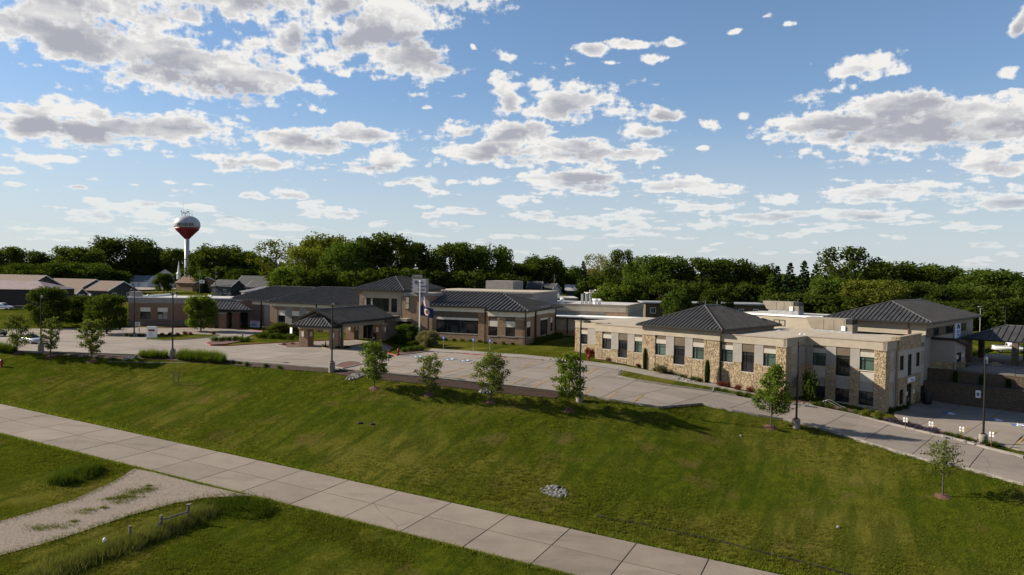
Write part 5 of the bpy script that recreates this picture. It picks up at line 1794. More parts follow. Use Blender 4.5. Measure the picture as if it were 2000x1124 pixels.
def loft(secs, m, name, parent):
    """secs: (x, half width bottom, half width top, z bottom, z top)"""
    b = MB()
    vs, fs = [], []
    for x, wb, wt, z0, z1 in secs:
        vs += [(x, -wb, z0), (x, -wb * 1.02, z0 + (z1 - z0) * 0.55), (x, -wt, z1 - 0.02), (x, -wt * 0.86, z1), (x, wt * 0.86, z1), (x, wt, z1 - 0.02), (x, wb * 1.02, z0 + (z1 - z0) * 0.55), (x, wb, z0)]
    n = 8
    for k in range(len(secs) - 1):
        for i in range(n):
            fs.append((k * n + i, (k + 1) * n + i, (k + 1) * n + (i + 1) % n, k * n + (i + 1) % n))
    fs += [tuple(range(n)), tuple(range((len(secs) - 1) * n, len(secs) * n))[::-1]]
    b.add(vs, fs)
    return b.build(name, m, parent, True)


def pickup(label, loc, rz, group=None, paint=M_TRUCK):
    t = thing('pickup_truck', label, 'pickup truck', loc, rz, group)
    loft([(-2.8, .92, .90, .55, .98), (-2.75, .95, .93, .45, 1.08), (-0.75, .97, .95, .42, 1.08), (-0.7, .97, .95, .42, 1.08), (0.9, .97, .95, .42, 1.06), (1.1, .97, .93, .42, 1.08), (2.4, .95, .88, .45, 1.0), (2.75, .86, .78, .5, .88), (2.82, .8, .7, .55, .8)], paint, 'body', t)
    part(t, 'bed_floor', O0, [(-2.65, -0.8, -0.78, 0.78, 1.05, 1.095)], M_TRIM)
    part(t, 'bed_rail', O0, [(-2.72, -0.75, -0.94, -0.8, 1.06, 1.16), (-2.72, -0.75, 0.8, 0.94, 1.06, 1.16), (-2.78, -2.68, -0.9, 0.9, 1.06, 1.16)], paint)
    c = loft([(-0.72, .88, .74, 1.06, 1.72), (-0.5, .9, .76, 1.06, 1.80), (0.45, .9, .76, 1.06, 1.80), (0.7, .9, .75, 1.06, 1.72), (1.35, .9, .82, 1.06, 1.09)], paint, 'cab', t)
    for s_ in (-1, 1):
        b = MB()
        y0, y1 = s_ * 0.91, s_ * 0.775
        b.add([(-0.45, y0, 1.16), (0.95, y0, 1.16), (0.55, y1 * 1.02, 1.7), (-0.4, y1 * 1.02, 1.7)], [(0, 1, 2, 3) if s_ < 0 else (3, 2, 1, 0)])
        b.build('side_window', M_GLASS, c)
        for x in (-1.85, 1.85):
            wheel(t, x, s_ * 0.83)
        part(t, 'headlight', O0, [(2.68, 2.79, s_ * 0.55 - 0.14, s_ * 0.55 + 0.14, 0.72, 0.88)], M_LAMP)
        part(t, 'tail_light', O0, [(-2.82, -2.76, s_ * 0.82 - 0.07, s_ * 0.82 + 0.07, 0.72, 1.0)], M_RED)
    b = MB(); b.add([(1.33, -0.8, 1.12), (1.33, 0.8, 1.12), (0.73, 0.7, 1.72), (0.73, -0.7, 1.72)], [(0, 1, 2, 3)]); b.build('windscreen', M_GLASS, c)
    b = MB(); b.add([(-0.74, 0.72, 1.18), (-0.74, -0.72, 1.18), (-0.73, -0.66, 1.68), (-0.73, 0.66, 1.68)], [(0, 1, 2, 3)]); b.build('rear_window', M_GLASS, c)
    part(t, 'bumper', O0, [(2.72, 2.92, -0.85, 0.85, 0.42, 0.62), (-2.95, -2.78, -0.85, 0.85, 0.45, 0.62)], M_HUB)
    return t


def car(label, loc, rz, paint, group=None):
    t = thing('parked_car', label, 'car', loc, rz, group)
    loft([(-2.3, .72, .66, .45, .78), (-2.2, .84, .78, .3, .92), (-1.5, .9, .86, .25, .98), (0, .9, .88, .24, .96), (1.2, .9, .85, .25, .92), (2.0, .84, .74, .3, .78), (2.3, .7, .6, .4, .62)], paint, 'body', t)
    c = loft([(-1.75, .8, .74, .9, .94), (-1.05, .82, .66, .9, 1.38), (-0.4, .84, .66, .9, 1.44), (0.2, .84, .66, .9, 1.42), (1.15, .82, .76, .9, .93)], M_GLASS, 'cabin', t)
    b = MB(); b.add([(-1.02, -.62, 1.40), (0.2, -.62, 1.45), (0.2, .62, 1.45), (-1.02, .62, 1.40), (-0.4, -.62, 1.47), (-0.4, .62, 1.47)], [(0, 4, 5, 3), (4, 1, 2, 5)]); b.build('roof', paint, t)
    for s_ in (-1, 1):
        for x in (-1.4, 1.4):
            wheel(t, x, s_ * 0.8, 0.32, 0.2)
        part(t, 'headlight', O0, [(2.05, 2.22, s_ * 0.58 - 0.12, s_ * 0.58 + 0.12, 0.58, 0.70)], M_LAMP)
        part(t, 'tail_light', O0, [(-2.28, -2.2, s_ * 0.58 - 0.12, s_ * 0.58 + 0.12, 0.68, 0.82)], M_RED)
        part(t, 'pillar', O0, [(-0.35, -0.25, s_ * 0.72, s_ * 0.76, 0.95, 1.36)], paint)
    return t


x, y, z = cpt(16.5, 43.0)
d = ray(1975, 694); Yt = 129.0
x, y = d[0] / d[1] * Yt, Yt
pickup('white pickup truck parked beyond the ambulance canopy at the right edge', (x, y, h1(x, y) + .06), math.radians(-20), 'white pickup trucks')
x, y, z = pz(36, 672)
car('silver sedan parked in the lot behind the first young tree', (x + 1.5, y + 1, h1(x + 1.5, y + 1) + .06), math.radians(-28), M_CAR)
x, y, z = pz(-10, 657)
car('dark car cut by the left picture edge in the lot', (x, y, z + .06), math.radians(-20), M_BARN)


def at(px, py, Y):
    d = ray(px, py)
    return d[0] / d[1] * Y, CAM_H + d[2] / d[1] * Y


def gz(px, Y):
    x, _ = at(px, 540, Y)
    return x, h1(x, Y)


x, z = gz(4, 198)
pickup('white pickup truck in front of the dark barn at far left', (x, 198, z + .05), math.radians(-5), 'white pickup trucks')
x, z = gz(42, 200)
tr = thing('flatbed_trailer', 'dark flatbed trailer parked against the barn wall', 'trailer', (x, 200, z))
part(tr, 'deck', O0, [(-3.2, 3.2, -1.1, 1.1, 0.75, 0.95)], M_BARN)
part(tr, 'tongue', O0, [(-4.6, -3.2, -0.08, 0.08, 0.6, 0.75)], M_BARN)
part(tr, 'front_board', O0, [(-3.2, -3.1, -1.1, 1.1, 0.95, 1.7)], M_BARN)
for xx in (1.2, 2.0):
    for yy in (-1.15, 1.15):
        wheel(tr, xx, yy, 0.38, 0.22)

# ------------------------------------------------------------------ houses and far buildings
TH = math.radians(-20)


def house(name, label, cat, px, Y, L, W, hw, hr, wm, rm, rz=TH, ends=(), front=(), dx=0.0, chimney=None, over=0.45, zg=None, hip=False, trim=True, group=None, anchor='right'):
    """gabled house; origin at its front right corner, length to the left, depth to the back"""
    x, z = gz(px, Y)
    if zg is not None:
        z = zg
    t = thing(name, label, cat, (x, Y, z), rz, group)
    part(t, 'wall', O0, [(-L, 0, 0, W, -1.0, hw)], wm)
    c = W / 2
    if hip:
        r0 = min(c, L / 2 - 0.2)
        b = MB()
        b.add([(-L - over, -over, hw), (over, -over, hw), (over, W + over, hw), (-L - over, W + over, hw), (-L + r0, c, hw + hr), (-r0, c, hw + hr)],
              [(0, 1, 5, 4), (1, 2, 5), (2, 3, 4, 5), (3, 0, 4), (3, 2, 1, 0)])
        r = b.build('roof', rm, t)
    else:
        b = MB(); b.extr([(0, hw), (W, hw), (c, hw + hr)], -L + 0.02, -0.02); b.build('gable', wm, t)
        s_ = hr / c
        b = MB(); b.extr([(-over, hw - s_ * over + 0.02), (c, hw + hr + 0.02), (W + over, hw - s_ * over + 0.02), (W + over, hw - s_ * over + 0.25), (c, hw + hr + 0.27), (-over, hw - s_ * over + 0.25)], -L - over, over); r = b.build('roof', rm, t)
        if trim:
            for x0 in (over + 0.005, -L - over - 0.065):
                b = MB(); b.extr([(-over, hw - s_ * over), (c, hw + hr), (W + over, hw - s_ * over), (W + over, hw - s_ * over + 0.27), (c, hw + hr + 0.3), (-over, hw - s_ * over + 0.27)], x0, x0 + 0.06); b.build('bargeboard', M_WHITE, r)
    if chimney:
        part(r, 'chimney', O0, [(chimney - 0.45, chimney + 0.45, c - 0.4, c + 0.4, hw + hr * 0.4, hw + hr + 0.9)], M_REDBRICK)
    for (x0, x1, z0, z1, k) in ends:      # on the right gable
        fr = (0, 0, PI / 2)
        w_ = part(t, 'window' if k == 'w' else 'door', fr, [(x0, x1, -0.08, 0.05, z0, z1)], M_WHITE)
        if k == 'w':
            m_ = (x0 + x1) / 2
            part(w_, 'pane', fr, [(x0 + .12, m_ - .05, -0.1, -0.085, z0 + .12, z1 - .12), (m_ + .05, x1 - .12, -0.1, -0.085, z0 + .12, z1 - .12)], M_GLASS)
    for (x0, x1, z0, z1, k) in front:
        w_ = part(t, 'window' if k == 'w' else 'door', O0, [(x0, x1, -0.08, 0.05, z0, z1)], M_WHITE)
        if k == 'w':
            m_ = (x0 + x1) / 2
            part(w_, 'pane', O0, [(x0 + .12, m_ - .05, -0.1, -0.085, z0 + .12, z1 - .12), (m_ + .05, x1 - .12, -0.1, -0.085, z0 + .12, z1 - .12)], M_GLASS)
    return t


house('barn', 'long dark sheet barn with pinkish metal roof at far left', 'barn', 91, 205, 42, 13, 5.2, 2.3, M_BARN, M_PINK, 0.0, hip=True)
house('ranch_house', 'tan roofed house showing above the barn roof at far left', 'house', 58, 243, 26, 11, 4.6, 3.0, M_SIDING, M_SHINGLE, TH)
house('ranch_house', 'dark ranch house with long tan roof left of the double gable', 'house', 156, 249, 19, 12, 3.4, 2.9, M_SIDING, M_SHINGLE, TH, front=[(-4.6, -3.2, .9, 2.2, 'w'), (-2.6, -1.4, .9, 2.2, 'w'), (-9, -7.9, .9, 2.2, 'w')])
house('ranch_house', 'dark gabled house with tan roof and two white framed gable windows', 'house', 211, 240, 9.5, 11.6, 3.2, 2.9, M_SIDING, M_SHINGLE, TH, ends=[(1.6, 3.3, 1.2, 2.5, 'w'), (7.3, 9.0, 1.2, 2.5, 'w')], front=[(-8.5, -7.4, 0.1, 2.2, 'd')])
t = house('garden_shed', 'small tan roofed garden shed with a white door', 'shed', 149, 232, 3.2, 3.6, 2.6, 1.5, M_SIDING, M_SHINGLE, TH, ends=[(0.7, 2.9, 0.0, 2.3, 'd')], front=[(-2.0, -1.4, 1.2, 1.9, 'w')])
house('farmhouse', 'white two storey house with front gable among the dark trees', 'house', 304, 385, 7.0, 9, 6.2, 3.0, M_HOUSEW, M_BLUEROOF, math.radians(-65), front=[(-5.4, -4.2, 0.8, 2.4, 'w'), (-2.6, -1.4, 0.8, 2.4, 'w'), (-4.2, -3.0, 4.2, 5.6, 'w')])
house('farmhouse', 'low white house with blue grey roof attached left of the two storey house', 'house', 287, 380, 12, 8, 3.2, 2.7, M_HOUSEW, M_BLUEROOF, TH, front=[(-10, -9, .9, 2.2, 'w'), (-6, -5, .9, 2.2, 'w')])
ch = house('church', 'brown roofed brick church carrying the white steeple', 'church', 432, 340, 27, 12, 3.4, 3.2, M_REDBRICK, M_BROWNROOF, TH)
house('church_hall', 'brick church entrance wing with front gable below the steeple', 'church hall', 376, 330, 10, 13, 3.2, 3.3, M_REDBRICK, M_BROWNROOF, math.radians(-75), front=[(-5.6, -4.2, 0, 2.3, 'd')])
x, z = gz(349, 346)
st = thing('steeple', 'slender white church steeple on the brown roof', 'steeple', (x, 346, z + 6.0))
MB().lathe([(1.0, -0.8), (1.0, 1.6), (1.25, 1.7), (1.25, 1.9), (0.8, 2.4)], 8).build('drum', M_WHITE, st)
MB().lathe([(0.75, 2.4), (0.12, 7.2), (0.02, 8.0)], 8).build('spire', M_WHITE, st)
house('dark_house', 'dark grey house with white trimmed gable and two white windows', 'house', 451, 283, 9, 7.6, 3.8, 2.3, mat('blue grey siding', (0.07, 0.08, 0.09), 0.8), M_SLATE, math.radians(-20), front=[(-7.6, -6.2, 1.0, 2.6, 'w'), (-3.6, -2.2, 1.0, 2.6, 'w')])
house('garage_building', 'grey gable ended outbuilding with dull purple metal roof behind the brick wing', 'outbuilding', 478, 258, 8.5, 17, 2.5, 1.8, mat('grey sheet wall', (0.12, 0.12, 0.118), 0.7), mat('purple grey roof', (0.13, 0.115, 0.13), 0.6), math.radians(-62))
house('dark_house', 'dark slate roofed house with steep roof behind the grey outbuilding', 'house', 512, 300, 14, 10, 3.4, 4.2, M_SIDING, M_SLATE, math.radians(-20))
house('dark_house', 'low dark house with white gable trim right of the steep slate roof', 'house', 536, 292, 14, 9, 3.3, 2.4, M_SIDING, M_SLATE, math.radians(-20))
house('ranch_house', 'small house with rusty brown roof under the yellow green trees', 'house', 553, 330, 8, 8, 4.0, 2.4, M_SIDING, M_BROWNROOF, TH)
house('brick_house', 'small brick house with two white windows behind the middle wing', 'house', 673, 262, 7, 8, 4.2, 1.6, M_REDBRICK, M_SLATE, math.radians(-5), front=[(-5.2, -4.2, 2.4, 3.8, 'w'), (-2.2, -1.2, 2.4, 3.8, 'w')])
house('grey_house', 'grey house with dark roof behind the old flat roofed buildings', 'house', 1056, 300, 5.5, 8, 4.6, 2.6, mat('grey clapboard', (0.2, 0.2, 0.19), 0.8), M_SLATE, math.radians(-10))
house('white_house', 'bright white gabled house beside the grey house', 'house', 1078, 305, 5.6, 8, 4.2, 2.2, M_WHITE, M_SLATE, math.radians(-30), front=[(-4.5, -3.6, 1.6, 3, 'w'), (-2.2, -1.3, 1.6, 3, 'w')])
house('white_shed', 'tiny white shed at the foot of a utility pole', 'shed', 1090, 296, 2.6, 3.2, 2.4, 1.2, M_WHITE, M_SLATE, math.radians(-30))
house('small_house', 'small house with pale porch roof under the pale tree', 'house', 1131, 310, 5.5, 7, 3.6, 2.2, M_SIDING, M_TPO, math.radians(-5))
house('red_house', 'house with reddish roof half hidden in trees', 'house', 955, 330, 8, 8, 4.0, 3.0, M_SIDING, M_BROWNROOF, math.radians(-15))

# old flat-roofed hospital blocks and the long brown ward building
for (px0, px1, Y, D, H_, m_, lb) in [(1018, 1128, 228, 16, 3.6, M_GREY, 'grey flat roofed old hospital block with roof units'), (1085, 1215, 205, 14, 3.0, M_REDBRICK, 'brick flat roofed old hospital block with pale roof edge'), (1150, 1215, 250, 12, 4.2, M_BARN, 'dark low block with flat roof beside the green shrub tree')]:
    xa, z = gz(px0, Y); xb, _ = gz(px1, Y)
    t = thing('flat_roof_building', lb, 'building', (xa, Y, z))
    L = xb - xa
    part(t, 'wall', O0, [(0, L, 0, D, -3, H_)], m_)
    part(t, 'roof', O0, [(-0.3, L + 0.3, -0.3, D + 0.3, H_, H_ + 0.3)], M_TPO)
    n = int(L / 3)
    for i in range(n):
        w_ = part(t, 'window', O0, [(i * 3 + 0.8, i * 3 + 2.0, -0.06, 0.1, 1.0, 2.4)], M_WHITE)
        part(w_, 'pane', O0, [(i * 3 + 0.92, i * 3 + 1.88, -0.08, -0.065, 1.1, 2.3)], M_GLASS)
    rs = random.Random(px0)
    for i in range(4):
        a = rs.uniform(1, L - 3); w_ = rs.uniform(1.0, 2.4)
        part(t, 'roof_unit', O0, [(a, a + w_, 3 + i, 5 + i, H_ + 0.3, H_ + rs.uniform(0.9, 1.9))], (M_UNIT, M_WHITE, M_GALV, M_GREY)[i])
xa, z = gz(1262, 205); xb, _ = gz(1500, 205)
t = thing('ward_building', 'long low brown building with white windows under the tall trees', 'building', (xa, 205, z), math.radians(-2))
L = xb - xa
part(t, 'wall', O0, [(0, L, 0, 11, -3, 4.0)], M_BROWN)
part(t, 'roof', O0, [(-0.6, L + 0.6, -0.7, 11.7, 4.0, 4.35)], M_GALV)
for i in range(8):
    a = 1.4 + i * 4.1
    w_ = part(t, 'window', O0, [(a, a + 1.5, -0.08, 0.1, 1.2, 2.9)], M_WHITE)
    part(w_, 'pane', O0, [(a + 0.15, a + 0.7, -0.1, -0.085, 1.35, 2.75), (a + 0.8, a + 1.35, -0.1, -0.085, 1.35, 2.75)], M_GLASS)

# ------------------------------------------------------------------ water tower
Yw = 376.0
xw, _ = at(365.5, 440, Yw)
zt = lambda py: at(365.5, py, Yw)[1]
zg = h1(xw, Yw)
wt = thing('water_tower', 'white and maroon water tower lettered PENDER rising over the trees', 'water tower', (xw, Yw, zg))
R_ = 6.4
z_top, z_mid, z_bot = zt(421.5) - zg, zt(444.5) - zg, zt(467) - zg
band_ = zt(445) - zg
eqz = zt(439.5) - zg
prof = []
for i in range(11):
    a = (PI / 2) * i / 10
    prof.append((R_ * math.cos(a) ** 0.9 if i < 10 else 0.05, eqz + (z_top - eqz) * math.sin(a)))
MB().lathe([(R_ * 0.955, band_), (R_ * 0.99, (band_ + eqz) / 2)] + prof, 40).build('upper_tank', M_TANK, wt, True)
MB().lathe([(1.25, z_bot), (1.7, z_bot + 0.55), (R_ * 0.55, z_bot + 2.5), (R_ * 0.86, band_ - 1.3), (R_ * 0.955, band_ - 0.002)], 40).build('lower_tank', M_TREDP, wt, True)
MB().lathe([(3.4, 0.0), (2.6, 1.5), (1.3, 4.6), (1.15, 6.5), (1.15, z_bot + 0.3)], 28).build('stem', M_TANK, wt, True)
b = MB()
for i in range(8):
    a = 2 * PI * i / 8
    b.tube((2.6 * math.cos(a), 2.6 * math.sin(a), z_top - 0.6), (2.6 * math.cos(a), 2.6 * math.sin(a), z_top + 1.1), 0.06, n=5)
    a2 = 2 * PI * (i + 1) / 8
    b.tube((2.6 * math.cos(a), 2.6 * math.sin(a), z_top + 1.1), (2.6 * math.cos(a2), 2.6 * math.sin(a2), z_top + 1.1), 0.05, n=5)
b.build('handrail', M_TANK, wt)
for i, (a, hh) in enumerate(((-2.7, 2.2), (-2.0, 1.2), (-1.3, 1.6), (-0.5, 1.1), (0.3, 1.8), (1.0, 2.0))):
    b = MB()
    b.tube((a, -0.6 + 0.3 * (i % 3), z_top - 0.4), (a, -0.6 + 0.3 * (i % 3), z_top + hh), 0.07, n=5)
    b.box(a - 0.28, a + 0.28, -0.9, -0.6, z_top + hh - 0.35, z_top + hh + 0.3)
    b.build('antenna', M_GALV, wt)
MB().tube((-2.3, 0.5, z_top - 0.3), (-2.3, 0.5, z_top + 6.5), 0.05, n=5).build('mast', M_GALV, wt)
# lettering wrapped round the tank
cu = bpy.data.curves.new('lettering', 'FONT'); cu.body = 'PENDER'; cu.size = 2.15; cu.extrude = 0.03; cu.offset = 0.05; cu.align_x = 'CENTER'; cu.space_character = 1.12; cu.resolution_u = 2
to = link('lettering', cu)
bpy.context.view_layer.update()
me = bpy.data.meshes.new_from_object(to.evaluated_get(bpy.context.evaluated_depsgraph_get()))
bpy.data.objects.remove(to)
import bmesh
bm_ = bmesh.new(); bm_.from_mesh(me)
bmesh.ops.subdivide_edges(bm_, edges=[e for e in bm_.edges if e.calc_length() > 0.4], cuts=3)
zb0 = zt(442.6) - zg
view = math.atan2(-Yw, -xw)
for v_ in bm_.verts:
    ang = view + (v_.co.x - 0.95 * 1.0) / R_ - 0.01
    zz = zb0 + v_.co.y
    rr = R_ * 1.0 * math.sqrt(max(0.05, 1 - ((zz - eqz) / (z_top - eqz)) ** 2)) if zz > eqz else R_ * (0.955 + 0.045 * max(0, (zz - band_) / (eqz - band_)))
    rr += 0.05 + max(0.0, v_.co.z)
    v_.co = (rr * math.cos(ang), rr * math.sin(ang), zz)
bm_.to_mesh(me); bm_.free()
me.materials.clear(); me.materials.append(M_BLACK)
lt = link('lettering', me, wt)
print('far buildings done')

# ------------------------------------------------------------------ vegetation kit
def unit(v):
    return v / (np.linalg.norm(v, axis=-1, keepdims=True) + 1e-9)


def leaf_mesh(name, C, N, size, mats, aspect=0.6, r=None):
    """one small rhombic leaf (or leaf spray) per point"""
    r = r or rng
    n = len(C)
    T = unit(np.cross(N, r.normal(size=(n, 3))))
    B = np.cross(N, T)
    s = np.asarray(size).reshape(-1, 1) * np.ones((n, 1))
    V = np.stack([C + T * s, C + B * s * aspect, C - T * s, C - B * s * aspect], 1).reshape(-1, 3)
    F = np.arange(n * 4).reshape(n, 4)
    return np_mesh(name, V, F, mats)


def blob_leaves(blobs, per, r, up=0.35, rough=0.75):
    C, N = [], []
    for (x, y, z, rr, flat) in blobs:
        k = max(8, int(per * (rr ** 1.6)))
        d = unit(r.normal(size=(k, 3)))
        u = 0.35 + 0.8 * r.random((k, 1)) ** 0.8
        p = d * u * rr
        p[:, 2] *= flat
        C.append(p + np.array([x, y, z]))
        N.append(unit(d * 0.5 + r.normal(size=(k, 3)) * rough + np.array([0, 0, up])))
    return np.concatenate(C), np.concatenate(N)


def limbs(b, pts, r0, r1, n=6):
    k = len(pts) - 1
    for i in range(k):
        b.tube(pts[i], pts[i + 1], r0 + (r1 - r0) * i / k, r0 + (r1 - r0) * (i + 1) / k, n=n)


def tree_proto(name, seed, H, W, base, nb, per, leaf, shape='round', airy=0.0):
    """big tree: tapered trunk with limbs, crown of many leaf clumps"""
    r = np.random.default_rng(seed)
    b = MB()
    blobs = []
    hc = H - base
    limbs(b, [(0, 0, -0.6), (0.1, 0, H * 0.25), (0.0, 0.1, H * 0.5), (0.05, 0, H * 0.78)], 0.035 * H * 0.6, 0.05, 7)
    for i in range(nb):
        if shape == 'spruce':
            f = (i + 0.5) / nb
            z = base + hc * f
            R = W / 2 * (1 - f) ** 0.85 + 0.15
            a = i * 2.399 + r.uniform(-.3, .3)
            q = R * r.uniform(0.45, 0.95)
            blobs.append((q * math.cos(a), q * math.sin(a), z - 0.12 * q, max(0.35, R * 0.42), 0.5))
            continue
        a = r.uniform(0, 2 * PI)
        f = r.random() ** 0.8
        if shape == 'vase':
            z = base + hc * (0.15 + 0.85 * f)
            R = W / 2 * (0.35 + 0.65 * math.sin(PI * min(1, 0.25 + 0.6 * f)))
        elif shape == 'oval':
            z = base + hc * f
            R = W / 2 * math.sin(PI * (0.12 + 0.8 * f)) ** 0.6
        else:
            z = base + hc * f
            R = W / 2 * math.sin(PI * (0.2 + 0.66 * f)) ** 0.55
        q = R * (0.25 + 0.75 * r.random() ** 0.5)
        rr = W * r.uniform(0.10, 0.20) * (1 - airy * 0.45)
        x, y = q * math.cos(a), q * math.sin(a)
        z = min(z, H - rr * 0.8)
        blobs.append((x, y, z, rr, r.uniform(0.8, 1.15)))
        if i % 2 == 0:
            z0 = max(base * 0.7, z - 0.45 * hc * r.uniform(.5, 1))
            limbs(b, [(0, 0, z0), (x * 0.5, y * 0.5, (z0 + z) / 2 + 0.3), (x, y, z)], 0.012 * H * 0.7, 0.03, 5)
    C, N = blob_leaves(blobs, per, r)
    if airy:
        keep = r.random(len(C)) > airy * 0.55
        C, N = C[keep], N[keep]
    cm = leaf_mesh('crown', C, N, leaf * r.uniform(0.6, 1.3, len(C)), [L_MID], r=r)
    tm = b.mesh('trunk', M_BARK)
    return (tm, cm, H, W / 2)


PROTO = {
    'a': tree_proto('a', 1, 16, 12, 2.5, 42, 62, 0.36),
    'b': tree_proto('b', 2, 17, 11, 2.2, 40, 66, 0.34, 'oval'),
    'c': tree_proto('c', 3, 14, 13, 2.2, 46, 58, 0.36),
    'd': tree_proto('d', 4, 18, 12, 3, 46, 58, 0.36, 'oval'),
    'f': tree_proto('f', 5, 16, 13, 3.5, 46, 50, 0.30, 'vase', 0.75),
    'g': tree_proto('g', 6, 15, 12, 2, 48, 66, 0.32),
    's': tree_proto('s', 7, 15, 6.5, 0.8, 60, 120, 0.30, 'spruce'),
    'u': tree_proto('u', 8, 8, 9, 0.4, 40, 70, 0.34),
    'v': tree_proto('v', 9, 8, 8, 0.3, 36, 70, 0.32),
    't': tree_proto('t', 10, 7.5, 5.6, 1.1, 60, 300, 0.16, 'oval'),
    'k': tree_proto('k', 12, 7.5, 6.2, 0.5, 64, 290, 0.16, 'oval'),
}
LM = {'D': L_DARK, 'M': L_MID, 'Y': L_LIGHT, 'S': L_SPRUCE, 'P': L_PALE, 'L': L_YOUNG}
TONE = {'D': 'dark green', 'M': 'mid green', 'Y': 'yellow green', 'S': 'blackish green', 'P': 'pale dry', 'L': 'bright green'}
SHAPE = {'a': 'broad tree', 'b': 'tall tree', 'c': 'spreading tree', 'd': 'tall oval tree', 'f': 'airy open tree', 'g': 'round tree', 's': 'spruce', 'u': 'low bushy tree', 'v': 'short bushy tree', 't': 'small round tree', 'k': 'small broad tree'}
ORD = ['first', 'second', 'third', 'fourth', 'fifth', 'sixth', 'seventh', 'eighth', 'ninth', 'tenth', 'eleventh', 'twelfth', 'thirteenth', 'fourteenth', 'fifteenth', 'sixteenth']
ANCH = [(60, 'behind the barn at far left'), (190, 'behind the tan roofed ranch house'), (310, 'behind the white farmhouse'), (420, 'around the water tower'), (560, 'behind the dark slate houses'), (720, 'behind the middle hospital wing'), (850, 'behind the square entrance tower'), (1010, 'behind the right hospital wing'),
        (1130, 'behind the white gabled house'), (1250, 'above the old flat roofed blocks'), (1500, 'over the long ward building'), (1620, 'behind the clinic roof units'), (1800, 'behind the upper clinic roof'), (2300, 'behind the ambulance canopy')]


def tree_at(x, y, z, proto, mcode, sx, sz, label, group, name=None, cat='tree'):
    tm, cm, H, R = PROTO[proto]
    nm = name or ('spruce_tree' if proto == 's' else 'deciduous_tree')
    t = thing(nm, label, cat, (x, y, z), random.uniform(0, 6.28), group)
    t.scale = (sx, sx, sz)
    link('trunk', tm, t)
    c = link('crown', cm, t)
    c.material_slots[0].link = 'OBJECT'
    c.material_slots[0].material = LM[mcode]
    return t


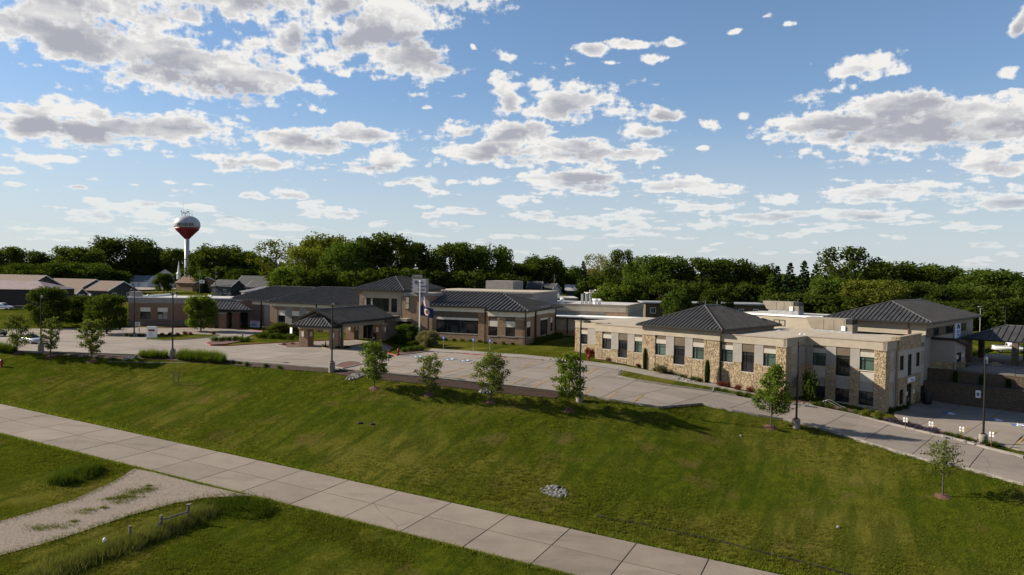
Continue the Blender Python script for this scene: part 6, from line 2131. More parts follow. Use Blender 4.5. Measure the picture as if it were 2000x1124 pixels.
# measured crowns of the far treeline: x, top, half width on the photo, distance, kind, leaf tone
TREES = [
    (12, 486, 30, 330, 'a', 'D'), (58, 492, 34, 345, 'b', 'D'), (100, 502, 30, 350, 'c', 'M'), (150, 486, 40, 335, 'a', 'D'), (240, 469, 52, 402, 'c', 'D'), (205, 482, 34, 396, 'd', 'D'), (285, 486, 32, 404, 'a', 'D'),
    (322, 488, 34, 415, 'b', 'D'), (345, 490, 24, 400, 'a', 'D'), (405, 493, 32, 352, 'c', 'D'), (432, 484, 44, 350, 'c', 'D'), (470, 494, 30, 355, 'a', 'M'), (500, 500, 30, 350, 'b', 'M'), (540, 472, 44, 300, 'f', 'Y'), (596, 486, 40, 290, 'g', 'Y'), (640, 465, 46, 310, 'c', 'Y'), (675, 478, 42, 280, 'g', 'M'),
    (700, 474, 34, 300, 'f', 'Y'), (730, 470, 40, 290, 'a', 'D'), (765, 460, 46, 295, 'b', 'D'), (805, 480, 32, 310, 'a', 'D'), (842, 508, 28, 320, 'g', 'M'), (880, 479, 40, 300, 'a', 'D'), (922, 490, 34, 305, 'b', 'D'), (955, 484, 38, 300, 'c', 'M'), (1000, 514, 32, 320, 'a', 'D'),
    (1065, 504, 40, 325, 'c', 'D'), (1032, 518, 30, 335, 'g', 'D'), (1112, 522, 30, 340, 'b', 'M'), (1139, 512, 15, 300, 's', 'S'), (1168, 499, 30, 310, 'f', 'P'), (1190, 508, 30, 300, 'f', 'Y'), (1214, 492, 29, 290, 'd', 'D'), (1265, 504, 38, 240, 'd', 'M'), (1310, 506, 44, 238, 'a', 'M'), (1372, 507, 42, 240, 'b', 'D'), (1432, 511, 44, 245, 'a', 'D'), (1478, 520, 34, 250, 'c', 'D'),
    (1518, 522, 24, 232, 's', 'S'), (1543, 516, 24, 228, 's', 'S'), (1571, 512, 25, 225, 's', 'S'), (1594, 518, 22, 230, 's', 'S'), (1508, 536, 30, 215, 's', 'M'), (1655, 488, 46, 215, 'd', 'D'), (1622, 545, 36, 205, 'c', 'M'), (1706, 550, 50, 195, 'g', 'Y'), (1742, 516, 48, 235, 'a', 'D'), (1700, 528, 34, 240, 'b', 'D'), (1800, 520, 44, 240, 'c', 'D'), (1845, 524, 42, 245, 'a', 'M'), (1780, 553, 44, 205, 'g', 'D'), (1890, 546, 42, 230, 'c', 'D'), (1950, 531, 58, 215, 'a', 'M'), (2005, 545, 50, 210, 'c', 'M'), (1850, 560, 44, 200, 'g', 'M'), (1920, 562, 40, 205, 'u', 'D'),
    # lower fill between and under the tall crowns
    (30, 522, 36, 300, 'u', 'M'), (75, 517, 44, 290, 'g', 'M'), (125, 514, 30, 295, 'u', 'M'), (170, 516, 40, 300, 'g', 'M'), (210, 530, 36, 305, 'v', 'M'), (265, 522, 30, 415, 'u', 'D'), (318, 520, 26, 410, 'u', 'D'), (372, 520, 24, 385, 'v', 'D'), (398, 539, 11, 312, 's', 'S'), (440, 522, 36, 340, 'u', 'M'), (480, 528, 32, 335, 'v', 'M'), (540, 540, 22, 300, 'v', 'Y'),
    (565, 525, 30, 270, 'u', 'M'), (610, 530, 36, 265, 'u', 'D'), (655, 532, 34, 270, 'v', 'D'), (700, 532, 36, 265, 'u', 'D'), (745, 528, 36, 268, 'u', 'D'), (790, 528, 36, 270, 'v', 'D'), (835, 530, 34, 280, 'u', 'D'), (870, 534, 34, 285, 'v', 'D'), (915, 532, 36, 285, 'u', 'D'), (970, 536, 36, 290, 'v', 'D'), (1010, 540, 30, 315, 'u', 'D'), (1045, 536, 30, 330, 'v', 'D'), (1095, 540, 30, 330, 'u', 'D'), (1130, 540, 24, 335, 'v', 'D'), (1165, 540, 30, 300, 'u', 'D'),
    (1205, 558, 34, 225, 'u', 'L'), (1180, 572, 26, 222, 'v', 'L'), (1245, 548, 30, 230, 'u', 'M'), (1290, 556, 32, 222, 'v', 'D'), (1340, 552, 36, 226, 'u', 'D'), (1390, 555, 36, 228, 'v', 'D'), (1440, 555, 36, 228, 'u', 'D'), (1485, 560, 30, 225, 'v', 'D'), (1540, 575, 40, 205, 'u', 'D'), (1590, 575, 40, 200, 'v', 'D'), (1650, 580, 40, 195, 'u', 'D'), (1735, 585, 40, 200, 'v', 'D'), (1800, 590, 44, 190, 'u', 'D'), (1870, 592, 44, 185, 'v', 'D'), (1935, 588, 44, 180, 'u', 'D'), (1995, 585, 40, 178, 'v', 'D'),
    (1400, 566, 26, 196, 'v', 'D'), (1320, 570, 22, 196, 'u', 'M'),
]
TREES.sort()
cnt = {}
for (px, top, hw, Y, pr_, mc) in TREES:
    x, z = gz(px, Y)
    _, ztop = at(px, top, Y)
    tm, cm, H, R = PROTO[pr_]
    an = next(a for lim, a in ANCH if px < lim)
    k = cnt.get(an, 0); cnt[an] = k + 1
    lb = '%s %s, %s from the left %s' % (TONE[mc], SHAPE[pr_], ORD[k], an)
    tree_at(x, Y, z - 0.2, pr_, mc, hw * Y / FPX / R * 1.12, max(2.0, (ztop - z)) / H * 1.03, lb, 'trees of the far treeline')
# woods far beyond, read as one mass
r = np.random.default_rng(33)
n = 17000
wx_ = r.uniform(-900, 900, n); wy_ = 620 + r.uniform(-25, 60, n)
prof_h = 12 + 2.5 * np.sin(wx_ * 0.021) + 2.0 * np.sin(wx_ * 0.057 + 1) + r.normal(0, 0.7, n)
C = np.stack([wx_, wy_, 1.5 + prof_h * r.random(n) ** 0.55], -1)
N = unit(r.normal(size=(n, 3)) + np.array([-0.2, -0.8, 0.5]))
tag(link('distant_woods', leaf_mesh('distant_woods', C, N, r.uniform(1.3, 2.8, n), [L_DARK], r=r)), 'dark band of woods along the horizon beyond the town', 'woods', None, 'stuff')

# trees standing on the lawns left of the hospital
for (px, pb, top, hw, pr_, mc, lb) in [
    (95, 640, 566, 31, 'k', 'D', 'dark bushy tree behind the leftmost light pole, biggest on the left lawn'),
    (160, 636, 581, 29, 'k', 'D', 'dark spreading tree left of its twin beside the brick wing'),
    (209, 653, 580, 32, 't', 'D', 'dark round tree nearest the left end of the brick wing'),
    (392, 648, 582, 25, 't', 'L', 'bright egg shaped tree in the turf island before the awning'),
    (320, 573, 536, 15, 't', 'D', 'small egg shaped tree on the far lawn before the church'),
    (545, 654, 632, 20, 'k', 'Y', 'small ornamental tree with yellow green crown left of the entrance canopy'),
    (573, 651, 634, 12, 'k', 'Y', 'tiny ornamental tree just left of the canopy column'),
    (836, 678, 648, 18, 'k', 'P', 'small olive ornamental tree right of the flagpole'),
    (795, 672, 636, 20, 'k', 'M', 'shrubby green tree between entrance and flagpole'),
]:
    x, y, z = pz(px, pb)
    _, ztop = at(px, top, y)
    tm, cm, H, R = PROTO[pr_]
    tree_at(x, y, z, pr_, mc, hw * y / FPX / R * 1.08, (ztop - z) / H * 1.03, lb, 'trees on the hospital lawns', 'ornamental_tree')


# young street trees on the slope: each grown separately, with branches and single leaves
def young_tree(label, base, top, hw, seed, nleaf, kind='maple', leaf=0.10, mat_=None, clear=0.27):
    r = np.random.default_rng(seed)
    x0, y0, z0 = pz(*base)
    _, zt_ = at(base[0], top, y0)
    H = zt_ - z0
    W = hw * y0 / FPX
    t = thing('young_tree', label, 'tree', (x0, y0, z0), 0, 'young staked trees along the slope')
    b = MB()
    lean = r.normal(0, 0.02, 2)
    tp = lambda f: np.array([lean[0] * H * f, lean[1] * H * f, H * f])
    limbs(b, [(0, 0, -0.3)] + [tuple(tp(f)) for f in (0.2, 0.4, 0.6, 0.8, 0.96)], 0.085, 0.012, 7)
    C, N, Sz = [], [], []
    nb = 30
    for i in range(nb):
        f = clear + (0.97 - clear) * (i + 0.5) / nb
        a = i * 2.4 + r.uniform(-.4, .4)
        g = (f - clear) / (1 - clear)
        if kind == 'cone':
            R = W * (1.04 - g) ** 0.8 * min(1, 0.62 + g * 3)
        elif kind == 'wild':
            R = W * (0.25 + 0.8 * math.sin(PI * min(1, 0.16 + 0.8 * g)) ** 0.9) * r.uniform(0.55, 1.12)
        else:
            R = W * math.sin(PI * (0.16 + 0.76 * g)) ** 0.7 * r.uniform(0.75, 1.1)
        p0 = tp(max(clear * 0.85, f - 0.06))
        dirv = np.array([math.cos(a), math.sin(a), r.uniform(0.25, 0.7)])
        p1 = p0 + dirv * R * 0.55
        p2 = p0 + np.array([math.cos(a + .2), math.sin(a + .2), r.uniform(0.25, 0.6)]) * R
        limbs(b, [tuple(p0), tuple(p1), tuple(p2)], 0.026, 0.006, 4)
        m_ = int(nleaf / nb * (0.5 + R / W))
        u = r.random((m_, 1)) ** 0.55
        P = np.where(u < 0.5, p0 + (p1 - p0) * u * 2, p1 + (p2 - p1) * (u - 0.5) * 2)
        P = P + r.normal(size=(m_, 3)) * np.array([0.22, 0.22, 0.17]) * W * 0.5
        C.append(P)
        N.append(unit(r.normal(size=(m_, 3)) * 0.8 + dirv * 0.4 + np.array([0, 0, 0.5])))
    C = np.concatenate(C); N = np.concatenate(N)
    link('trunk', b.mesh('trunk', M_BARK), t)
    link('crown', leaf_mesh('crown', C, N, leaf * r.uniform(0.6, 1.35, len(C)), [mat_ or L_YOUNG], 0.62, r), t)
    # mulch ring
    mb_ = MB()
    ring = [(0, 0)]
    n_ = 20
    vs = [(0, 0, 0.16)]
    for k, (rr, zz) in enumerate(((0.35, 0.15), (0.62, 0.05), (0.78, -0.06))):
        for i in range(n_):
            a = 2 * PI * i / n_
            q = rr * r.uniform(0.85, 1.15)
            gx, gy = q * math.cos(a), q * math.sin(a)
            vs.append((gx, gy, h1(x0 + gx, y0 + gy) - z0 + zz))
    fs = [(0, 1 + i, 1 + (i + 1) % n_) for i in range(n_)] + [(1 + k * n_ + i, 1 + (k + 1) * n_ + i, 1 + (k + 1) * n_ + (i + 1) % n_, 1 + k * n_ + (i + 1) % n_) for k in range(2) for i in range(n_)]
    mb_.add(vs, fs).build('mulch_ring', M_REDMULCH, t)
    return t


L_SAGE = leafmat('greyish young leaves', (0.058, 0.076, 0.018), (0.125, 0.145, 0.040), 0.4)
young_tree('young leafy tree nearest the left picture edge', (34, 690), 612, 27, 101, 3000, 'wild', 0.115, L_SAGE, 0.2)
young_tree('narrow young tree just right of the leftmost light pole', (98, 698), 618, 19, 102, 2300, 'maple', 0.11, L_SAGE, 0.22)
young_tree('upright young tree before the rock drain left of the hedge', (179, 706), 622, 23, 103, 3000, 'maple', 0.12, L_SAGE, 0.22)
young_tree('young maple with forked top below the entrance canopy', (731, 760), 667, 30, 104, 3600, 'wild', 0.12, None, 0.22)
young_tree('small sparse young tree in the shadow of its left neighbour', (838, 772), 692, 28, 105, 1900, 'wild', 0.105, L_SAGE, 0.26)
young_tree('young tree standing before the white rock heap', (959, 787), 688, 36, 106, 3300, 'wild', 0.12, L_SAGE, 0.24)
young_tree('young tree directly in front of the middle light pole', (1111, 803), 687, 33, 107, 3600, 'wild', 0.125, None, 0.24)
young_tree('cone shaped young maple before the stone clinic', (1505, 836), 705, 42, 108, 5200, 'cone', 0.12, None, 0.24)
young_tree('thin pale sapling lowest on the right of the slope', (1841, 972), 862, 34, 109, 1100, 'wild', 0.095, L_SAGE, 0.42)

# shrubs
SP = []
for k in range(3):
    r = np.random.default_rng(50 + k)
    bl = [(r.uniform(-.45, .45), r.uniform(-.45, .45), r.uniform(0.2, 0.62), r.uniform(.3, .46), 0.85) for _ in range(10)]
    C, N = blob_leaves(bl, 420, r)
    C[:, 2] = np.abs(C[:, 2])
    SP.append(leaf_mesh('shrub', C, N, 0.075 * r.uniform(.6, 1.3, len(C)), [L_SHRUB], r=r))
r = np.random.default_rng(60)
bl = [(0.16 * math.cos(i * 2.4), 0.16 * math.sin(i * 2.4), 0.1 + 0.86 * i / 40, 0.05 + 0.22 * math.sin(PI * min(1, 0.22 + 0.72 * i / 40)), 1.2) for i in range(40)]
C, N = blob_leaves(bl, 1500, r)
C[:, 2] = np.clip(C[:, 2], 0, None)
CEDAR = leaf_mesh('arborvitae', C, N, 0.05, [L_CEDAR], r=r)
r = np.random.default_rng(61)
n = 420
a = r.uniform(0, 2 * PI, n); q = r.random(n) ** 0.5
base_ = np.stack([0.22 * q * np.cos(a), 0.22 * q * np.sin(a), np.zeros(n)], -1)
tip = np.stack([(0.3 + .75 * q) * np.cos(a) * 0.8, (0.3 + .75 * q) * np.sin(a) * 0.8, 1.05 - 0.55 * q ** 2 + r.normal(0, .08, n)], -1)
sidev = np.stack([-np.sin(a), np.cos(a), np.zeros(n)], -1) * 0.022
V = np.stack([base_ - sidev, base_ + sidev, tip], 1).reshape(-1, 3)
GRASSP = np_mesh('grass_clump', V, np.arange(3 * n).reshape(n, 3), [L_SHRUB])
scount = {}


def shrub(pts, r_, hh, m_, desc, place, group, mesh=None, name='shrub', cat='shrub', jitter=0.15):
    for i, p in enumerate(pts):
        x, y, z = pz(*p) if len(p) == 2 else p
        key = place
        k = scount.get(key, 0); scount[key] = k + 1
        s_ = r_ * random.uniform(1 - jitter, 1 + jitter)
        lb = '%s, %s from the left %s' % (desc, ORD[k], place) if (len(pts) > 1 or k) else '%s %s' % (desc, place)
        o = link(name, mesh if mesh is not None else random.choice(SP), None, (x, y, z - 0.03), random.uniform(0, 6.28))
        o.scale = (s_, s_, hh * random.uniform(1 - jitter, 1 + jitter))
        o.material_slots[0].link = 'OBJECT'
        o.material_slots[0].material = m_
        tag(o, lb, cat, group)


shrub([(1172, 701), (1190, 706), (1210, 709), (1229, 713), (1247, 718)], 0.75, 0.75, L_RED, 'dark red barberry', 'under the left clinic bay', 'barberries along the clinic')
shrub([(1280, 725), (1297, 730), (1310, 733)], 0.7, 0.6, L_DARK, 'dark green shrub', 'under the middle clinic bay window', 'green shrubs along the clinic')
shrub([(1334, 740), (1353, 744), (1366, 748)], 0.85, 0.85, L_DARK, 'dark green mound', 'beside the pale boulders', 'green shrubs along the clinic')
shrub([(1408, 755), (1419, 758), (1441, 763), (1466, 768)], 0.95, 1.0, L_RED, 'wine red barberry', 'left of the cone shaped maple', 'barberries along the clinic')
shrub([(1147, 693), (1155, 697)], 0.8, 1.5, L_RED, 'rust coloured upright shrub', 'at the set back end of the clinic', 'rusty shrubs at the clinic end')
shrub([(1260, 721)], 0.85, 3.0, L_CEDAR, 'slender dark arborvitae', 'left of the middle clinic bay', 'arborvitae before the clinic', CEDAR, 'arborvitae', 'conifer', 0.0)
shrub([(1381, 749)], 0.9, 3.1, L_CEDAR, 'slender dark arborvitae', 'at the right stone pier of the middle bay', 'arborvitae before the clinic', CEDAR, 'arborvitae', 'conifer', 0.0)
shrub([(1290, 731)], 1.3, 1.6, L_PALE, 'bare twiggy pale shrub', 'against the stone between the two arborvitae', 'pale shrubs')
shrub([(1402, 765), (1417, 768), (1444, 774), (1460, 777)], 0.8, 0.75, L_SHRUB, 'tuft of ornamental grass', 'left of the maple', 'grass tufts by the walk', GRASSP, 'grass_tuft', 'grass tuft')
shrub([(1592, 795), (1604, 797), (1620, 800), (1646, 805), (1672, 811)], 0.75, 0.8, L_SHRUB, 'small green perennial', 'under the lower clinic windows', 'perennials by the driveway kerb')
shrub([(1691, 816), (1715, 822)], 1.15, 1.2, L_LIGHT, 'pale flowering hydrangea mound', 'at the stone corner pier of the clinic', 'hydrangeas at the corner')
shrub([(1742, 828), (1757, 831), (1770, 834), (1783, 838), (1795, 841), (1812, 845), (1824, 848)], 0.95, 0.8, L_PURPLE, 'purple perennial', 'under the white parking signs', 'purple perennials by the kerb')
shrub([(1853, 853), (1872, 859), (1892, 864), (1924, 869), (1943, 872)], 0.8, 0.7, L_SHRUB, 'small grass clump', 'in the rocky bed beside the lower lot', 'grass clumps of the rocky bed', GRASSP, 'grass_tuft', 'grass tuft')
shrub([(1579, 785)], 1.7, 4.0, L_DARK, 'dark spreading evergreen', 'in the shaded inner corner of the clinic', 'evergreen corner shrub')
shrub([(1741, 806), (1755, 803), (1768, 800)], 0.8, 0.7, L_DARK, 'dark low shrub', 'at the foot of the clinic end wall', 'dark shrubs at the end wall')
shrub([(420, 668.5), (434, 667.5), (447, 666.8), (459, 667.5), (470, 668), (483, 667)], 1.05, 1.15, L_SHRUB, 'rounded green shrub', 'on the red kerbed planting island', 'shrubs of the planting island')
shrub([(508, 661), (520, 661.5), (532, 662), (544, 662.5), (556, 663), (568, 663.5)], 1.3, 1.3, L_DARK, 'clipped dark hedge shrub', 'in the row left of the canopy column', 'hedge row left of the canopy')
shrub([(247, 658.5), (255, 659), (272, 658.5), (279, 659)], 0.6, 0.8, L_DARK, 'dark small shrub', 'left of the white lot sign', 'shrubs of the turf island')
shrub([(317, 656.5), (332, 656.5), (347, 656), (361, 655.5), (372, 655), (417, 654)], 0.7, 0.85, L_RED, 'small reddish shrub', 'right of the white lot sign', 'reddish shrubs of the turf island')
shrub([(790, 690), (801, 688), (812, 687), (823, 687)], 1.05, 1.15, L_SHRUB, 'green rounded shrub', 'in the kerbed bed beside the red hydrant', 'shrubs beside the hydrant')
shrub([(802, 678), (811, 677), (821, 676), (829, 678)], 1.0, 1.2, L_DARK, 'dark hedge shrub', 'at the foot of the flagpole', 'hedge at the flagpole')
shrub([(772, 672), (780, 670), (788, 668)], 1.2, 1.7, L_DARK, 'deep green entrance shrub', 'in the shade right of the entrance doors', 'entrance shrubs')
shrub([(555, 675), (572, 674), (590, 675), (608, 676)], 0.6, 0.5, L_RED, 'low red leaved shrub', 'around the left front canopy column', 'red shrubs under the canopy')
shrub([(632, 680), (660, 682), (678, 681)], 0.7, 0.6, L_DARK, 'low dark plant', 'around the right front canopy column', 'dark plants under the canopy')
shrub([(180, 636), (242, 638)], 1.0, 1.6, L_RED, 'reddish bush', 'beside the dark lawn trees', 'reddish lawn bushes')
hx = lambda s_, t_: (HP[0] + rot2(s_, t_, HA)[0], HP[1] + rot2(s_, t_, HA)[1])
row = [hx(1.6, 0.2 + i * 1.7) for i in range(10)]
shrub([(x, y, h1(x, y)) for x, y in row], 0.95, 1.35, L_DARK, 'dark clipped shrub', 'along the side wall of the right wing', 'hedge along the side wall')
row = [hx(-19.5 + i * 1.75, -1.0 if i < 7 else -2.4) for i in range(11)]
shrub([(x, y, h1(x, y)) for x, y in row], 0.75, 0.55, L_DARK, 'dark ground hugging shrub', 'under the dining room wall', 'low planting under the dining windows')
shrub([cpt(3.6 + i * 3.1, 18.0, -1.68) for i in range(10)], 0.75, 1.55, L_CEDAR, 'small dark columnar evergreen', 'on the ledge between the retaining walls', 'evergreens on the wall ledge', CEDAR, 'arborvitae', 'conifer')
for q, (p0, p1, nn, rr, hh, lb) in enumerate([((278, 698.5), (322, 700.5), 6, 1.1, 1.35, 'left of the pole'), ((352, 703), (432, 709), 12, 1.35, 1.75, 'right of the pole'), ((0, 687), (24, 690), 4, 1.3, 1.5, 'at the left picture edge')]):
    pts = [(p0[0] + (p1[0] - p0[0]) * i / (nn - 1), p0[1] + (p1[1] - p0[1]) * i / (nn - 1)) for i in range(nn)]
    shrub(pts, rr, hh, L_YOUNG if q < 2 else L_SHRUB, 'tall ornamental grass', 'in the row ' + lb, 'ornamental grass hedge at the lot edge', GRASSP, 'grass_clump', 'ornamental grass', 0.1)
shrub([(441, 710), (454, 711), (466, 712), (482, 715), (519, 718), (545, 721)], 0.5, 0.6, L_SHRUB, 'small green plant', 'in the mulch strip right of the grass hedge', 'small plants of the mulch strip', None)

# rocks
def rocks(name, label, pts, n, smin, smax, seed, m_=None):
    r = np.random.default_rng(seed)
    poly = [spot(*p)[:2] for p in pts]
    x0 = min(p[0] for p in poly); x1 = max(p[0] for p in poly); y0 = min(p[1] for p in poly); y1 = max(p[1] for p in poly)
    b = MB()
    done = 0
    while done < n:
        x, y = r.uniform(x0, x1), r.uniform(y0, y1)
        if not inside(np.array([x]), np.array([y]), poly)[0]:
            continue
        done += 1
        s_ = r.uniform(smin, smax)
        z = h1(x, y) + s_ * 0.3
        ring1 = [(x + s_ * r.uniform(.7, 1) * math.cos(t), y + s_ * r.uniform(.6, .9) * math.sin(t), z - s_ * 0.3) for t in np.linspace(0, 2 * PI, 7)[:-1]]
        ring2 = [(x + s_ * r.uniform(.4, .7) * math.cos(t + .3), y + s_ * r.uniform(.4, .6) * math.sin(t + .3), z + s_ * r.uniform(0.2, .5)) for t in np.linspace(0, 2 * PI, 7)[:-1]]
        b.add(ring1 + ring2, [(i, (i + 1) % 6, 6 + (i + 1) % 6, 6 + i) for i in range(6)] + [tuple(range(6, 12))])
    return tag(b.build(name, m_ or M_ROCK), label, 'rocks', None, 'stuff')


rocks('rock_heap', 'pale rip rap rocks round the drain mouth low on the slope', [(1052, 957), (1070, 950), (1095, 953), (1110, 962), (1104, 973), (1085, 974), (1060, 966)], 190, 0.08, 0.2, 1)
rocks('rock_heap', 'white rocks in the mulch behind a young tree', [(936, 766), (950, 757), (968, 757), (976, 762), (960, 770), (942, 769)], 110, 0.1, 0.28, 2)
rocks('rock_heap', 'grey rocks in the gap of the mulch strip below the canopy', [(676, 742), (690, 732), (712, 729), (716, 733), (700, 740), (684, 744)], 110, 0.1, 0.3, 3)
rocks('rock_heap', 'rocks at the end of the mulch strip left of the grass hedge', [(240, 702), (255, 697), (268, 696), (262, 701), (248, 704)], 60, 0.1, 0.26, 4)
rocks('rock_heap', 'pale boulders in the bed beside the second arborvitae', [(1310, 737), (1330, 738), (1352, 746), (1345, 748), (1318, 742)], 26, 0.2, 0.42, 5)
rocks('rock_heap', 'tan boulders in the bed beside the lower lot', [(1835, 850), (1880, 861), (1915, 868), (1915, 872), (1880, 865), (1835, 855)], 30, 0.15, 0.36, 6)
rocks('rock_heap', 'pale stones under the clinic inner corner', [(1545, 789), (1580, 790), (1605, 796), (1590, 797), (1548, 792)], 40, 0.12, 0.3, 7)
x, y, z = pz(1091, 955)
cvx = 0.6
cv = thing('drain_pipe', 'dark flared drain pipe mouth above the pale rocks', 'drain', (x, y, z), math.radians(20))
b = MB()
n_ = 16
vs, fs = [], []
for k, (yy, rr) in enumerate(((-0.1, 0.62), (0.9, 0.55), (2.4, 0.5), (2.4, 0.44), (0.9, 0.48), (-0.05, 0.55))):
    for i in range(n_):
        a = PI * (-0.1 + 1.2 * i / (n_ - 1))
        vs.append((rr * math.cos(a), yy, rr * math.sin(a) - 0.05))
for k in range(5):
    for i in range(n_ - 1):
        fs.append((k * n_ + i, (k + 1) * n_ + i, (k + 1) * n_ + i + 1, k * n_ + i + 1))
cv.scale = (cvx, cvx, cvx)
cv.location.z -= 0.12
b.add(vs, fs)
b.build('flared_end', mat('dull culvert metal', (0.10, 0.095, 0.09), 0.7), cv)
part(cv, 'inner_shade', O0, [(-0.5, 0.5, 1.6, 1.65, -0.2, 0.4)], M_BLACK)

# ------------------------------------------------------------------ lamps, poles, signs, hydrants
def lamp(base, top, label, arm=1, hb=1.0, double=False, arml=0.9):
    x, y, z = pz(*base)
    _, zt_ = at(top[0], top[1], y)
    H = zt_ - z
    t = thing('light_pole', label, 'light pole', (x, y, z), 0, 'black light poles round the lots')
    MB().lathe([(0.42, -0.3), (0.42, hb - 0.06), (0.36, hb)], 16).build('concrete_base', M_BASE, t)
    MB().lathe([(0.24, hb), (0.24, hb + 0.08), (0.13, hb + 0.12), (0.12, hb + 0.2)], 12).build('base_plate', M_BLACK, t)
    MB().lathe([(0.115, hb + 0.1), (0.085, H)], 10).build('pole', M_BLACK, t)
    for a in ((arm, -arm) if double else (arm,)):
        ca, sa = math.cos(math.radians(-40)), math.sin(math.radians(-40))
        ex, ey = a * ca * arml, a * sa * arml
        ar = MB().tube((0, 0, H - 0.45), (ex, ey, H - 0.35), 0.04, n=6).build('arm', M_BLACK, t)
        MB().tube((0, 0, H - 0.15), (ex * .75, ey * .75, H - 0.36), 0.022, n=5).build('brace', M_BLACK, t)
        hd = MB((ex, ey, math.radians(-40)))
        hd.prism([(-0.42, -0.22), (0.42, -0.22), (0.42, 0.22), (-0.42, 0.22)], H - 0.46, H - 0.32)
        hd.prism([(-0.3, -0.16), (0.3, -0.16), (0.3, 0.16), (-0.3, 0.16)], H - 0.318, H - 0.22)
        h_ = hd.build('lamp_head', M_BLACK, t)
        hd = MB((ex, ey, math.radians(-40))); hd.box(-0.3, 0.3, -0.16, 0.16, H - 0.485, H - 0.463); hd.build('lens', M_LAMP, h_)
    MB().tube((0, 0, H), (0, 0, H + 0.18), 0.05, 0.02, n=6).build('pole_cap', M_BLACK, t)
    return t


lamp((80, 687), (81, 575), 'black light pole between the two leftmost young trees', 1, 1.2)
lamp((262, 657), (262, 562), 'black light pole standing before the left end of the brick wing', -1, 0.6)
lamp((337, 699), (339, 568), 'black light pole between the two ornamental grass hedges', 1, 1.2)
lamp((648, 727), (652, 588), 'black light pole in front of the entrance canopy', 1, 1.3, arml=0.4)
lamp((1132, 785), (1134, 622), 'black light pole behind the fifth young tree, before the set back clinic bay', 1, 1.1)
lp = lamp((1555, 836), (1557, 668), 'black light pole beside the cone shaped maple', 1, 1.0)
lamp((1920, 867), (1927, 703), 'black light pole in the rocky bed beside the lower lot', 1, 1.0)


def post_sign(base, top, label, plates, group, w_=0.36, hh=0.5, m_=None, post=M_POST, rz=-0.35):
    x, y, z = pz(*base)
    _, zt_ = at(base[0], top, y)
    H = zt_ - z
    t = thing('parking_sign', label, 'sign', (x, y, z), rz, group)
    MB().tube((0, 0, -0.2), (0, 0, H), 0.035, n=6).build('post', post, t)
    for k in range(plates):
        ox = (k - (plates - 1) / 2) * (w_ + 0.1)
        p_ = part(t, 'plate', O0, [(ox - w_ / 2, ox + w_ / 2, -0.065, -0.04, H - hh, H)], m_ or M_WHITE)
        part(p_, 'symbol', O0, [(ox - w_ * .22, ox + w_ * .22, -0.075, -0.067, H - hh * .75, H - hh * .3)], M_WHITEP if m_ else M_GALV)
    return t


for b_, tp_, lb in [((866, 684), 656, 'blue accessible parking sign nearest the flagpole'), ((924, 689), 660, 'blue accessible parking sign in the middle of the three on the lawn edge'), ((956.5, 692), 662, 'blue accessible parking sign furthest right on the lawn edge')]:
    post_sign(b_, tp_, lb, 1, 'blue accessible parking signs on the lawn edge', 0.42, 0.62, M_SIGNB)
for b_, tp_, lb in [((1768, 840), 816, 'pair of white plates nearest the clinic in the kerb bed'), ((1818, 846), 824, 'second pair of white plates from the clinic in the kerb bed'), ((1878, 857), 834, 'third pair of white plates, left of the lower light pole'), ((1936, 873), 844, 'pair of white plates right of the lower light pole')]:
    post_sign(b_, tp_, lb, 2, 'paired white parking plates along the lower lot', 0.17, 0.5, None, M_COPPER, -0.75)
for b_, lb in [((240, 658), 'thin grey post sign left of the tall pole before the brick wing'), ((272, 658), 'thin grey post sign between the tall pole and the white lot sign')]:
    post_sign(b_, b_[1] - 16, lb, 1, 'thin post signs on the turf island', 0.3, 0.4, M_GALV)
x, y, z = pz(297, 661)
ms = thing('lot_sign', 'white boxed information sign with red header on the turf island', 'sign', (x, y, z), math.radians(-8))
part(ms, 'panel', O0, [(-0.95, 0.95, -0.15, 0.15, 0.1, 2.15)], M_WHITE)
part(ms, 'leg', O0, [(-0.95, -0.8, -0.14, 0.14, -0.2, 0.098), (0.8, 0.95, -0.14, 0.14, -0.2, 0.098)], M_WHITE)
part(ms, 'header', O0, [(-0.6, 0.62, -0.17, -0.155, 1.25, 1.62)], M_FLAGR)
for k, ww in enumerate((0.9, 0.7, 0.95)):
    part(ms, 'text_line', O0, [(-0.6, -0.6 + ww, -0.165, -0.153, 1.0 - k * 0.25, 1.1 - k * 0.25)], M_GALV)
x, y, z = pz(268, 650)
asn = thing('arrow_sign', 'small white sign plate with a black left arrow', 'sign', (x, y, z), math.radians(-5))
for q in (-0.5, 0.5):
    MB().tube((q, 0, -0.1), (q, 0, 1.7), 0.03, n=6).build('post', M_POST, asn)
part(asn, 'plate', O0, [(-0.62, 0.62, -0.06, -0.02, 1.3, 2.1)], M_WHITE)
b = MB(); b.add([(-0.45, -0.07, 1.52), (-0.22, -0.07, 1.40), (-0.22, -0.07, 1.47), (0.4, -0.07, 1.47), (0.4, -0.07, 1.57), (-0.22, -0.07, 1.57), (-0.22, -0.07, 1.64)], [(0, 1, 2, 3, 4, 5, 6)]); b.build('arrow', M_BLACK, asn)
part(asn, 'text_line', O0, [(-0.35, 0.4, -0.07, -0.062, 1.82, 1.93)], M_TRIM)
x, y, z = pz(498, 643)
bs = thing('banner_sign', 'colourful banner board standing beside the wing entrance', 'sign', (x, y, z), math.radians(-15))
part(bs, 'board', O0, [(-1.15, 1.15, -0.05, 0.05, 0.35, 1.75)], mat('lilac banner', (0.42, 0.40, 0.52), 0.6, 0.1, 1.5))
part(bs, 'header', O0, [(-0.85, 0.95, -0.07, -0.055, 1.4, 1.62)], mat('pink lettering band', (0.55, 0.16, 0.28), 0.6))
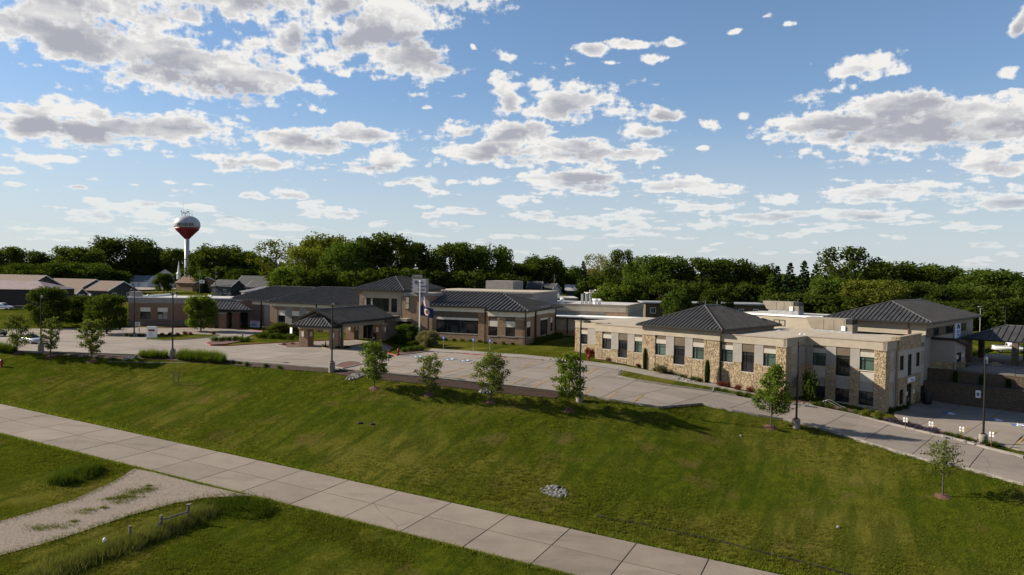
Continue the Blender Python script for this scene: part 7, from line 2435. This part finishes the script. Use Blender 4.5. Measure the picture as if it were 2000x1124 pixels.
part(bs, 'picture', O0, [(-0.9, 0.5, -0.07, -0.055, 0.6, 1.2)], mat('blue green picture', (0.20, 0.26, 0.36), 0.6, 0.3, 3))
part(bs, 'leg', O0, [(-1.0, -0.94, -0.04, 0.04, -0.1, 0.35), (0.94, 1.0, -0.04, 0.04, -0.1, 0.35)], M_TRIM)
x, y, z = pz(569, 659)
wb = thing('white_board', 'white panel sign seen nearly edge on beside the canopy hedge', 'sign', (x, y, z), math.radians(-62))
part(wb, 'panel', O0, [(-0.9, 0.9, -0.08, 0.08, 0.2, 1.8)], M_WHITE)
part(wb, 'leg', O0, [(-0.8, -0.7, -0.05, 0.05, -0.1, 0.2), (0.7, 0.8, -0.05, 0.05, -0.1, 0.2)], M_POST)


def hydrant(p, label, sc=1.0):
    x, y, z = pz(*p)
    t = thing('fire_hydrant', label, 'fire hydrant', (x, y, z), 0.4, 'red fire hydrants')
    t.scale = (sc, sc, sc)
    MB().lathe([(0.2, -0.1), (0.2, 0.06), (0.13, 0.08), (0.13, 0.62), (0.18, 0.64), (0.18, 0.7), (0.15, 0.78), (0.08, 0.86), (0.035, 0.88), (0.035, 0.94)], 14).build('barrel', M_RED, t)
    for a in (0, PI / 2, PI):
        MB().tube((0.1 * math.cos(a), 0.1 * math.sin(a), 0.48), (0.24 * math.cos(a), 0.24 * math.sin(a), 0.48), 0.075, n=10).build('outlet', M_RED, t)
    return t


hydrant((778, 695), 'red fire hydrant beside the shrub bed at the entrance kerb', 1.25)
hydrant((3, 718), 'red fire hydrant on the lawn at the left picture edge', 1.25)
hydrant((1150, 705), 'rusty hydrant like standpipe on the lawn before the clinic end', 1.1)

x, y, z = pz(819, 672)
_, zt_ = at(821, 552, y)
fp = thing('flagpole', 'tall white flagpole before the right wing flying two flags', 'flagpole', (x, y, z))
H = zt_ - z
MB().lathe([(0.16, -0.1), (0.13, 0.2), (0.10, H * 0.5), (0.06, H)], 14).build('pole', M_WHITE, fp)
MB().lathe([(0.02, H), (0.15, H + 0.1), (0.17, H + 0.2), (0.08, H + 0.32), (0.01, H + 0.34)], 10).build('finial', M_WHITE, fp)


def flag(name, label, zc, L, Hh, droop, cols, rows, pick, mats, wave=0.25, twist=0.0):
    t = thing(name, label, 'flag', (x, y, z), math.radians(-20), 'flags on the flagpole')
    vs, fs, mi = [], [], []
    for j in range(rows + 1):
        for i in range(cols + 1):
            u, v_ = i / cols, j / rows
            px_ = 0.12 + L * u * (1 - droop * 0.55)
            pz_ = zc - droop * L * 0.75 * u ** 1.1 + (v_ - 0.5) * Hh * (1 - 0.25 * droop * u)
            vs.append((px_, wave * math.sin(u * 7 + v_ * 1.5 + twist) * (0.15 + u), pz_))
    for j in range(rows):
        for i in range(cols):
            k = j * (cols + 1) + i
            fs.append((k, k + 1, k + cols + 2, k + cols + 1))
            mi.append(pick((i + 0.5) / cols, (j + 0.5) / rows))
    me = bpy.data.meshes.new(name)
    me.from_pydata(vs, [], fs)
    for m_ in mats:
        me.materials.append(m_)
    me.polygons.foreach_set('material_index', mi)
    link('cloth', me, t)
    return t, vs


def us_pick(u, v_):
    if u < 0.42 and v_ > 6 / 13:
        return 2
    return 0 if int(v_ * 13) % 2 == 0 else 1


f1, _ = flag('national_flag', 'limp striped red and white flag with blue canton, upper on the pole', H - 2.6, 2.9, 1.9, 0.75, 26, 26, us_pick, [M_FLAGR, M_FLAGW, M_NAVY], 0.16)
rs = random.Random(4)
b = MB()
for i in range(18):
    u, v_ = 0.05 + 0.06 * (i % 6), 0.56 + 0.14 * (i // 6)
    px_ = 0.12 + 2.9 * u * (1 - .75 * .55); pz_ = (H - 2.6) - .75 * 2.9 * .75 * u ** 1.1 + (v_ - .5) * 1.9
    b.box(px_ - 0.025, px_ + 0.025, -0.08, -0.06, pz_ - 0.025, pz_ + 0.025)
tag(b.build('star', M_FLAGW, f1), kind='stuff')
f2, _ = flag('state_flag', 'navy flag with golden round seal flying below the striped flag', H - 5.0, 2.9, 1.75, 0.25, 20, 14, lambda u, v_: (1 if 0.09 < ((u - .52) * 1.6) ** 2 + (v_ - .5) ** 2 < 0.135 else 2 if ((u - .52) * 1.6) ** 2 + (v_ - .5) ** 2 <= 0.05 else 3 if ((u - .52) * 1.6) ** 2 + (v_ - .5) ** 2 <= 0.09 else 0), [M_NAVY, M_GOLD, M_COPPER, M_FLAGW], 0.2)

for i, (p, lb) in enumerate([((474, 662), 'black bollard light at the walk beside the planting island'), ((514, 647), 'black bollard light before the banner board'), ((555, 653), 'black bollard light on the lawn before the middle wing'), ((585, 675), 'black bollard light left of the left canopy column'), ((636, 680), 'black bollard light between the front canopy columns'), ((783, 664), 'small bollard light in the shaded entrance bed')]):
    x, y, z = pz(*p)
    t = thing('bollard_light', lb, 'bollard light', (x, y, z), 0, 'black bollard lights along the walks')
    MB().lathe([(0.11, -0.1), (0.11, 0.85)], 12).build('body', M_BLACK, t)
    MB().lathe([(0.09, 0.85), (0.09, 1.0)], 12).build('lens', M_LAMP, t)
    MB().lathe([(0.12, 1.0), (0.12, 1.06), (0.03, 1.12)], 12).build('cap', M_BLACK, t)
x, y, z = pz(730.5, 667)
tb = thing('trash_bin', 'black domed trash bin beside the entrance column', 'trash bin', (x, y, z + .06))
MB().lathe([(0.42, 0), (0.45, 1.0), (0.42, 1.05)], 16).build('body', M_TRASH, tb)
MB().lathe([(0.46, 1.05), (0.4, 1.3), (0.2, 1.45), (0.02, 1.48)], 16).build('dome', M_TRASH, tb)
part(tb, 'label_plate', O0, [(-0.2, 0.2, -0.48, -0.455, 0.45, 0.75)], M_GALV)
x, y, z = cpt(1.6, 12.2)
tb = thing('waste_container', 'black rounded waste container beside the lower clinic door', 'bin', (x, y, z + .07), CA)
MB().lathe([(0.5, 0), (0.62, 0.3), (0.66, 1.3), (0.6, 1.5)], 18).build('body', M_TRASH, tb)
MB().lathe([(0.7, 1.5), (0.68, 1.62), (0.3, 1.78), (0.02, 1.8)], 18).build('lid', M_TRASH, tb)

# pipe handrail beside the lower windows
x, y, z = pz(1624, 800)
hr = thing('handrail', 'bent grey pipe handrail in the bed before the lower clinic windows', 'handrail', (x, y, z), CA)
for k, yy in enumerate((0, 0.9)):
    pts = [(-1.1, yy, 0), (-1.1, yy, 0.8), (-0.9, yy, 0.98), (-0.5, yy, 0.98), (0.9, yy, 0.35), (1.3, yy, 0.35), (1.3, yy, -0.3)]
    b = MB(); limbs(b, pts, 0.025, 0.025, 6); b.build('rail', M_POST, hr)

# posts, lids, hoops, utility poles
for i, (p, tp_) in enumerate([((339, 748), 724), ((348, 753), 726)]):
    x, y, z = pz(*p)
    _, zt_ = at(p[0], tp_, y)
    t = thing('wooden_stake', ['left of two bare wooden stakes on the upper lawn', 'right of two bare wooden stakes on the upper lawn'][i], 'stake', (x, y, z), 0, 'wooden stakes on the lawn')
    MB().tube((0, 0, -0.3), (0, 0, zt_ - z), 0.065, n=6).build('post', M_WOOD, t)
for p, rr, m_, lb in [((703, 827), 0.26, M_TRIM, 'dark valve lid on the slope, left of a pair'), ((727, 830), 0.26, M_TRIM, 'dark valve lid on the slope, right of a pair'), ((1447, 853), 0.12, M_KERB, 'small pale lid in the grass left of the cone shaped maple'), ((1637, 1031), 0.13, M_KERB, 'pale drain lid low on the right slope')]:
    x, y, z = pz(*p)
    t = thing('valve_lid', lb, 'lid', (x, y, z), 0, 'lids in the lawn')
    MB().lathe([(rr, -0.1), (rr, 0.1), (rr * 0.85, 0.13)], 14).build('lid', m_, t)
for p, tp_, lb in [((925, 566), 538, 'wooden utility pole, left of a pair behind the right wing'), ((936, 566), 536, 'wooden utility pole, right of a pair behind the right wing'), ((1083, 577), 536, 'wooden utility pole beside the tiny white shed'), ((421, 574), 530, 'thin utility pole left of the dark gabled house'), ((390, 566), 526, 'utility pole before the brown church roof'), ((1010, 572), 545, 'thin utility pole behind the end of the right wing roof')]:
    Y = 285.0
    x, z = gz(p[0], Y)
    _, zt_ = at(p[0], tp_, Y)
    t = thing('utility_pole', lb, 'utility pole', (x, Y, z), 0, 'wooden utility poles')
    MB().tube((0, 0, -0.5), (0, 0, zt_ - z), 0.16, 0.11, n=8).build('pole', M_WOOD, t)
    part(t, 'crossarm', O0, [(-1.1, 1.1, -0.06, 0.06, zt_ - z - 0.7, zt_ - z - 0.55)], M_WOOD)
    MB().lathe([(0.18, zt_ - z - 2.6), (0.2, zt_ - z - 1.7)], 8, (0.3, 0)).build('transformer', M_GALV, t)
for px_, lb in [(1790, 'x'),]:
    pass
x, z = gz(395, 262)
bh = thing('basketball_hoop', 'white basketball backboard on a thin pole before the church', 'basketball hoop', (x, 262, z))
_, zt_ = at(395, 549, 262)
MB().tube((0, 0, -0.2), (0, 0, zt_ - z), 0.07, n=6).build('pole', M_BLACK, bh)
part(bh, 'backboard', O0, [(-0.95, 0.95, -0.25, -0.2, zt_ - z - 0.9, zt_ - z + 0.25)], M_WHITE)
part(bh, 'target_square', O0, [(-0.35, 0.35, -0.27, -0.255, zt_ - z - 0.6, zt_ - z - 0.1)], M_GALV)
b = MB()
for i in range(10):
    a = 2 * PI * i / 10; a2 = 2 * PI * (i + 1) / 10
    b.tube((0.23 * math.cos(a), -0.5 + 0.23 * math.sin(a), zt_ - z - 0.65), (0.23 * math.cos(a2), -0.5 + 0.23 * math.sin(a2), zt_ - z - 0.65), 0.02, n=4)
b.build('rim', M_COPPER, bh)
for p, tp_, lb in [((1700, 640), 605, 0), ]:
    pass
for i, (px_, Y, tp_, lb) in enumerate([(1966, 150, 602, 'thin black street lamp behind the ambulance canopy'), (1917, 160, 600, 'pale thin street lamp left of the parked pickup')]):
    x, z = gz(px_, Y)
    _, zt_ = at(px_, tp_, Y)
    t = thing('street_lamp', lb, 'street lamp', (x, Y, z), 0, 'street lamps beyond the canopy')
    MB().tube((0, 0, -0.2), (0, 0, zt_ - z), 0.09, 0.06, n=8).build('pole', M_TRIM if i == 0 else M_POST, t)
    part(t, 'lamp_head', O0, [(-0.5, 0.5, -0.18, 0.18, zt_ - z, zt_ - z + 0.16)], M_TRIM if i == 0 else M_POST)

# far paths and paved patches
tag(ribbon('path', [spot(*p)[:2] for p in ((-30, 606), (0, 604), (60, 600), (120, 595), (180, 590), (252, 585))], 2.2, 0.06, M_WALK), kind='structure')
tag(ribbon('path', [spot(*p)[:2] for p in ((262, 572), (330, 570), (400, 568), (440, 567.5))], 1.6, 0.05, M_WALK), kind='structure')
gridsheet('church_parking', [spot(*p)[:2] for p in ((255, 562), (330, 559.5), (430, 561), (430, 563.5), (330, 565), (255, 568))], M_WALK, 0.08, 6.0)
tag(ribbon('lawn_gutter', [spot(*p)[:2] for p in ((210, 706.5), (270, 708), (330, 709), (362, 709.5))], 0.2, 0.05, M_KERB), kind='structure')
tag(ribbon('shadow_strip', [spot(*p)[:2] for p in ((1166, 1009), (1260, 1027), (1400, 1058), (1500, 1083), (1650, 1122), (1700, 1136))], 0.18, 0.07, M_SHADOW), kind='structure')  # long thin cast shadow painted as a dark strip, its caster is not built

# ------------------------------------------------------------------ fence and rough grass at lower left
FP = [(368, 1021), (314, 1038), (252, 1060), (170, 1090), (95, 1116)]
ft = []
for i, (p, tp_) in enumerate([((367, 1022), 992), ((314, 1040), 1013), ((253, 1058), 1034)]):
    x, y, z = pz(*p)
    _, zt_ = at(p[0], tp_, y)
    ft.append((x, y, z, zt_ - z + 0.25))
wf = thing('wooden_fence', 'weathered wooden post and rail fence remnant in the tall grass', 'fence', ft[0][:3])
o = np.array(ft[0][:3])
for (x, y, z, hh) in ft:
    q = np.array([x, y, z]) - o
    MB().tube(tuple(q + [0, 0, -0.4]), tuple(q + [0.03, 0.02, hh]), 0.13, 0.12, n=8).build('post', M_WOOD, wf)
qa, qb = np.array(ft[0][:3]) - o, np.array(ft[1][:3]) - o
b = MB(); b.tube(tuple(qa + [0, -.12, ft[0][3] * 0.62]), tuple(qb + [0, -.12, ft[1][3] * 0.72]), 0.075, n=6); b.build('rail', M_WOOD, wf)
b = MB(); b.tube(tuple(qb + [0, -.12, ft[1][3] * 0.6]), tuple(qb + (qb - qa) * 0.45 + [0, -.2, 0.1]), 0.07, n=6); b.build('brace', M_WOOD, wf)
b = MB(); b.tube(tuple(qa + [-0.1, 0, ft[0][3] * 0.98]), tuple(qa + [0.35, -0.1, ft[0][3] * 1.05]), 0.08, n=6); b.build('post_cap', M_WOOD, wf)
x, y, z = pz(96, 1113)
t = thing('wooden_stake', 'thin leaning stake near the bottom left corner', 'stake', (x, y, z))
MB().tube((0, 0, -0.3), (-0.05, 0, 0.75), 0.03, n=6).build('post', M_WOOD, t)
x, y, z = pz(204, 1072)
t = thing('plastic_jug', 'white plastic jug caught in the tall grass by the fence', 'jug', (x, y, z + 0.45), 0.5)
MB().lathe([(0.08, 0), (0.12, 0.04), (0.12, 0.22), (0.07, 0.3), (0.04, 0.31), (0.04, 0.35)], 12).build('body', M_WHITE, t)


def blades(name, P, hmin, hmax, wd, m_, r, k=1, lean=0.45):
    n = len(P) * k
    B = np.repeat(P, k, 0) + np.concatenate([r.normal(0, 0.06, (n, 2)), np.zeros((n, 1))], 1)
    a = r.uniform(0, 2 * PI, n)
    hh = r.uniform(hmin, hmax, n)
    sd = np.stack([np.cos(a), np.sin(a), np.zeros(n)], -1) * wd
    b_ = r.normal(0, lean, (n, 2)) * hh[:, None]
    tip = B + np.concatenate([b_, hh[:, None]], 1)
    V = np.stack([B - sd, B + sd, tip], 1).reshape(-1, 3)
    return np_mesh(name, V, np.arange(3 * n).reshape(n, 3), [m_])


def scatter_line(pts, width, n, r):
    P = np.array([spot(*p)[:2] for p in pts])
    seg = np.linalg.norm(P[1:] - P[:-1], axis=1)
    cum = np.concatenate([[0], np.cumsum(seg)])
    s_ = r.uniform(0, cum[-1], n)
    X = np.interp(s_, cum, P[:, 0]); Y = np.interp(s_, cum, P[:, 1])
    wv_ = width if np.isscalar(width) else np.interp(s_ / cum[-1], np.linspace(0, 1, len(width)), width)
    X = X + r.normal(0, 0.5, n) * wv_; Y = Y + r.normal(0, 0.5, n) * wv_
    return np.stack([X, Y, hgt(X, Y)], -1)


def thin(P, r, k):
    """break an even scatter into clumps with gaps"""
    v = np.sin(P[:, 0] * 2.1 + np.sin(P[:, 1] * 1.7)) + np.sin(P[:, 1] * 2.9 + P[:, 0] * 0.7) + r.normal(0, 0.7, len(P))
    return P[v > -k + 0.6]


r = np.random.default_rng(71)
P = scatter_line([(60, 1135), (150, 1100), (230, 1072), (300, 1046), (360, 1024), (400, 1002)], [1.1, 1.2, 1.2, 1.0, 0.9, 0.9], 9000, r)
tag(link('tall_grass', blades('tall_grass', thin(P, r, 1.7), 0.25, 0.85, 0.018, M_TALL, r, 3, 0.35)), 'band of tall seeding grass along the old fence', 'tall grass', None, 'stuff')
P = scatter_line([(400, 1000), (430, 990), (470, 992), (520, 1005)], [1.4, 1.6, 1.4, 0.8], 5000, r)
tag(link('weeds', blades('weeds', thin(P, r, 1.3), 0.12, 0.5, 0.03, L_DARK, r, 2, 0.8)), 'dark weeds beyond the fence end', 'weeds', None, 'stuff')
P = scatter_line([(108, 948), (130, 940), (160, 930), (182, 921)], [0.8, 1.1, 1.2, 0.8], 3500, r)
tag(link('reeds', blades('reeds', thin(P, r, 1.0), 0.35, 1.0, 0.02, L_SHRUB, r, 3, 0.3)), 'clump of tall green grass left of the gravel drive', 'tall grass', None, 'stuff')
P = scatter_line([(560, 1010), (640, 1040), (720, 1070), (800, 1095)], [1.5, 1.8, 1.5, 1.2], 5000, r)
tag(link('rough_grass', blades('rough_grass', P, 0.1, 0.28, 0.022, M_BLADE, r, 1, 0.8)), 'rough green ditch grass below the street', 'grass', None, 'stuff')

# turf: blades over the lawns, taller along the edges of the paving
r = np.random.default_rng(72)
n = 118000
u = r.random(n)
Y = 44 + 76 * u ** 1.25
X = (r.random(n) * 2 - 1) * (Y * 0.76)
keep = np.ones(n, bool)
for poly in PAV_ALL + BEDS:
    keep &= ~inside(X, Y, poly)
q = (X - RC[0]) * RN[0] + (Y - RC[1]) * RN[1]
keep &= (np.abs(q) > 4.2)
keep &= inside(X, Y, SOUTH) | ((X < 10) & (Y > 108))
X, Y = X[keep], Y[keep]
# tussocks: some patches grow long and clumpy, others stay short
pat = np.sin(X * 0.16 + 1.7 * np.sin(Y * 0.11)) + np.sin(Y * 0.23 + X * 0.07) + r.normal(0, 0.35, len(X))
grow = np.clip(0.55 + 0.38 * pat, 0.25, 1.35)
k = 8
C2 = np.repeat(np.stack([X, Y], -1), k, 0) + r.normal(0, 0.085, (len(X) * k, 2)) * np.array([1.5, 0.8])
gg = np.repeat(grow, k)
P = np.stack([C2[:, 0], C2[:, 1], hgt(C2[:, 0], C2[:, 1])], -1)
n3 = len(P)
a_ = r.uniform(0, 2 * PI, n3)
hh_ = r.uniform(0.05, 0.20, n3) * gg
sd = np.stack([np.cos(a_), np.sin(a_), np.zeros(n3)], -1) * 0.026
tip = P + np.concatenate([r.normal(0, 0.65, (n3, 2)) * hh_[:, None], hh_[:, None]], 1)
turf_me = np_mesh('turf', np.stack([P - sd, P + sd, tip], 1).reshape(-1, 3), np.arange(3 * n3).reshape(n3, 3), [M_BLADE])
tag(link('turf', turf_me), 'short mown grass over the slope and verges', 'grass', None, 'stuff')
r = np.random.default_rng(75)
gp = np.array(GRAVEL)
pts_, tot = [], 7000
for (a, b) in zip(GRAVEL[5:], GRAVEL[6:] + GRAVEL[:1]):
    L_ = math.hypot(b[0] - a[0], b[1] - a[1]); k = int(L_ * 90)
    u = r.random((k, 1))
    pts_.append(np.array(a) + (np.array(b) - np.array(a)) * u + r.normal(0, 0.35, (k, 2)))
mid = np.array([spot(*p)[:2] for p in ((60, 1040), (160, 1008), (240, 975), (300, 950))])
k = 2600
cl_ = r.random((26, 1)) * 2.99
ii = cl_.astype(int)[:, 0]; ff = cl_ - ii[:, None]
cen = mid[ii] * (1 - ff) + mid[ii + 1] * ff + r.normal(0, 0.55, (26, 2))
wsz = r.uniform(0.08, 0.4, 26)
pick_ = r.integers(0, 26, k)
pts_.append(cen[pick_] + r.normal(size=(k, 2)) * wsz[pick_][:, None] * np.array([1.8, 0.8]))
P2 = np.concatenate(pts_)
P = np.stack([P2[:, 0], P2[:, 1], hgt(P2[:, 0], P2[:, 1]) + 0.06], -1)
tag(link('drive_edge_grass', blades('drive_edge_grass', P, 0.06, 0.24, 0.022, M_BLADE, r, 1, 0.7)), 'ragged grass creeping over the gravel drive edges', 'grass', None, 'stuff')
r = np.random.default_rng(73)
s_ = r.uniform(-90, 45, 26000)
sgn = r.choice([-1, 1], len(s_))
qq = np.where(sgn > 0, 4.05 + np.abs(r.normal(0, 0.7, len(s_))), -4.05 - np.abs(r.normal(0, 0.22, len(s_))))
X = RC[0] + RD[0] * s_ + RN[0] * qq; Y = RC[1] + RD[1] * s_ + RN[1] * qq
keep = ~inside(X, Y, GRAVEL)
X, Y = X[keep], Y[keep]
P = np.stack([X, Y, hgt(X, Y)], -1)
tag(link('verge_grass', blades('verge_grass', P, 0.08, 0.3, 0.025, M_VERGE, r, 1, 0.5)), 'longer grass along both street edges', 'grass', None, 'stuff')
print('all done', len(bpy.data.objects))

for o_ in bpy.data.objects:
    if 'label' in o_ and not 4 <= len(o_['label'].split()) <= 16:
        print('LABEL', len(o_['label'].split()), o_.name, o_['label'])
